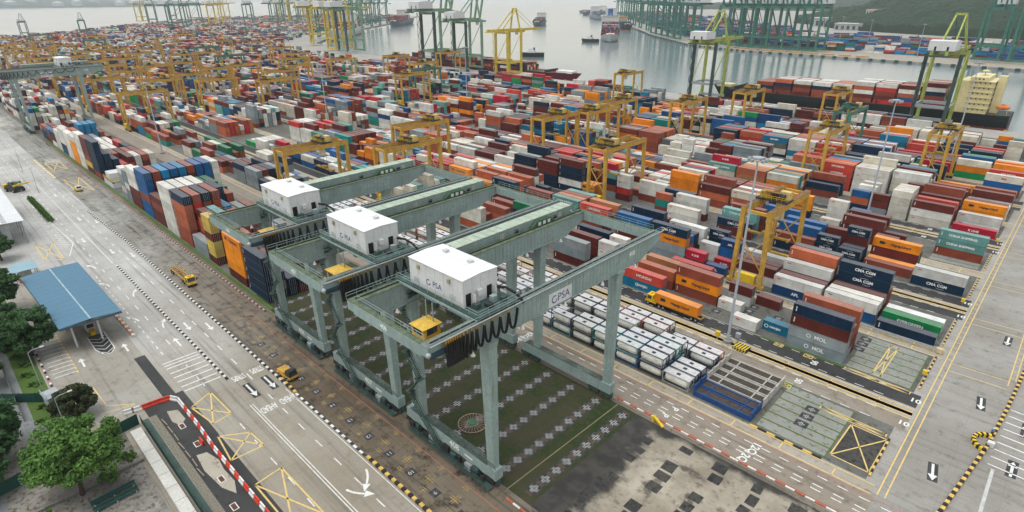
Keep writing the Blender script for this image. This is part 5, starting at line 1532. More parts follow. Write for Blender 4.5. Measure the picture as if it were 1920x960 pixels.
for r, x, tpos, c_, lab in RTG_SPOTS:
    y0, y1 = RTGY[r]
    o = thing("yard_crane", lab, "gantry crane", (x, (y0 + y1) / 2, 0), 0, "yard cranes")
    nearby = math.hypot(x, y0) < 520
    for nm, me in RT[c_][0 if nearby else 1]:
        place(nm, me, o)
    for nm, me in RT[c_][2] if nearby else RT[c_][2][:4] + RT[c_][2][6:7]:
        dz = 12.5 if nm == "spreader" else 0
        p = place(nm, me, o, (0, tpos * 9.5, dz))
        if nm == "hoist_rope":
            p.scale = (1, 1, .45); p.location[2] = 12.9

# ================================================================== ship-to-shore quay cranes


def quay_crane_parts(m, m2, house, boom_up=False, gauge=20.0, dark=None):
    """origin between the landside rails; y toward the water"""
    dark = dark or m
    P = []; Wd = 8.5; Z = 43.0
    for x in (-Wd, Wd):
        P.append(("landside_leg", MB().beam((x, 0, 2), (x, 0, Z), 1.8, 2.0).mesh("landside_leg", dark)))
        P.append(("waterside_leg", MB().beam((x, gauge, 2), (x, gauge, Z + 1), 1.8, 2.0).mesh("waterside_leg", m)))
        P.append(("portal_beam", MB().beam((x, 0, 13), (x, gauge, 13), 1.0, 1.4).mesh("portal_beam", m2)))
        P.append(("brace", MB().beam((x, .5, 14), (x, gauge - .5, Z - 2), .5).mesh("brace", m)))
        P.append(("girder", MB().box(x * .42 - .7, x * .42 + .7, -17, gauge + 2, Z, Z + 2.2).mesh("girder", m)))
        P.append(("apex_leg", MB().beam((x * .8, gauge, Z + 1), (x * .28, gauge - 1, Z + 21), 1.2, 1.3).mesh("apex_leg", m)))
        P.append(("back_stay", MB().beam((x * .28, gauge - 1, Z + 20.5), (x * .42, -2, Z + 2), .8).mesh("back_stay", m)))
        if boom_up:
            P.append(("boom", MB().beam((x * .42, gauge + 2.5, Z + 1.5), (x * .42, gauge + 14, Z + 46), 1.2, 1.8, (0, 1, 0)).mesh("boom", m)))
            P.append(("tie_rod", MB().beam((x * .28, gauge - 1, Z + 21), (x * .42, gauge + 11, Z + 34), .25).mesh("tie_rod", m)))
        else:
            P.append(("boom", MB().box(x * .42 - .6, x * .42 + .6, gauge + 2, gauge + 34, Z, Z + 2.0).mesh("boom", m)))
            P.append(("tie_rod", MB().beam((x * .28, gauge - 1, Z + 21), (x * .42, gauge + 28, Z + 2), .28).mesh("tie_rod", dark)))
    for y, z in ((0, 2.6), (gauge, 2.6), (0, 13), (gauge, 13), (0, Z - 1.2), (gauge, Z - .6)):
        P.append(("cross_beam", MB().box(-Wd - (2 if z < 3 else 0), Wd + (2 if z < 3 else 0), y - .7, y + .7, z - .9, z + .9).mesh("cross_beam", m2 if z < 14 else m)))
    for y in (0, gauge):
        for x in (-Wd, Wd):
            P.append(("bogie", MB().box(x - 2.6, x + 2.6, y - .5, y + .5, .1, 1.7).mesh("bogie", DARKM)))
    P.append(("apex_beam", MB().box(-2.8, 2.8, gauge - 1.6, gauge - .4, Z + 20.4, Z + 21.6).mesh("apex_beam", m)))
    if house:
        b = MB(); b.prism_x([(-13, Z + 2.4), (1, Z + 2.4), (1, Z + 7.6), (-6, Z + 8.0), (-13, Z + 7.6)], -6.5, 6.5); P.append(("machinery_house", b.mesh("machinery_house", WHITEP)))
        P.append(("house_deck", MB().box(-7.5, 7.5, -14.5, 2.5, Z + 2.2, Z + 2.4).mesh("house_deck", dark)))
        for x in (-3.5, 2.5):
            P.append(("house_door", MB().box(x, x + 1, -13.06, -13.0, Z + 2.5, Z + 4.6).mesh("house_door", DARKIN)))
    P.append(("rear_platform", MB().box(-4.6, 4.6, -18.5, -16.5, Z - .6, Z + .2).mesh("rear_platform", dark)))
    b = MB()
    z = 3.0
    for k in range(9):
        ya, yb = (-1.4, -3.6) if k % 2 == 0 else (-3.6, -1.4)
        b.beam((-Wd - .2, ya, z), (-Wd - .2, yb, z + 4.3), .5, .18); b.box(-Wd - .9, -Wd + .5, min(yb, yb + .9) - .4, max(yb, yb + .9), z + 4.2, z + 4.35); z += 4.3
    b.beam((-Wd - .2, -3.9, 2), (-Wd - .2, -3.9, 42), .2)
    P.append(("stair_tower", b.mesh("stair_tower", dark)))
    P.append(("trolley", MB().box(-3.5, 3.5, gauge + 6, gauge + 11, Z - 1.6, Z + .1).mesh("trolley", m2)))
    P.append(("operator_cab", MB().box(-3.4, -1.2, gauge + 3.5, gauge + 5.8, Z - 4.0, Z - 1.4).mesh("operator_cab", WHITEP)))
    return P


QC = {'limeg': quay_crane_parts(QLIME, STEEL, True, False, 20, GREENDK), 'yellow': quay_crane_parts(QYEL, QYEL, False, False, 20), 'pale': quay_crane_parts(QPALE, QPALE, True, True, 20, GREENDK),
      'yellowh': quay_crane_parts(QYEL, QYEL, True, False, 20), 'far': quay_crane_parts(QGREEN, QGREEN, True, True, 26), 'farflat': quay_crane_parts(QGREEN, QGREEN, True, False, 26)}
QSPOTS = [
    ('limeg', -220, 434, 0, "lime and green quay crane with white house at the bow of the black ship"), ('limeg', -69, 430, 0, "lime and green quay crane with white house working the black ship stern"),
    ('yellow', -447, 443, 0, "yellow quay crane over the red ship"), ('pale', -512, 444, 0, "pale green quay crane with raised boom, next to the yellow one"), ('pale', -570, 446, 0, "pale green quay crane with raised boom behind the first pale one"),
    ('yellowh', -1000, 528, -.3, "hazy yellow quay crane on the far basin quay"), ('pale', -818, 480, 0, "hazy pale quay crane beside the grey-hulled ship bow"), ('yellowh', -872, 492, 0, "hazy yellow quay crane beside a pale quay crane"), ('far', -1120, 590, -.6, "hazy green quay crane on the far basin quay"), ('far', -1180, 640, -.7, "second hazy green quay crane on the far basin quay"),
]
for i in range(7):
    x = -455 + i * 24; QSPOTS.append(('far', x, quay_y(x) + 62, math.pi, f"dark green quay crane across the water, {ORD[i + 1]} in the row by containers"))
for i in range(5):
    x = -560 - i * 33; QSPOTS.append(('far' if i % 2 == 0 else 'farflat', x, quay_y(x) + 60, math.pi - .6, f"dark green quay crane across the water, {ORD[i + 1]} beyond the quay corner"))
for i in range(7):
    x = -760 - i * 85; QSPOTS.append(('far', x, quay_y(x) + 70, math.pi - .75, f"hazy green quay crane, {ORD[i + 1]} down the far channel"))
QSPOTS += [('far', -106, 955, math.pi, "dark green quay crane alone before the wooded hill"), ('far', -72, 950, math.pi, "dark green quay crane at the far shore, before the hill houses")]
for i in range(8):
    QSPOTS.append((('far', 'yellowh')[i % 3 == 1], -1950 - i * 60, 900 + i * 60, -.7, f"ghostly quay crane on the horizon, {ORD[i + 1]} of the hazy row"))
for i in range(5):
    QSPOTS.append(('far', -1380 - i * 70, 800 + i * 74, -.78, f"hazy green quay crane behind the moored ships, {ORD[i + 1]} from the basin"))
for i in range(12):
    QSPOTS.append((('farflat', 'yellowh', 'far')[i % 3], -1820 - i * 75, 560 + (i * 137) % 620, (-.7, .5, 1.2)[i % 3], f"ghostly port crane above the far terminal, {ORD[i + 1]} in the haze"))
for i in range(3):
    QSPOTS.append(('farflat', -1720, 120 + i * 110, 1.3, f"ghostly crane at the end of the far yard, {ORD[i + 1]} from the truck road"))
for k, x, y, rz, lab in QSPOTS:
    o = thing("quay_crane", lab, "quay crane", (x, y, 0), rz, "quay cranes")
    far_ = math.hypot(x, y) > 760
    if math.hypot(x, y) > 700:
        o.scale = (.75, .75, .75) if 'end of the far yard' in lab else (1.4, 1.4, 1.4)
    elif k == 'pale':
        o.scale = (1.15, 1.15, 1.2)
    for nm, me in QC[k]:
        if far_ and nm in ("stair_tower", "house_door", "operator_cab", "rear_platform", "bogie"):
            continue
        place(nm, me, o)

# ================================================================== ships
def hull(L, B, D, m, rake=9.0):
    """bow at -x end"""
    st = [(-.5, .02, 1.25), (-.46, .35, 1.16), (-.4, .72, 1.06), (-.3, .97, 1.0), (.38, 1.0, 1.0), (.47, .9, 1.0), (.5, .78, 1.02)]
    v = []; n = 5
    for t, w, h in st:
        x = t * L; b = B / 2 * w
        rk = rake if t < -.45 else rake * .3 if t < -.39 else 0
        v += [(x, -b, D * h), (x + rk * .5, -b * .93, D * .45), (x + rk, -b * .7, -3.2), (x + rk, b * .7, -3.2), (x + rk * .5, b * .93, D * .45), (x, b, D * h)]
    n = 6
    f = [(a * n + i, a * n + (i + 1), (a + 1) * n + i + 1, (a + 1) * n + i) for a in range(len(st) - 1) for i in range(n - 1)]
    f += [(a * n + n - 1, a * n, (a + 1) * n, (a + 1) * n + n - 1) for a in range(len(st) - 1)]
    f += [tuple(range(n))[::-1], tuple(range((len(st) - 1) * n, len(st) * n))]
    return MB().add(v, f)


def hull_mat(name, top, boot):
    m, nt, b = start(name)
    P = nd(nt, "ShaderNodeNewGeometry").outputs["Position"]; sx = nd(nt, "ShaderNodeSeparateXYZ"); nt.links.new(P, sx.inputs[0])
    c = mixc(nt, ramp(nt, sx.outputs[2], -.6, -.4), boot, top)
    c = mixc(nt, ramp(nt, noise(nt, P, 0.5, 5, .6, (1, 1, .15)), .5, .8), c, [x * .6 for x in top])
    put(nt, b.inputs["Base Color"], c); b.inputs["Roughness"].default_value = .5
    return m


CREAMS = mat("ship_cream", (0.72, 0.62, 0.34), .55, 0, .12, .3, .3)
def bridge(o, x, B, z, h, m, decks, ext=0):
    t = MB().box(x - 5 - ext, x + 6, -B * .46, B * .46, z, z + h); t.build("superstructure", m, o)
    MB().box(x - 6, x + 3, -B * .5, B * .5, z + h, z + h + 2.6).build("wheelhouse", m, o)
    MB().box(x - 6.05, x - 6.0, -B * .42, B * .42, z + h + 1.1, z + h + 2.0).build("bridge_window", GLASS, o)
    for k in range(5):
        y = -B * .4 + k * B * .16
        MB().box(x - 4 + k * 2.0, x - 3.1 + k * 2.0, -B * .5 - .03, -B * .5, z + h + 1.1, z + h + 1.9).build("bridge_window", GLASS, o) if k < 3 else None
    for d in range(decks):
        zz = z + 2 + d * h / decks
        MB().box(x - 5.4, x + 6.6, -B * .49, B * .49, zz + 1.2, zz + 1.35).build("deck_edge", m, o)
        for k in range(4):
            MB().box(x - 3.4 + k * 2.4, x - 2.7 + k * 2.4, -B * .46 - .04, -B * .46, zz, zz + .7).build("porthole", GLASS, o)
    MB().beam((x - 1, 0, z + h + 2.6), (x - 1, 0, z + h + 9), .5, .5, w2=.2, h2=.2).build("mast", m, o)
    MB().box(x - 2.5, x + .5, -3.5, 3.5, z + h + 5.2, z + h + 5.5).build("mast_yard", m, o)
    MB().box(x + 6.6, x + 10.5, -3, 3, z, z + h + 3).build("funnel", m, o)


def ship(loc, rz, L, B, D, top, boot, brm, label, bx_=None, bh=17, deckm=None, rake=9.0):
    o = thing("container_ship", label, "ship", loc, rz, "ships")
    hull(L, B, D, hull_mat("hull_" + label[:12].replace(" ", "_"), top, boot), rake).build("hull", MATS.get("x") or bpy.data.materials["hull_" + label[:12].replace(" ", "_")], o)
    MB().box(-L * .4, L * .46, -B * .46, B * .46, D * .96, D + .12).build("deck", deckm or mat("ship_deck", (.10, .075, .06), .8, 0, .4, .3), o)
    bx_ = L * .38 if bx_ is None else bx_
    bridge(o, bx_, B, D, bh, brm, max(2, int(bh / 3)), 6 if brm is CREAMS else 0)
    MB().box(-L * .47, -L * .41, -B * .2, B * .2, D * 1.05, D * 1.05 + 2.2).build("forecastle", brm, o)
    MB().beam((-L * .44, 0, D), (-L * .44, 0, D + 9), .5, .5, w2=.25, h2=.25).build("foremast", brm, o)
    for k in range(5):
        x = -L * .38 + k * L * .17
        MB().box(x, x + .8, -B * .45, B * .45, D, D + 2.6).build("lashing_bridge", DARKM, o)
    return o


ship((-131, 473.4, 0), 0, 196, 27, 7.0, (0.012, 0.02, 0.022), (0.25, 0.05, 0.04), CREAMS, "black-hulled container ship with cream bridge, moored at the quay", 80, 19)
ob = thing("lifeboat", "orange lifeboat on the stern of the black ship", "lifeboat", (-37.5, 462, 12))
lb = MB(); lb.sphere((0, 0, 0), 1.6, 12, 8); lb.v = [(x * 2.3, y, z) for x, y, z in lb.v]; lb.smooth = True; lb.build("boat_hull", mat("lifeboat_orange", (.7, .22, .06), .5), ob); MB().box(-1.2, 1.6, -.8, .8, 1.2, 1.9).build("canopy", mat("lifeboat_orange", (.7, .22, .06), .5), ob)
for sx in (-2.6, 2.6):
    MB().beam((sx, 2.2, -5), (sx, .2, 2.6), .3).build("davit", CREAMS, ob)
ship((-545, 479, 0), math.pi, 0, 0, 0, (0, 0, 0), (0, 0, 0), CREAMS, "x") if False else None
rs = ship((-535, 478.5, 0), 0, 330, 23, 4.0, (0.16, 0.018, 0.03), (0.16, 0.018, 0.03), mat("ship_white", (.7, .7, .68), .5, 0, .1, .3, .2), "x red-hulled container ship with white bridge, moored by the yellow quay crane", 20, 14, None, 9)
rs.scale = (-1, 1, 1)
rs["label"] = "red-hulled container ship with white bridge, moored by the yellow quay crane"
WS = mat("ship_white", (.7, .7, .68), .5, 0, .1, .3, .2)


def deck_cargo(o, x0, x1, B, z, bag, nmin, nmax, dx=13.5):
    """deck stacks of a ship too far off to pick apart"""
    k0 = []; v = []; f = []; cl = []
    x = x0
    while x < x1:
        n = random.randint(nmin, nmax)
        for y in np.arange(-B * .45, B * .42, 2.5):
            for t in range(n):
                rgb = PAINT[random.choice(bag)][0]; of = len(v)
                v += [(x, y, z + 2.6 * t), (x + 12.2, y, z + 2.6 * t), (x + 12.2, y + 2.4, z + 2.6 * t), (x, y + 2.4, z + 2.6 * t), (x, y, z + 2.6 * t + 2.55), (x + 12.2, y, z + 2.6 * t + 2.55), (x + 12.2, y + 2.4, z + 2.6 * t + 2.55), (x, y + 2.4, z + 2.6 * t + 2.55)]
                for q in BOXF:
                    f.append(tuple(i + of for i in q)); cl.append((*rgb, 1))
        x += dx
    me = bpy.data.meshes.new("deck_cargo"); me.from_pydata(v, [], f)
    a = me.attributes.new("paint", 'FLOAT_COLOR', 'FACE'); a.data.foreach_set("color", np.array(cl, dtype=np.float32).ravel()); me.materials.append(M_CSTUFF)
    place("deck_cargo", me, o, kind="stuff")


s1 = ship((-1225, 730, 0), -.72 + math.pi, 330, 42, 15, (0.62, 0.62, 0.60), (0.3, 0.06, 0.05), WS, "grey-hulled container ship moored behind the hazy quay cranes", 40, 28); deck_cargo(s1, -130, 60, 40, 15, ['maroon', 'brown', 'red', 'navy', 'white'], 3, 5)
s2 = ship((-1600, 1150, 0), -.8 + math.pi, 300, 40, 13, (0.03, 0.12, 0.15), (0.3, 0.06, 0.05), WS, "teal-hulled container ship moored beyond the grey-hulled one", 40, 26); deck_cargo(s2, -120, 60, 38, 13, ['maroon', 'brown', 'red', 'navy'], 3, 5)
s3 = ship((-738, 1040, 0), 2.2, 260, 38, 10, (0.50, 0.52, 0.52), (.2, .2, .2), WS, "loaded container ship under way in mid channel with blue funnel", 50, 26); deck_cargo(s3, -105, 30, 36, 10, ['navy', 'blue', 'maroon', 'brown', 'grey', 'rust'], 5, 7)
MB().box(52, 62, -5, 5, 36, 52).build("blue_funnel", mat("funnel_blue", (.03, .12, .35), .5), s3)
s4 = ship((-940, 1382, 0), 2.27, 240, 34, 11, (0.012, 0.03, 0.035), (0.45, 0.10, 0.08), mat("ship_amber", (.65, .42, .2), .5), "dark tanker-like ship with amber bridge berthed at the channel corner", 60, 12); deck_cargo(s4, -60, 30, 30, 11, ['blue', 'navy'], 1, 2)
s5 = ship((-1140, 1620, 0), 2.27, 280, 38, 12, (0.04, 0.14, 0.25), (.2, .06, .05), WS, "blue container ship berthed behind the dark one", 80, 26); deck_cargo(s5, -100, 60, 36, 12, ['blue', 'navy', 'white', 'grey'], 2, 5)
s6 = ship((-1434, 1938, 0), 2.356, 280, 38, 12, (0.25, 0.32, 0.36), (.2, .1, .1), WS, "grey-blue ship berthed further up the far channel", 80, 26); deck_cargo(s6, -100, 60, 36, 12, ['blue', 'navy', 'grey', 'grey'], 2, 5)
s7 = ship((-1800, 2410, 0), 1.75, 260, 36, 11, (0.06, 0.10, 0.13), (.2, .1, .1), WS, "small dark ship at the far end of the channel berths", 80, 22); deck_cargo(s7, -100, 40, 34, 11, ['navy', 'grey', 'brown'], 1, 3)
s8 = ship((-1250, 1400, 0), 2.2, 190, 30, 9, (0.05, 0.12, 0.16), (.2, .1, .1), WS, "ship in the open channel beyond the pale quay cranes", 60, 20); deck_cargo(s8, -70, 40, 28, 9, ['navy', 'green', 'brown'], 2, 4)
s9 = ship((-2000, 2650, 0), 1.2, 160, 26, 8, (0.12, 0.16, 0.2), (.2, .1, .1), WS, "tiny ship near the horizon between the raised booms", 50, 18); deck_cargo(s9, -60, 30, 24, 8, ['navy', 'grey'], 1, 2)


def tug(loc, rz, lab):
    o = thing("tugboat", lab, "tugboat", loc, rz)
    hull(34, 10, 3.2, hull_mat("tug_hull", (.02, .03, .035), (.03, .03, .03)), 2).build("hull", bpy.data.materials["tug_hull"], o)
    MB().box(-6, 5, -3.4, 3.4, 3.2, 6.4).build("deckhouse", WS, o); MB().box(-5, 0, -2.6, 2.6, 6.4, 9).build("wheelhouse", WS, o); MB().box(2, 4, -1.2, 1.2, 6.4, 10).build("funnel", DARKM, o)


tug((-700, 925, 0), .3, "black tugboat at the bow of the loaded ship")
tug((-585, 640, 0), .6, "tiny dark workboat alone on the open water")

# far quay fenders: one by one along the corner
FEN = MB().box(-2.2, 2.2, -1.2, .6, -2.4, .4).mesh("fender", mat("fender_green", (.03, .09, .085), .8))
CAPm = MB().box(-2.6, 2.6, -.9, 1.2, .4, .9).mesh("fender", mat("quay_cap", (.5, .5, .46), .8))
for (xa, ya), (xb, yb), st in ((FAR[1], FAR[2], 15), (FAR[2], FAR[3], 15), (FAR[3], FAR[4], 12), (FAR[4], FAR[5], 12), (FAR[5], FAR[6], 14), (FAR[0], FAR[1], 15)):
    d = math.hypot(xb - xa, yb - ya); n = int(d / st)
    for k in range(n):
        t = (k + .5) / n
        o = place("fender", FEN, far_land, (xa + (xb - xa) * t, ya + (yb - ya) * t, 0)); o.rotation_euler[2] = math.atan2(yb - ya, xb - xa) + math.pi
far_quay = strip("far_quay_ground", -390, 420, 0, 1, -9, M_RUNW)
far_quay.data.vertices.foreach_set("co", np.array([-380, 903, .006, -60, 860, .006, -60, 930, .006, -380, 975, .006], dtype=np.float32)); far_quay.data.update()
SADm = MB().box(-7, 7, -2.5, 2.5, 0.05, 1.6).mesh("hatch_cover", mat("hatch_orange", (.55, .3, .12), .7))
for k in range(10):
    x = -430 + k * 22
    tag(place("hatch_cover", SADm, None, (x, quay_y(x) + 14, 0), 0), f"orange hatch cover lying on the far quay, {ORD[k + 1]} in line", "hatch cover", "hatch covers on the far quay")

# near quay edge
for x in range(0, 60):
    pass
NFm = MB().box(-.9, .9, -.7, .7, -.1, .75).mesh("bollard_block", mat("bollard_tan", (.5, .36, .2), .8))
for k in range(34):
    x = 40 - k * 18
    yq = 451.2 if x > -30 else 452 + (-30 - x) * (11 / 570)
    place("bollard_block", NFm, land, (x, yq - 1.4, 0))
quay_apron = poly("quay_apron_ground", [(60, 428), (60, 450), (-30, 451.4), (-600, 462.5), (-600, 432)], .0055, ground_mat("quay_apron", (.34, .32, .30), (.40, .385, .36), (.24, .22, .2), .04, (.4, .9), (.5, .7), .3))

# ================================================================== lamp masts
def lamp_mast(x, y, H, lab):
    o = thing("lamp_mast", lab, "lamp mast", (x, y, 0), 0, "lamp masts")
    MB().cyl((0, 0, .6), (0, 0, H), .34, 12, .17).build("pole", POLE, o)
    MB().cyl((0, 0, 0), (0, 0, .6), 1.1, 14).build("footing", mat("mast_footing", (.25, .25, .25), .8), o)
    MB().cyl((0, 0, H), (0, 0, H + .3), 1.1, 16).build("head_ring", STEEL, o)
    fl = MB().box(-.35, .35, -.25, .25, -.3, .3).mesh("floodlight", STEEL)
    for k in range(10):
        a = 2 * math.pi * k / 10
        p = place("floodlight", fl, o, (1.75 * math.cos(a), 1.75 * math.sin(a), H - .25), a)


for i, (x, y, H, lab) in enumerate(((-45.7, 119.0, 44, "tall grey lamp mast beside the hatched yellow and black block"), (-45.8, 226.2, 43, "tall grey lamp mast rising through the fifth yard row"), (-41.5, 348.0, 46, "tall lamp mast before the cream ship bridge"),
                                   (-341, 183, 38, "lamp mast at the cross road beside orange containers"), (-333, 293, 42, "lamp mast at the cross road nearer the water"), (-345, 88, 36, "lamp mast by the cross road near the tall block"), (-680, 200, 40, "hazy lamp mast far along the yard"),
                                   (-680, 330, 40, "hazy lamp mast far along the yard near the water"), (-255, 995, 42, "lamp mast on the far shore before the hill"), (-330, 1120, 42, "lamp mast on the far shore among blue containers"), (-180, 940, 40, "lamp mast on the far shore near its quay"))):
    lamp_mast(x, y, H, lab)

# base of the near mast
hz = mat("hazard_yellow", (.7, .5, .04), .6)


def hazard_block(x0, x1, y0, y1, h, lab, name="barrier_block", cat="barrier"):
    o = thing(name, lab, cat, ((x0 + x1) / 2, (y0 + y1) / 2, 0))
    w = (x1 - x0) / 2; d = (y1 - y0) / 2
    MB().box(-w, w, -d, d, 0, h).build("block", KB, o)
    n = max(3, int((x1 - x0) / .55))
    for k in range(n):
        a = -w + 2 * w * k / n; s = 2 * w / n * .5
        MB().add([(a, -d - .01, .02), (a + s, -d - .01, .02), (min(w, a + s + .35), -d - .01, h - .02), (min(w, a + .35), -d - .01, h - .02)], [(0, 1, 2, 3)]).build("stripe", hz, o)
        MB().add([(a, -d, h + .008), (a + s, -d, h + .008), (min(w, a + s + .35), d, h + .008), (min(w, a + .35), d, h + .008)], [(0, 1, 2, 3)]).build("stripe", hz, o)


hazard_block(-43.6, -40.4, 116.9, 119.6, .7, "yellow and black striped block at the foot of the lamp mast")
hazard_block(-38.8, -36.0, 346.8, 349.4, .8, "yellow and black striped block before the cream ship bridge")


def post_box(x, y, m, w, h, lab, name, cat):
    o = thing(name, lab, cat, (x, y, 0))
    MB().box(-.12, .12, -.12, .12, 0, h * .6).build("post", STEEL, o)
    MB().box(-w / 2, w / 2, -w * .4, w * .4, h * .45, h).build("casing", m, o); MB().box(-w * .56, w * .56, -w * .46, w * .46, h, h + .08).build("lid", m, o)


post_box(-44.2, 121.0, STEEL, 1.0, 2.0, "grey cabinet beside the lamp mast", "cable_cabinet", "cabinet")
post_box(-48.0, 118.4, YELB, .9, 2.1, "yellow cabinet beside the lamp mast", "power_cabinet", "cabinet")
post_box(-9.3, 134.8, YELB, .8, 1.5, "yellow box by the hatched bay near grey stacks", "hydrant_box", "hydrant box")
post_box(-9.6, 178.9, YELB, .8, 1.5, "yellow box beside the white-over-navy container pair", "hydrant_box", "hydrant box")
post_box(-9.4, 236.0, YELB, .8, 1.5, "yellow box beside the crimson container", "hydrant_box", "hydrant box")
ys = thing("rail_stopper", "yellow crane rail stopper at the end of the far rail", "rail stopper", (-42.0, 82.4, 0))
MB().beam((-1.2, 0, 1.3), (1.2, -.4, .2), .5, .35).build("slope_plate", YELB, ys); MB().box(-1.4, -.9, -.3, .3, 0, 1.3).build("stop_post", YELB, ys)

# guard rail between second and third rows
gr = thing("guard_rail", "long steel guard rail in front of the green container", "guard rail", (0, 147.6, 0))
MB().box(-64, -9.6, -.1, .1, .75, 1.15).build("rail_beam", STEEL, gr)
gp = MB().box(-.09, .09, -.09, .09, 0, 1.0).mesh("rail_post", YELB)
for k in range(19):
    place("rail_post", gp, gr, (-63 + k * 2.9, .2, 0))
MB().box(-9.6, -8.4, -.5, .5, .1, 1.2).build("end_cap", mat("tan_cap", (.6, .48, .28), .7), gr)

# ================================================================== trucks
TYR = MB().cyl((0, -.2, 0), (0, .2, 0), .52, 14).mesh("tyre", BLACKR)
RIM = MB().cyl((0, -.21, 0), (0, .21, 0), .27, 10).mesh("rim", STEEL)


def wheels(o, xs, half):
    for x in xs:
        for s in (-1, 1):
            w = place("wheel", TYR, o, (x, s * half, .52)); place("rim", RIM, w)


def tractor_truck(x, y, heading, label, loaded, body=YELB):
    """front of the cab toward local +x"""
    o = thing("tractor_truck", label, "truck", (x, y, 0), heading)
    cab = MB(); cab.add([(5.2, -1.15, .9), (7.4, -1.15, .9), (7.4, 1.15, .9), (5.2, 1.15, .9), (5.2, -1.1, 3.0), (6.9, -1.1, 3.0), (6.9, 1.1, 3.0), (5.2, 1.1, 3.0)], BOXF)
    co = cab.build("cab", body, o)
    MB().add([(7.24, -1.0, 1.75), (7.24, 1.0, 1.75), (6.97, .95, 2.8), (6.97, -.95, 2.8)], [(0, 1, 2, 3)]).build("windscreen", GLASS, co)
    for s in (-1, 1):
        MB().box(5.6, 6.7, s * 1.15 - .02, s * 1.15 + .02, 1.85, 2.75).build("side_window", GLASS, co)
        MB().box(7.38, 7.44, s * .8 - .2, s * .8 + .2, 1.05, 1.3).build("headlight", LETW, co)
        MB().box(7.0, 7.3, s * 1.4 - .15, s * 1.4 + .15, 1.9, 2.5).build("mirror", DARKM, co)
    MB().box(6.0, 6.3, -.5, .5, 3.0, 3.2).build("beacon", mat("amber_beacon", (.7, .3, .03), .4), co)
    MB().box(1.8, 7.2, -.5, .5, .65, .95).build("chassis", DARKM, o); MB().box(4.2, 5.1, -1.1, 1.1, .8, 1.9).build("engine_cover", body, o)
    fr = MB()
    for s in (-1, 1):
        fr.box(-8.6, 3.4, s * .9 - .12, s * .9 + .12, 1.1, 1.4)
    for k in range(9):
        xx = -8.6 + k * 1.48
        fr.box(xx, xx + .16, -1.22, 1.22, 1.14, 1.38)
    fr.build("trailer_frame", mat("trailer_ochre", (.5, .3, .1), .6, 0, .3, .8, .4), o)
    if not loaded:
        for xx in (-8.5, -2.6, 3.2):
            for s in (-1, 1):
                MB().box(xx - .12, xx + .12, s * 1.2 - .1, s * 1.2 + .1, 1.38, 1.95).build("guide_post", YELB, o)
        MB().tube([(-8, .3, 1.45), (-3, .35, 1.5), (2.5, .2, 1.46)], .12, 5).build("hose", mat("trailer_ochre", (.5, .3, .1), .6), o)
    wheels(o, (6.5, 3.2, 2.0, -6.0, -7.2), .98)
    return o


tractor_truck(-175.0, 42.0, 0, "yellow truck with empty ochre trailer frame beside the striped kerb", False)
tractor_truck(-62.8, 123.1, math.pi, "yellow truck pulling an orange container beside the sea-blue one", True)
tractor_truck(-31.5, 290.8, math.pi, "yellow truck pulling an orange container in the eighth lane", True)
tractor_truck(-21.5, 346.8, math.pi, "yellow truck pulling an orange container near the quay", True)


def small_vehicle(x, y, rz, lab, name, m, m2):
    o = thing(name, lab, "vehicle", (x, y, 0), rz)
    MB().box(-2.6, 2.4, -1.1, 1.1, .6, 1.1).build("chassis", m, o)
    MB().add([(.6, -1.0, 1.1), (2.3, -1.0, 1.1), (2.3, 1.0, 1.1), (.6, 1.0, 1.1), (.8, -.9, 2.4), (2.0, -.9, 2.4), (2.0, .9, 2.4), (.8, .9, 2.4)], BOXF).build("cab", m2, o)
    MB().box(2.14, 2.2, -.8, .8, 1.6, 2.25).build("windscreen", GLASS, o)
    MB().box(-2.4, .2, -1.0, 1.0, 1.1, 1.6).build("load_bed", m, o)
    wheels(o, (1.6, -1.6), .95)


small_vehicle(-300.0, 41.4, 0, "small yellow flatbed vehicle on the yellow hatched box", "flatbed_vehicle", YELB, WHITEP)
small_vehicle(-107.6, 40.6, .1, "yellow utility vehicle stopped by the striped kerb near the dark puddle", "utility_vehicle", YEL, DARKM)
rsk = thing("reach_stacker", "dark reach stacker with yellow boom parked beyond the hedge", "reach stacker", (-319, 22.5, 0), .4)
MB().box(-4, 3, -1.8, 1.8, .8, 2.2).build("chassis", DARKM, rsk); MB().box(-1.2, .8, -1.1, 1.1, 2.2, 4.2).build("cab", GLASS, rsk)
MB().beam((-3.6, 0, 3.0), (5.0, 0, 4.6), .9, .9).build("boom", mat("boom_green", (.12, .2, .12), .5), rsk); MB().beam((5.0, -3.0, 3.6), (5.0, 3.0, 3.6), .5, .6).build("spreader", YELB, rsk); MB().box(-5, -3.6, -1.7, 1.7, 1.0, 2.8).build("counterweight", YELB, rsk)
wheels(rsk, (2.2, -2.6), 1.9)
for c in rsk.children:
    if c.name.startswith("wheel"):
        c.scale = (1.5, 1.5, 1.5); c.location[2] = .78

# white and yellow maintenance platform among the tall stacks
mp = thing("maintenance_platform", "white maintenance box with yellow deck and hazard stripes beside the tall stacks", "platform", (-292, 52.6, 0))
MB().box(-14, 0, 0, 14, 0, 2.6).build("base_box", WHITEP, mp); MB().box(-14, -7, 1, 14, 2.6, 5.0).build("upper_box", WHITEP, mp)
MB().box(-14.2, .2, -.2, 14.2, 2.6, 2.75).build("deck", mat("platform_deck", (.25, .24, .17), .8, 0, .4, .6), mp); handrail([(-14, 0, 2.75), (0, 0, 2.75), (0, 14, 2.75)], 1.1, 1.5, .05).build("handrail", YELB, mp)
for k in range(7):
    MB().box(-.02, .02, .0 + k * 2, 1.0 + k * 2, 2.2, 2.6).build("stripe", hz if k % 2 else KB, mp)
MB().box(-.05, .06, 3, 7, .2, 2.2).build("doorway", mat("platform_door", (.5, .52, .5), .6), mp)

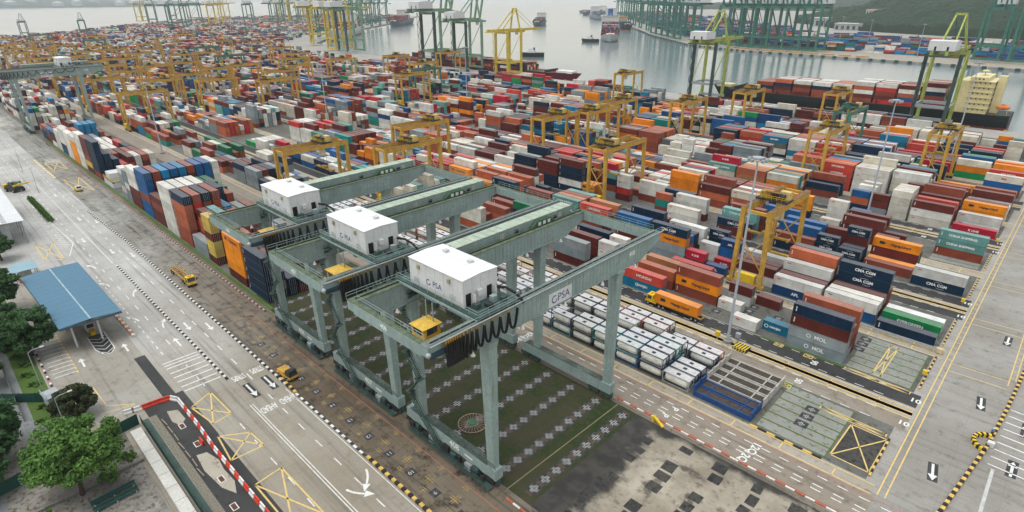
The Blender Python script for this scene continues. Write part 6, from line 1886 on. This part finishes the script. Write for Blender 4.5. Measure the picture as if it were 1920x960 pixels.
# ================================================================== gate canopy and buildings by the road
BLUER = mat("blue_roof", (0.075, 0.175, 0.26), .5, 0, .08, .25, .15, (.1, .16, .2))
cn = thing("gate_canopy", "wide flat blue gate canopy over truck lanes", "canopy", (0, 0, 0))
RP = [(-191.0, 7.9), (-192.0, 21.0), (-151.0, 21.5), (-151.5, 10.2)]
nP = 14
ridge = .35
a0 = Vector((-191.0, 7.9, 7.0)); a1 = Vector((-192.0, 21.0, 7.0)); b1 = Vector((-151.0, 21.5, 7.0)); b0 = Vector((-151.5, 9.4, 7.0))
for i in range(nP):
    t0, t1 = i / nP, (i + .985) / nP
    p, q, r_, s = a0.lerp(b0, t0), a0.lerp(b0, t1), a1.lerp(b1, t1), a1.lerp(b1, t0)
    for f0, f1 in ((0, .5), (.5, 1)):
        c = [p.lerp(s, f0), q.lerp(r_, f0), q.lerp(r_, f1), p.lerp(s, f1)]
        z = [ridge * (1 - abs(2 * f - 1)) for f in (f0, f0, f1, f1)]
        top = [(v.x, v.y, v.z + dz + .12) for v, dz in zip(c, z)]; bot = [(v.x, v.y, v.z + dz) for v, dz in zip(c, z)]
        MB().add(bot + top, BOXF).build("roof_panel", BLUER, cn)
MB().beam(a0.lerp(a1, .5) + Vector((0, 0, ridge + .16)), b0.lerp(b1, .5) + Vector((0, 0, ridge + .16)), .35, .08).build("ridge_cap", mat("ridge_cap", (.3, .42, .48), .5), cn)
for p, q in ((a0, a1), (a1, b1), (b1, b0), (b0, a0)):
    MB().beam(p + Vector((0, 0, -.2)), q + Vector((0, 0, -.2)), .15, .45).build("fascia", mat("fascia_dark", (.08, .12, .15), .6), cn)
for t in (.08, .36, .64, .92):
    for f in (.2, .62):
        v = a0.lerp(b0, t).lerp(a1.lerp(b1, t), f)
        MB().cyl((v.x, v.y, 0), (v.x, v.y, 7.0), .22, 10).build("column", WHITEP, cn)
BOOTH = mat("booth_white", (.6, .62, .6), .5)


def booth(x, y, lab):
    o = thing("gate_booth", lab, "gate booth", (x, y, 0), 0, "gate booths")
    MB().box(-1.6, 1.6, -.9, .9, 0, 2.4).build("cabin", BOOTH, o); MB().box(-1.8, 1.8, -1.1, 1.1, 2.4, 2.55).build("roof", STEEL, o); MB().box(1.6, 1.63, -.7, .7, 1.1, 2.1).build("window", GLASS, o)
    for k in range(4):
        MB().box(2.0 + k * .55, 2.3 + k * .55, -.5, .5, 0, .9).build("crash_drum", mat("drum_orange", (.7, .2, .05), .6) if k % 2 == 0 else YELB, o)


booth(-162, 15.8, "white gate booth with orange crash drums at the canopy edge"); booth(-172, 11.6, "white gate booth deep under the blue canopy")
sb = thing("guard_shelter", "small pale blue roofed shelter beside the blue canopy", "shelter", (-209.5, 10.2, 0))
g = MB(); n = 8
prof = [(-3.1 + 6.2 * i / n, 3.6 + .28 * math.sin(math.pi * i / n)) for i in range(n + 1)]; prof2 = [(y, z - .12) for y, z in prof][::-1]
g.prism_x(prof + prof2, -4.1, 4.1); g.build("roof", mat("pale_blue_roof", (.24, .36, .42), .5, 0, .1, .4), sb)
for x in (-3.6, 3.6):
    for y in (-2.6, 2.6):
        MB().cyl((x, y, 0), (x, y, 3.7), .1, 8).build("post", STEEL, sb)
MB().box(-3, 0, -1.5, 1.5, 0, 2.4).build("cabin", BOOTH, sb); MB().box(1.0, 3.0, -2.0, -1.0, 0, 1.0).build("crash_drum", mat("drum_orange", (.7, .2, .05), .6), sb)
wb = thing("warehouse_shed", "white ribbed roof shed at the edge of the truck road", "building", (-268, 4, 0))
for k in range(26):
    x = -25 + k * 1.95
    MB().add([(x, -14, 8.6), (x + 1.85, -14, 8.6), (x + 1.85, 12.4, 7.9), (x, 12.4, 7.9), (x, -14, 8.75), (x + 1.85, -14, 8.75), (x + 1.85, 12.4, 8.05), (x, 12.4, 8.05)], BOXF).build("roof_panel", mat("shed_roof", (.62, .63, .64), .5, 0, .1, .3), wb)
MB().box(-24.5, 25, -13.5, 8, 0, 8.2).build("wall", mat("shed_wall", (.4, .42, .42), .7), wb)
for k in range(6):
    MB().cyl((-24 + k * 9.6, 11.6, 0), (-24 + k * 9.6, 11.6, 7.95), .2, 8).build("column", STEEL, wb)
wb2 = thing("warehouse_shed", "long white roof warehouse far beside the truck road", "building", (-640, 2, 0))
MB().box(-60, 60, -30, 14, 0, 9).build("wall", mat("shed_wall", (.4, .42, .42), .7), wb2); MB().box(-61, 61, -31, 15, 9, 9.3).build("roof", mat("shed_roof", (.62, .63, .64), .5), wb2)
for k in range(7):
    MB().box(-50 + k * 16, -45 + k * 16, 14, 14.1, 0, 5).build("door", DARKM, wb2)
gw = thing("green_roof_warehouse", "green roofed warehouse beyond the lone bridge crane", "building", (-1150, 60, 0))
MB().box(-60, 60, -40, 25, 0, 12).build("wall", mat("shed_wall", (.4, .42, .42), .7), gw); MB().prism_x([(-42, 12), (27, 12), (-8, 17)], -62, 62).build("roof", mat("green_roof", (.08, .22, .2), .6), gw)

# far-shore buildings and hill houses
for i, (x, y, w, d, h, z) in enumerate(((-450, 1590, 60, 40, 14, 0), (-560, 1750, 60, 40, 20, 0))):
    o = thing("far_warehouse", f"pale flat-roofed warehouse on the far shore, {ORD[i + 1]} from the hill edge", "building", (x, y, z))
    MB().box(-w / 2, w / 2, -d / 2, d / 2, 0, h).build("wall", mat("far_wall", (.34, .36, .37), .7, 0, .15, .05), o); MB().box(-w / 2 - 1, w / 2 + 1, -d / 2 - 1, d / 2 + 1, h, h + 1.2).build("roof", mat("far_roof", (.6, .6, .58), .6), o)
    for k in range(int(w / 12)):
        MB().box(-w / 2 + 3 + k * 12, -w / 2 + 9 + k * 12, -d / 2 - .2, -d / 2, 2, h * .7).build("window", GLASS, o)

# ================================================================== planting
def crown_mesh(name, R_, Hs, n_clump, n_leaf, leaf, m, seed):
    rg = np.random.default_rng(seed)
    # clump centres on a lumpy shell
    d = rg.normal(size=(n_clump, 3)); d /= np.linalg.norm(d, axis=1)[:, None]
    rad = rg.uniform(.45, 1.0, n_clump) ** .6
    C = d * rad[:, None] * np.array([R_, R_, Hs]); C[:, 2] = np.where(C[:, 2] < -.45 * Hs, -.45 * Hs + rg.uniform(0, .2, n_clump) * Hs, C[:, 2])
    cr = rg.uniform(.16, .30, n_clump) * R_
    ci = np.repeat(np.arange(n_clump), n_leaf); M_ = len(ci)
    u = rg.normal(size=(M_, 3)); u /= np.linalg.norm(u, axis=1)[:, None]
    pos = C[ci] + u * (cr[ci] * rg.uniform(.55, 1.0, M_))[:, None] * np.array([1, 1, .72])
    nrm = u * .7 + rg.normal(size=(M_, 3)) * .5 + np.array([0, 0, .35]); nrm /= np.linalg.norm(nrm, axis=1)[:, None]
    a = np.cross(nrm, rg.normal(size=(M_, 3))); a /= np.linalg.norm(a, axis=1)[:, None]; b = np.cross(nrm, a)
    s = leaf * rg.uniform(.6, 1.3, M_)[:, None]
    V = np.stack([pos - a * s - b * s * .6, pos + a * s - b * s * .45, pos + a * s * .7 + b * s * .6, pos - a * s * .8 + b * s * .5], 1).reshape(-1, 3)
    me = bpy.data.meshes.new(name); me.vertices.add(len(V)); me.vertices.foreach_set("co", V.astype(np.float32).ravel())
    me.loops.add(len(V)); me.loops.foreach_set("vertex_index", np.arange(len(V), dtype=np.int32)); me.polygons.add(M_)
    me.polygons.foreach_set("loop_start", np.arange(0, len(V), 4, dtype=np.int32)); me.update(calc_edges=True); me.validate(); me.materials.append(m)
    return me


CRN = {'big': crown_mesh("crown", 7.6, 6.2, 130, 170, .30, LEAF_L, 1), 'dark': crown_mesh("crown", 6.0, 5.2, 80, 150, .36, LEAF_D, 2), 'dark2': crown_mesh("crown", 5.2, 4.6, 70, 150, .36, LEAF_D, 3),
       'round': crown_mesh("crown", 3.4, 3.0, 90, 220, .24, mat("russet_leaves", (.035, .06, .022), .7, 0, .4, 1.0, patchy=(.09, .055, .025)), 4), 'bush': crown_mesh("crown", 1.3, .8, 20, 90, .15, LEAF_L, 5)}


def tree(x, y, hz_, kind, lab, name="shade_tree", scale=1.0, lean=(0, 0)):
    o = thing(name, lab, "tree", (x, y, 0), random.uniform(0, 6))
    o.rotation_euler[2] = 0
    t = MB(); t.cyl((0, 0, 0), (lean[0] * .5, lean[1] * .5, hz_ * .55), .42 * scale, 10, .28 * scale)
    for k in range(6):
        a = k * 1.05; t.cyl((lean[0] * .5, lean[1] * .5, hz_ * .5), (lean[0] + math.cos(a) * 3 * scale, lean[1] + math.sin(a) * 3 * scale, hz_ * .95), .2 * scale, 7, .07 * scale)
    t.build("trunk", BARK, o)
    c = place("crown", CRN[kind], o, (lean[0], lean[1], hz_)); c.scale = (scale, scale, scale); c.rotation_euler[2] = random.uniform(0, 6)
    return o


tree(-101.0, 1.6, 8.2, 'big', "broad bright green tree in the garden corner", scale=.84, lean=(-1.2, 1.0))
tree(-124.5, 5.8, 3.6, 'round', "round russet-green tree beside the forecourt", "round_tree", 1.0)
for i, (x, y, h, k, s, lab) in enumerate(((-187, 1.0, 7.5, 'dark', 1.0, "dark tree beside the far corner of the blue canopy"), (-174, -1.5, 7.0, 'dark2', 1.0, "dark tree behind the canopy eave"), (-158, 3.6, 6.6, 'dark', .95, "dark tree overhanging the parking stripes"), (-167, -4, 7.0, 'dark2', 1.1, "dark tree behind the parking stripes"),
                                          (-150, -6, 5.5, 'dark2', .8, "smaller dark tree by the grey pavement"), (-122, -8.5, 6.0, 'dark', 1.05, "dark tree behind the broad bright tree"), (-112, -11, 6.0, 'dark2', 1.0, "dark tree at the garden's far corner"), (-231, 7.0, 5.0, 'dark2', .75, "small dark tree beside the white shed column"),
                                          (-243, 6.0, 5.0, 'dark2', .7, "small dark tree under the white shed eave"))):
    tree(x, y, h, k, lab, "shade_tree", s)
for i, (x, y, s, lab) in enumerate(((-101.5, 5.6, 1.2, "bright shrub beside the tree trunk"), (-104.8, 9.3, 1.0, "bright shrub beside the sandy patch"), (-98.3, -4.0, 1.4, "shrub at the garden edge"), (-92.6, -5.5, 1.2, "shrub by the dark tarmac corner"))):
    o = thing("garden_shrub", lab, "shrub", (x, y, .6 * s)); c = place("foliage", CRN['bush'], o); c.scale = (s, s, s); MB().cyl((0, 0, -.6 * s), (0, 0, 0), .06, 6).build("stem", BARK, o)
hd = thing("roadside_hedge", "narrow clipped hedge in the road median", "hedge", (-281, 24.9, 0), .012)
for k in range(26):
    c = place("foliage", CRN['bush'], hd, (-18 + k * 1.5, random.uniform(-.2, .2), .9)); c.scale = (1.0, .8, 1.1)
hd_base = MB().box(-19.5, 20.5, -.9, .9, 0, .3); hd_base.build("planter_kerb", KW, hd)
for k in range(40):
    x = -196 + k * 1.75
    if k % 3 == 0:
        o = thing("verge_shrub", f"low green shrub on the verge, {ordinal(k // 3 + 1)} from the canopy", "shrub", (x, 1.2 + random.uniform(-.8, .8), .4), 0, "verge shrubs"); c = place("foliage", CRN['bush'], o); c.scale = (.9, .9, .6)

# ================================================================== fence, wall, barriers near the garden
FGREEN = mat("fence_green", (0.02, 0.075, 0.065), .6, 0, .2, .6)


def panel_fence(p, q, h, lab, m=FGREEN, step=3.0):
    o = thing("panel_fence", lab, "fence", (*p, 0), 0)
    d = Vector((q[0] - p[0], q[1] - p[1], 0)); n = max(1, int(d.length / step))
    for k in range(n):
        a, b = d * (k / n), d * ((k + .97) / n)
        MB().beam(a + Vector((0, 0, h / 2)), b + Vector((0, 0, h / 2)), .06, h).build("panel", m, o)
        MB().box(a.x - .06, a.x + .06, a.y - .06, a.y + .06, 0, h + .15).build("post", m, o)
    return o


panel_fence((-147, -10), (-134, 3.4), 2.2, "dark green panel fence beside the grey pavement")
panel_fence((-109.5, -14), (-113.8, 13.6), 2.4, "dark green gate fence behind the broad bright tree")
panel_fence((-113.6, 13.9), (-60, 13.9), 1.8, "long green panel fence along the drain")
panel_fence((-160, -2.2), (-130.5, -1.8), 1.6, "low rail fence along the verge", mat("rail_grey", (.2, .22, .2), .6))
cw = thing("boundary_wall", "long white concrete wall along the garden", "wall", (0, 0, 0))
for k in range(14):
    x = -111 + k * 4.0
    MB().box(x, x + 3.92, 11.4, 13.2, 0, 1.1).build("wall_block", mat("wall_white", (.55, .54, .50), .8, 0, .15, .5, .3), cw)
cb = thing("boundary_wall", "low concrete kerb wall crossing the garden", "wall", (0, 0, 0))
for k in range(8):
    a = Vector((-101.5, -8 + k * 2.4, 0)); MB().beam(a + Vector((-k * .12, 0, .25)), a + Vector((-k * .12, 2.3, .25)), .3, .5).build("wall_block", mat("wall_dark", (.2, .19, .17), .9), cb)
for k, (dx) in enumerate((0, 1.8)):
    o = thing("garden_bench", ("long dark green bench beside the shrubs", "long dark green bench on the tarmac edge")[k], "bench", (-97.0 + dx, 5.2, 0), math.pi / 2 + .05)
    MB().box(-3.2, 3.2, -.28, .28, .42, .5).build("seat", FGREEN, o); MB().box(-3.2, 3.2, .25, .32, .55, .95).build("backrest", FGREEN, o)
    for s in (-2.8, 0, 2.8):
        MB().box(s - .08, s + .08, -.25, .25, 0, .42).build("leg", mat("bench_leg", (.5, .48, .44), .8), o)
# electrical box on legs
eb = thing("transformer_box", "grey steel box on legs beside the round tree", "transformer", (-131.5, 3.4, 0), .15)
MB().box(-1.7, 1.7, -1.1, 1.1, .9, 3.3).build("casing", mat("box_grey", (.36, .40, .43), .5, 0, .12, .5), eb); MB().box(-1.9, 1.9, -1.3, 1.3, 3.3, 3.42).build("lid", STEEL, eb)
handrail([(-1.8, -1.2, 3.42), (1.8, -1.2, 3.42), (1.8, 1.2, 3.42)], .8, 1.2, .04).build("roof_rail", STEEL, eb)
for x in (-1.5, 1.5):
    for y in (-.9, .9):
        MB().box(x - .1, x + .1, y - .1, y + .1, 0, .9).build("leg", STEEL, eb)
MB().box(1.7, 1.72, .1, .9, 1.3, 1.7).build("label_plate", mat("plate_orange", (.7, .25, .12), .5), eb)
for i, (x, y, lab) in enumerate(((-137.5, 2.6, "slim street lamp with arm over the verge"), (-310, 29.0, "street lamp in the truck road median"), (-355, 30.0, "street lamp further along the truck road"), (-116.0, 3.2, "slim street lamp beside the grey steel box"))):
    o = thing("street_lamp", lab, "street lamp", (x, y, 0), 0, "street lamps")
    MB().cyl((0, 0, 0), (0, 0, 10.5), .11, 8, .07).build("pole", STEEL, o); MB().tube([(0, 0, 10.4), (0, .6, 10.8), (0, 2.2, 10.9)], .05, 6).build("arm", STEEL, o); MB().box(-.15, .15, 2.0, 2.7, 10.82, 10.98).build("lamp_head", WHITEP, o)

# red and white water-filled barriers
BR = mat("barrier_red", (.62, .06, .035), .45, 0, .1, .8); BWm = mat("barrier_white", (.72, .70, .68), .5, 0, .1, .8)
BM = {}
for nm, m in (("r", BR), ("w", BWm)):
    b = MB(); b.prism_x([(-.32, 0), (.32, 0), (.32, .25), (.14, .5), (.12, 1.0), (-.12, 1.0), (-.14, .5), (-.32, .25)], -.86, .86); BM[nm] = b.mesh("body", m)
PEG = MB().cyl((.9, 0, .1), (.9, 0, .9), .07, 8).mesh("joint_pin", DARKM)
path = [(-118.9, 12.4), (-118.3, 15.1), (-118.0, 18.4), (-117.6, 20.2), (-115.8, 21.2), (-104.9, 21.2), (-96.0, 20.9), (-85.5, 21.0), (-75.7, 21.1), (-60, 21.3)]
k = 0
for (xa, ya), (xb, yb) in zip(path, path[1:]):
    d = math.hypot(xb - xa, yb - ya); n = max(1, round(d / 1.8)); ang = math.atan2(yb - ya, xb - xa)
    for i in range(n):
        t = (i + .5) / n; red = (k % 2 == 0) if k > 6 else k in (2, 3, 4, 7)
        o = thing("road_barrier", f"{'red' if red else 'white'} plastic road barrier, {ordinal(k + 1)} in the line from the gate", "barrier", (xa + (xb - xa) * t, ya + (yb - ya) * t, 0), ang, "red and white road barriers")
        place("body", BM['r' if red else 'w'], o); place("joint_pin", PEG, o); k += 1
ex = thing("road_barrier", "spare red barrier standing beside the barrier line", "barrier", (-99.5, 19.9, 0), 0, "red and white road barriers"); place("body", BM['r'], ex); place("joint_pin", PEG, ex)
gpl = mat("grate_rust", (.12, .06, .04), .8)
for i, (x, y) in enumerate(((-107.2, 19.0), (-100.0, 19.2), (-88.0, 18.9), (-80.5, 18.0))):
    strip("drain_grate", x - .9, x + .9, y - .5, y + .5, .0125, KW, road_near); strip("drain_grate", x - .75, x + .75, y - .35, y + .35, .014, gpl, road_near)
# skip of timber and pipes inside the works strip
for i in range(7):
    o = tag(MB().cyl((-112 + i * 3.1, 16.9 + .12 * (i % 3), .12), (-109.4 + i * 3.1, 17.1, .12), .1, 7).build("steel_pipe", mat("pipe_tan", (.35, .3, .22), .7), None), f"tan pipe lying in the works strip, {ORD[i + 1]} from the gate", "pipe", "pipes in the works strip")

# cable reel set into the grass
cr = thing("cable_reel", "large spoked cable reel lying in the grass under the cranes", "cable reel", (-67.6, 57.9, 0))
REEL = mat("reel_tan", (.36, .26, .20), .8)
for rr, z in ((2.75, .22), (1.0, .3)):
    n = 32; MB().tube([(rr * math.cos(2 * math.pi * a / n), rr * math.sin(2 * math.pi * a / n), z) for a in range(n + 1)], .1, 6).build("rim", REEL, cr)
for a in range(24):
    t = 2 * math.pi * a / 24; MB().beam((.9 * math.cos(t), .9 * math.sin(t), .26), (2.7 * math.cos(t), 2.7 * math.sin(t), .22), .09).build("spoke", REEL, cr)
MB().cyl((0, 0, .1), (0, 0, .5), .85, 16).build("hub", mat("reel_green", (.05, .2, .12), .6), cr)
# yellow-black curved bumper and the person beside it
bp_ = thing("bumper_ring", "curved yellow and black striped bumper on the roadside kerb", "bumper", (3.3, 117.6, 0))
SEG = [MB().box(-.24, .24, -.3, .3, 0, .75).mesh("bumper_segment", m) for m in (YELB, KB)]
for k in range(16):
    a = R(95) + R(165) * k / 15
    o = place("bumper_segment", SEG[k % 2], bp_, (.6 + 2.2 * math.cos(a), 1.0 + 2.6 * math.sin(a), 0), a + math.pi / 2)
MB().box(.4, 1.4, .6, 1.5, 0, .9).build("white_box", WHITEP, bp_)


def skin(name, verts, edges, radii, m, parent):
    me = bpy.data.meshes.new(name); me.from_pydata(verts, edges, [])
    o = bpy.data.objects.new(name, me); COL.objects.link(o)
    md = o.modifiers.new("skin", 'SKIN'); md.use_smooth_shade = True
    for v, r_ in zip(me.skin_vertices[0].data, radii):
        v.radius = (r_, r_)
    me.skin_vertices[0].data[0].use_root = True
    o.modifiers.new("sub", 'SUBSURF').levels = 1; o.modifiers["sub"].render_levels = 1
    me.materials.append(m); o.parent = parent
    return o


pe = thing("person", "person in blue shirt and dark trousers with white helmet, standing by the bumper", "person", (3.9, 122.0, 0), .4)
SK = mat("skin_tone", (.32, .17, .1), .6)
skin("body", [(0, 0, .95), (0, 0, 1.2), (0, 0, 1.42), (0, 0, 1.55), (0, -.01, 1.66), (0, -.02, 1.74), (.1, 0, .9), (.12, .02, .5), (.12, .03, .08), (.13, -.1, .04), (-.1, 0, .9), (-.12, -.05, .5), (-.12, 0, .08), (-.13, -.12, .04), (.2, 0, 1.4), (.27, .02, 1.12), (.28, -.08, .88), (-.2, 0, 1.4), (-.27, -.06, 1.14), (-.2, -.25, 1.05)],
     [(0, 1), (1, 2), (2, 3), (3, 4), (4, 5), (0, 6), (6, 7), (7, 8), (8, 9), (0, 10), (10, 11), (11, 12), (12, 13), (2, 14), (14, 15), (15, 16), (2, 17), (17, 18), (18, 19)],
     [.13, .14, .13, .06, .1, .08, .1, .07, .05, .05, .1, .07, .05, .05, .07, .05, .04, .07, .05, .04], SK, pe)
skin("shirt", [(0, 0, .98), (0, 0, 1.2), (0, 0, 1.44), (.2, 0, 1.41), (.265, .02, 1.2), (-.2, 0, 1.41), (-.265, -.05, 1.2)], [(0, 1), (1, 2), (2, 3), (3, 4), (2, 5), (5, 6)], [.15, .165, .14, .085, .07, .085, .07], mat("shirt_blue", (.05, .22, .5), .8), pe)
skin("trousers", [(0, 0, .96), (.1, 0, .88), (.12, .02, .5), (.12, .03, .1), (-.1, 0, .88), (-.12, -.05, .5), (-.12, 0, .1)], [(0, 1), (1, 2), (2, 3), (0, 4), (4, 5), (5, 6)], [.145, .115, .085, .07, .115, .085, .07], mat("trousers_dark", (.02, .02, .03), .9), pe)
hm = MB().sphere((0, -.02, 1.74), .15, 12, 8, .85); hm.smooth = True; hm.build("helmet", mat("helmet_white", (.8, .8, .8), .4), pe)

# ================================================================== hills
def hill(name, x0, x1, y0, y1, nx, ny, fn, m):
    xs = np.linspace(x0, x1, nx); ys_ = np.linspace(y0, y1, ny)
    X, Y = np.meshgrid(xs, ys_); Z = fn(X, Y)
    V = np.stack([X, Y, Z], -1).reshape(-1, 3)
    idx = np.arange(nx * ny).reshape(ny, nx)
    F = np.stack([idx[:-1, :-1], idx[:-1, 1:], idx[1:, 1:], idx[1:, :-1]], -1).reshape(-1, 4)
    me = bpy.data.meshes.new(name); me.from_pydata(V.tolist(), [], F.tolist()); me.materials.append(m)
    return place(name, me, kind="structure")


FOREST = leaf_mat("forest_canopy", (0.006, 0.024, 0.012), (0.014, 0.042, 0.018))
rg = np.random.default_rng(9)
LAT = rg.uniform(0, 1, (256, 256))


def vnoise(X, Y, s):
    u, v = X / s, Y / s; i, j = np.floor(u).astype(int), np.floor(v).astype(int); fu, fv = u - i, v - j
    fu = fu * fu * (3 - 2 * fu); fv = fv * fv * (3 - 2 * fv); q = lambda a, b: LAT[a % 256, b % 256]
    return (q(i, j) * (1 - fu) + q(i + 1, j) * fu) * (1 - fv) + (q(i, j + 1) * (1 - fu) + q(i + 1, j + 1) * fu) * fv


def hump(X, Y, cx, cy_, rx, ry, h, rot=0.0):
    c, s = math.cos(rot), math.sin(rot); u = ((X - cx) * c + (Y - cy_) * s) / rx; v = (-(X - cx) * s + (Y - cy_) * c) / ry
    return h * np.clip(1 - (u * u + v * v), 0, 1) ** .8


def wooded(X, Y):
    base = hump(X, Y, -60, 1750, 520, 330, 62, -.25) + hump(X, Y, 330, 1500, 500, 380, 78, -.3) + hump(X, Y, -380, 2050, 350, 300, 40)
    base = np.minimum(base, 82)
    tr_ = vnoise(X, Y, 13) * 8 + vnoise(X, Y, 7.5) * 5 + vnoise(X, Y, 60) * 10
    return np.where(base > .5, base + tr_, -6)


hill("wooded_hill", -760, 760, 1330, 2400, 340, 240, wooded, FOREST)


def rear(X, Y):
    base = hump(X, Y, 200, 3300, 1300, 700, 80, -.3) + hump(X, Y, -1100, 3900, 1100, 500, 40, -.2) + hump(X, Y, 1100, 2700, 900, 700, 80)
    base = np.minimum(base, 88)
    return np.where(base > 1, base + vnoise(X, Y, 40) * 16 + vnoise(X, Y, 18) * 7, -6)


hill("rear_hill", -2300, 1700, 2350, 4600, 260, 150, rear, FOREST)
hill("island_hill", -13000, -7600, -1500, 4200, 120, 120, lambda X, Y: np.where(hump(X, Y, -9800, 900, 900, 2600, 60) > 1, hump(X, Y, -9800, 900, 900, 2600, 60) + vnoise(X, Y, 150) * 45, -8), FOREST)
for i, (x, y, z, w, h) in enumerate(((-430, 1700, 30, 46, 10), (-230, 1850, 62, 38, 9), (-180, 1880, 66, 34, 8), (-80, 1905, 76, 40, 9), (10, 1860, 74, 24, 8), (-330, 1780, 40, 30, 9), (120, 1470, 58, 36, 9))):
    o = thing("hill_house", f"pale house among trees on the wooded hill, {ORD[i + 1]} along the slope", "building", (x, y, z)); MB().box(-w / 2, w / 2, -6, 6, 0, h).build("wall", mat("hill_wall", (.66, .66, .64), .7), o); MB().prism_x([(-7, h), (7, h), (0, h + 3.5)], -w / 2 - 1, w / 2 + 1).build("roof", mat("hill_roof", (.30, .22, .18), .7), o)
    for k in range(int(w / 6)):
        MB().box(-w / 2 + 2 + k * 6, -w / 2 + 5 + k * 6, -6.1, -6.0, 2, h - 2).build("window", GLASS, o)
# refinery tanks and blocks on the island horizon
for i in range(14):
    a = thing("storage_tank", f"faint storage tank on the hazy island, {ORD[i + 1]} along the shore", "storage tank", (-8900 - (i % 3) * 120, -300 + i * 210, 12), 0, "island storage tanks")
    MB().cyl((0, 0, 0), (0, 0, 40 + 14 * (i % 3)), 55, 20).build("shell", mat("far_wall", (.5, .52, .52), .7), a); MB().cyl((0, 0, 40 + 14 * (i % 3)), (0, 0, 50 + 14 * (i % 3)), 55, 20, 10).build("roof", mat("far_roof", (.6, .6, .58), .6), a)

# ================================================================== air
hb = MB().box(-16000, 7000, -7000, 14000, -6.0, 130.0)
hm_ = bpy.data.materials.new("hazy_air"); hm_.use_nodes = True; nt = hm_.node_tree; nt.nodes.clear()
pv = nd(nt, "ShaderNodeVolumePrincipled"); pv.inputs["Color"].default_value = (0.93, 0.96, 1.0, 1); pv.inputs["Density"].default_value = HAZE; pv.inputs["Anisotropy"].default_value = 0.2
oo = nd(nt, "ShaderNodeOutputMaterial"); nt.links.new(pv.outputs[0], oo.inputs["Volume"])
hb.build("haze", hm_, kind="stuff")
tagged = bpy.data.objects["haze"]; tagged["label"] = "thin pale haze filling the air over the harbour"; tagged["category"] = "haze"
bpy.context.view_layer.update()
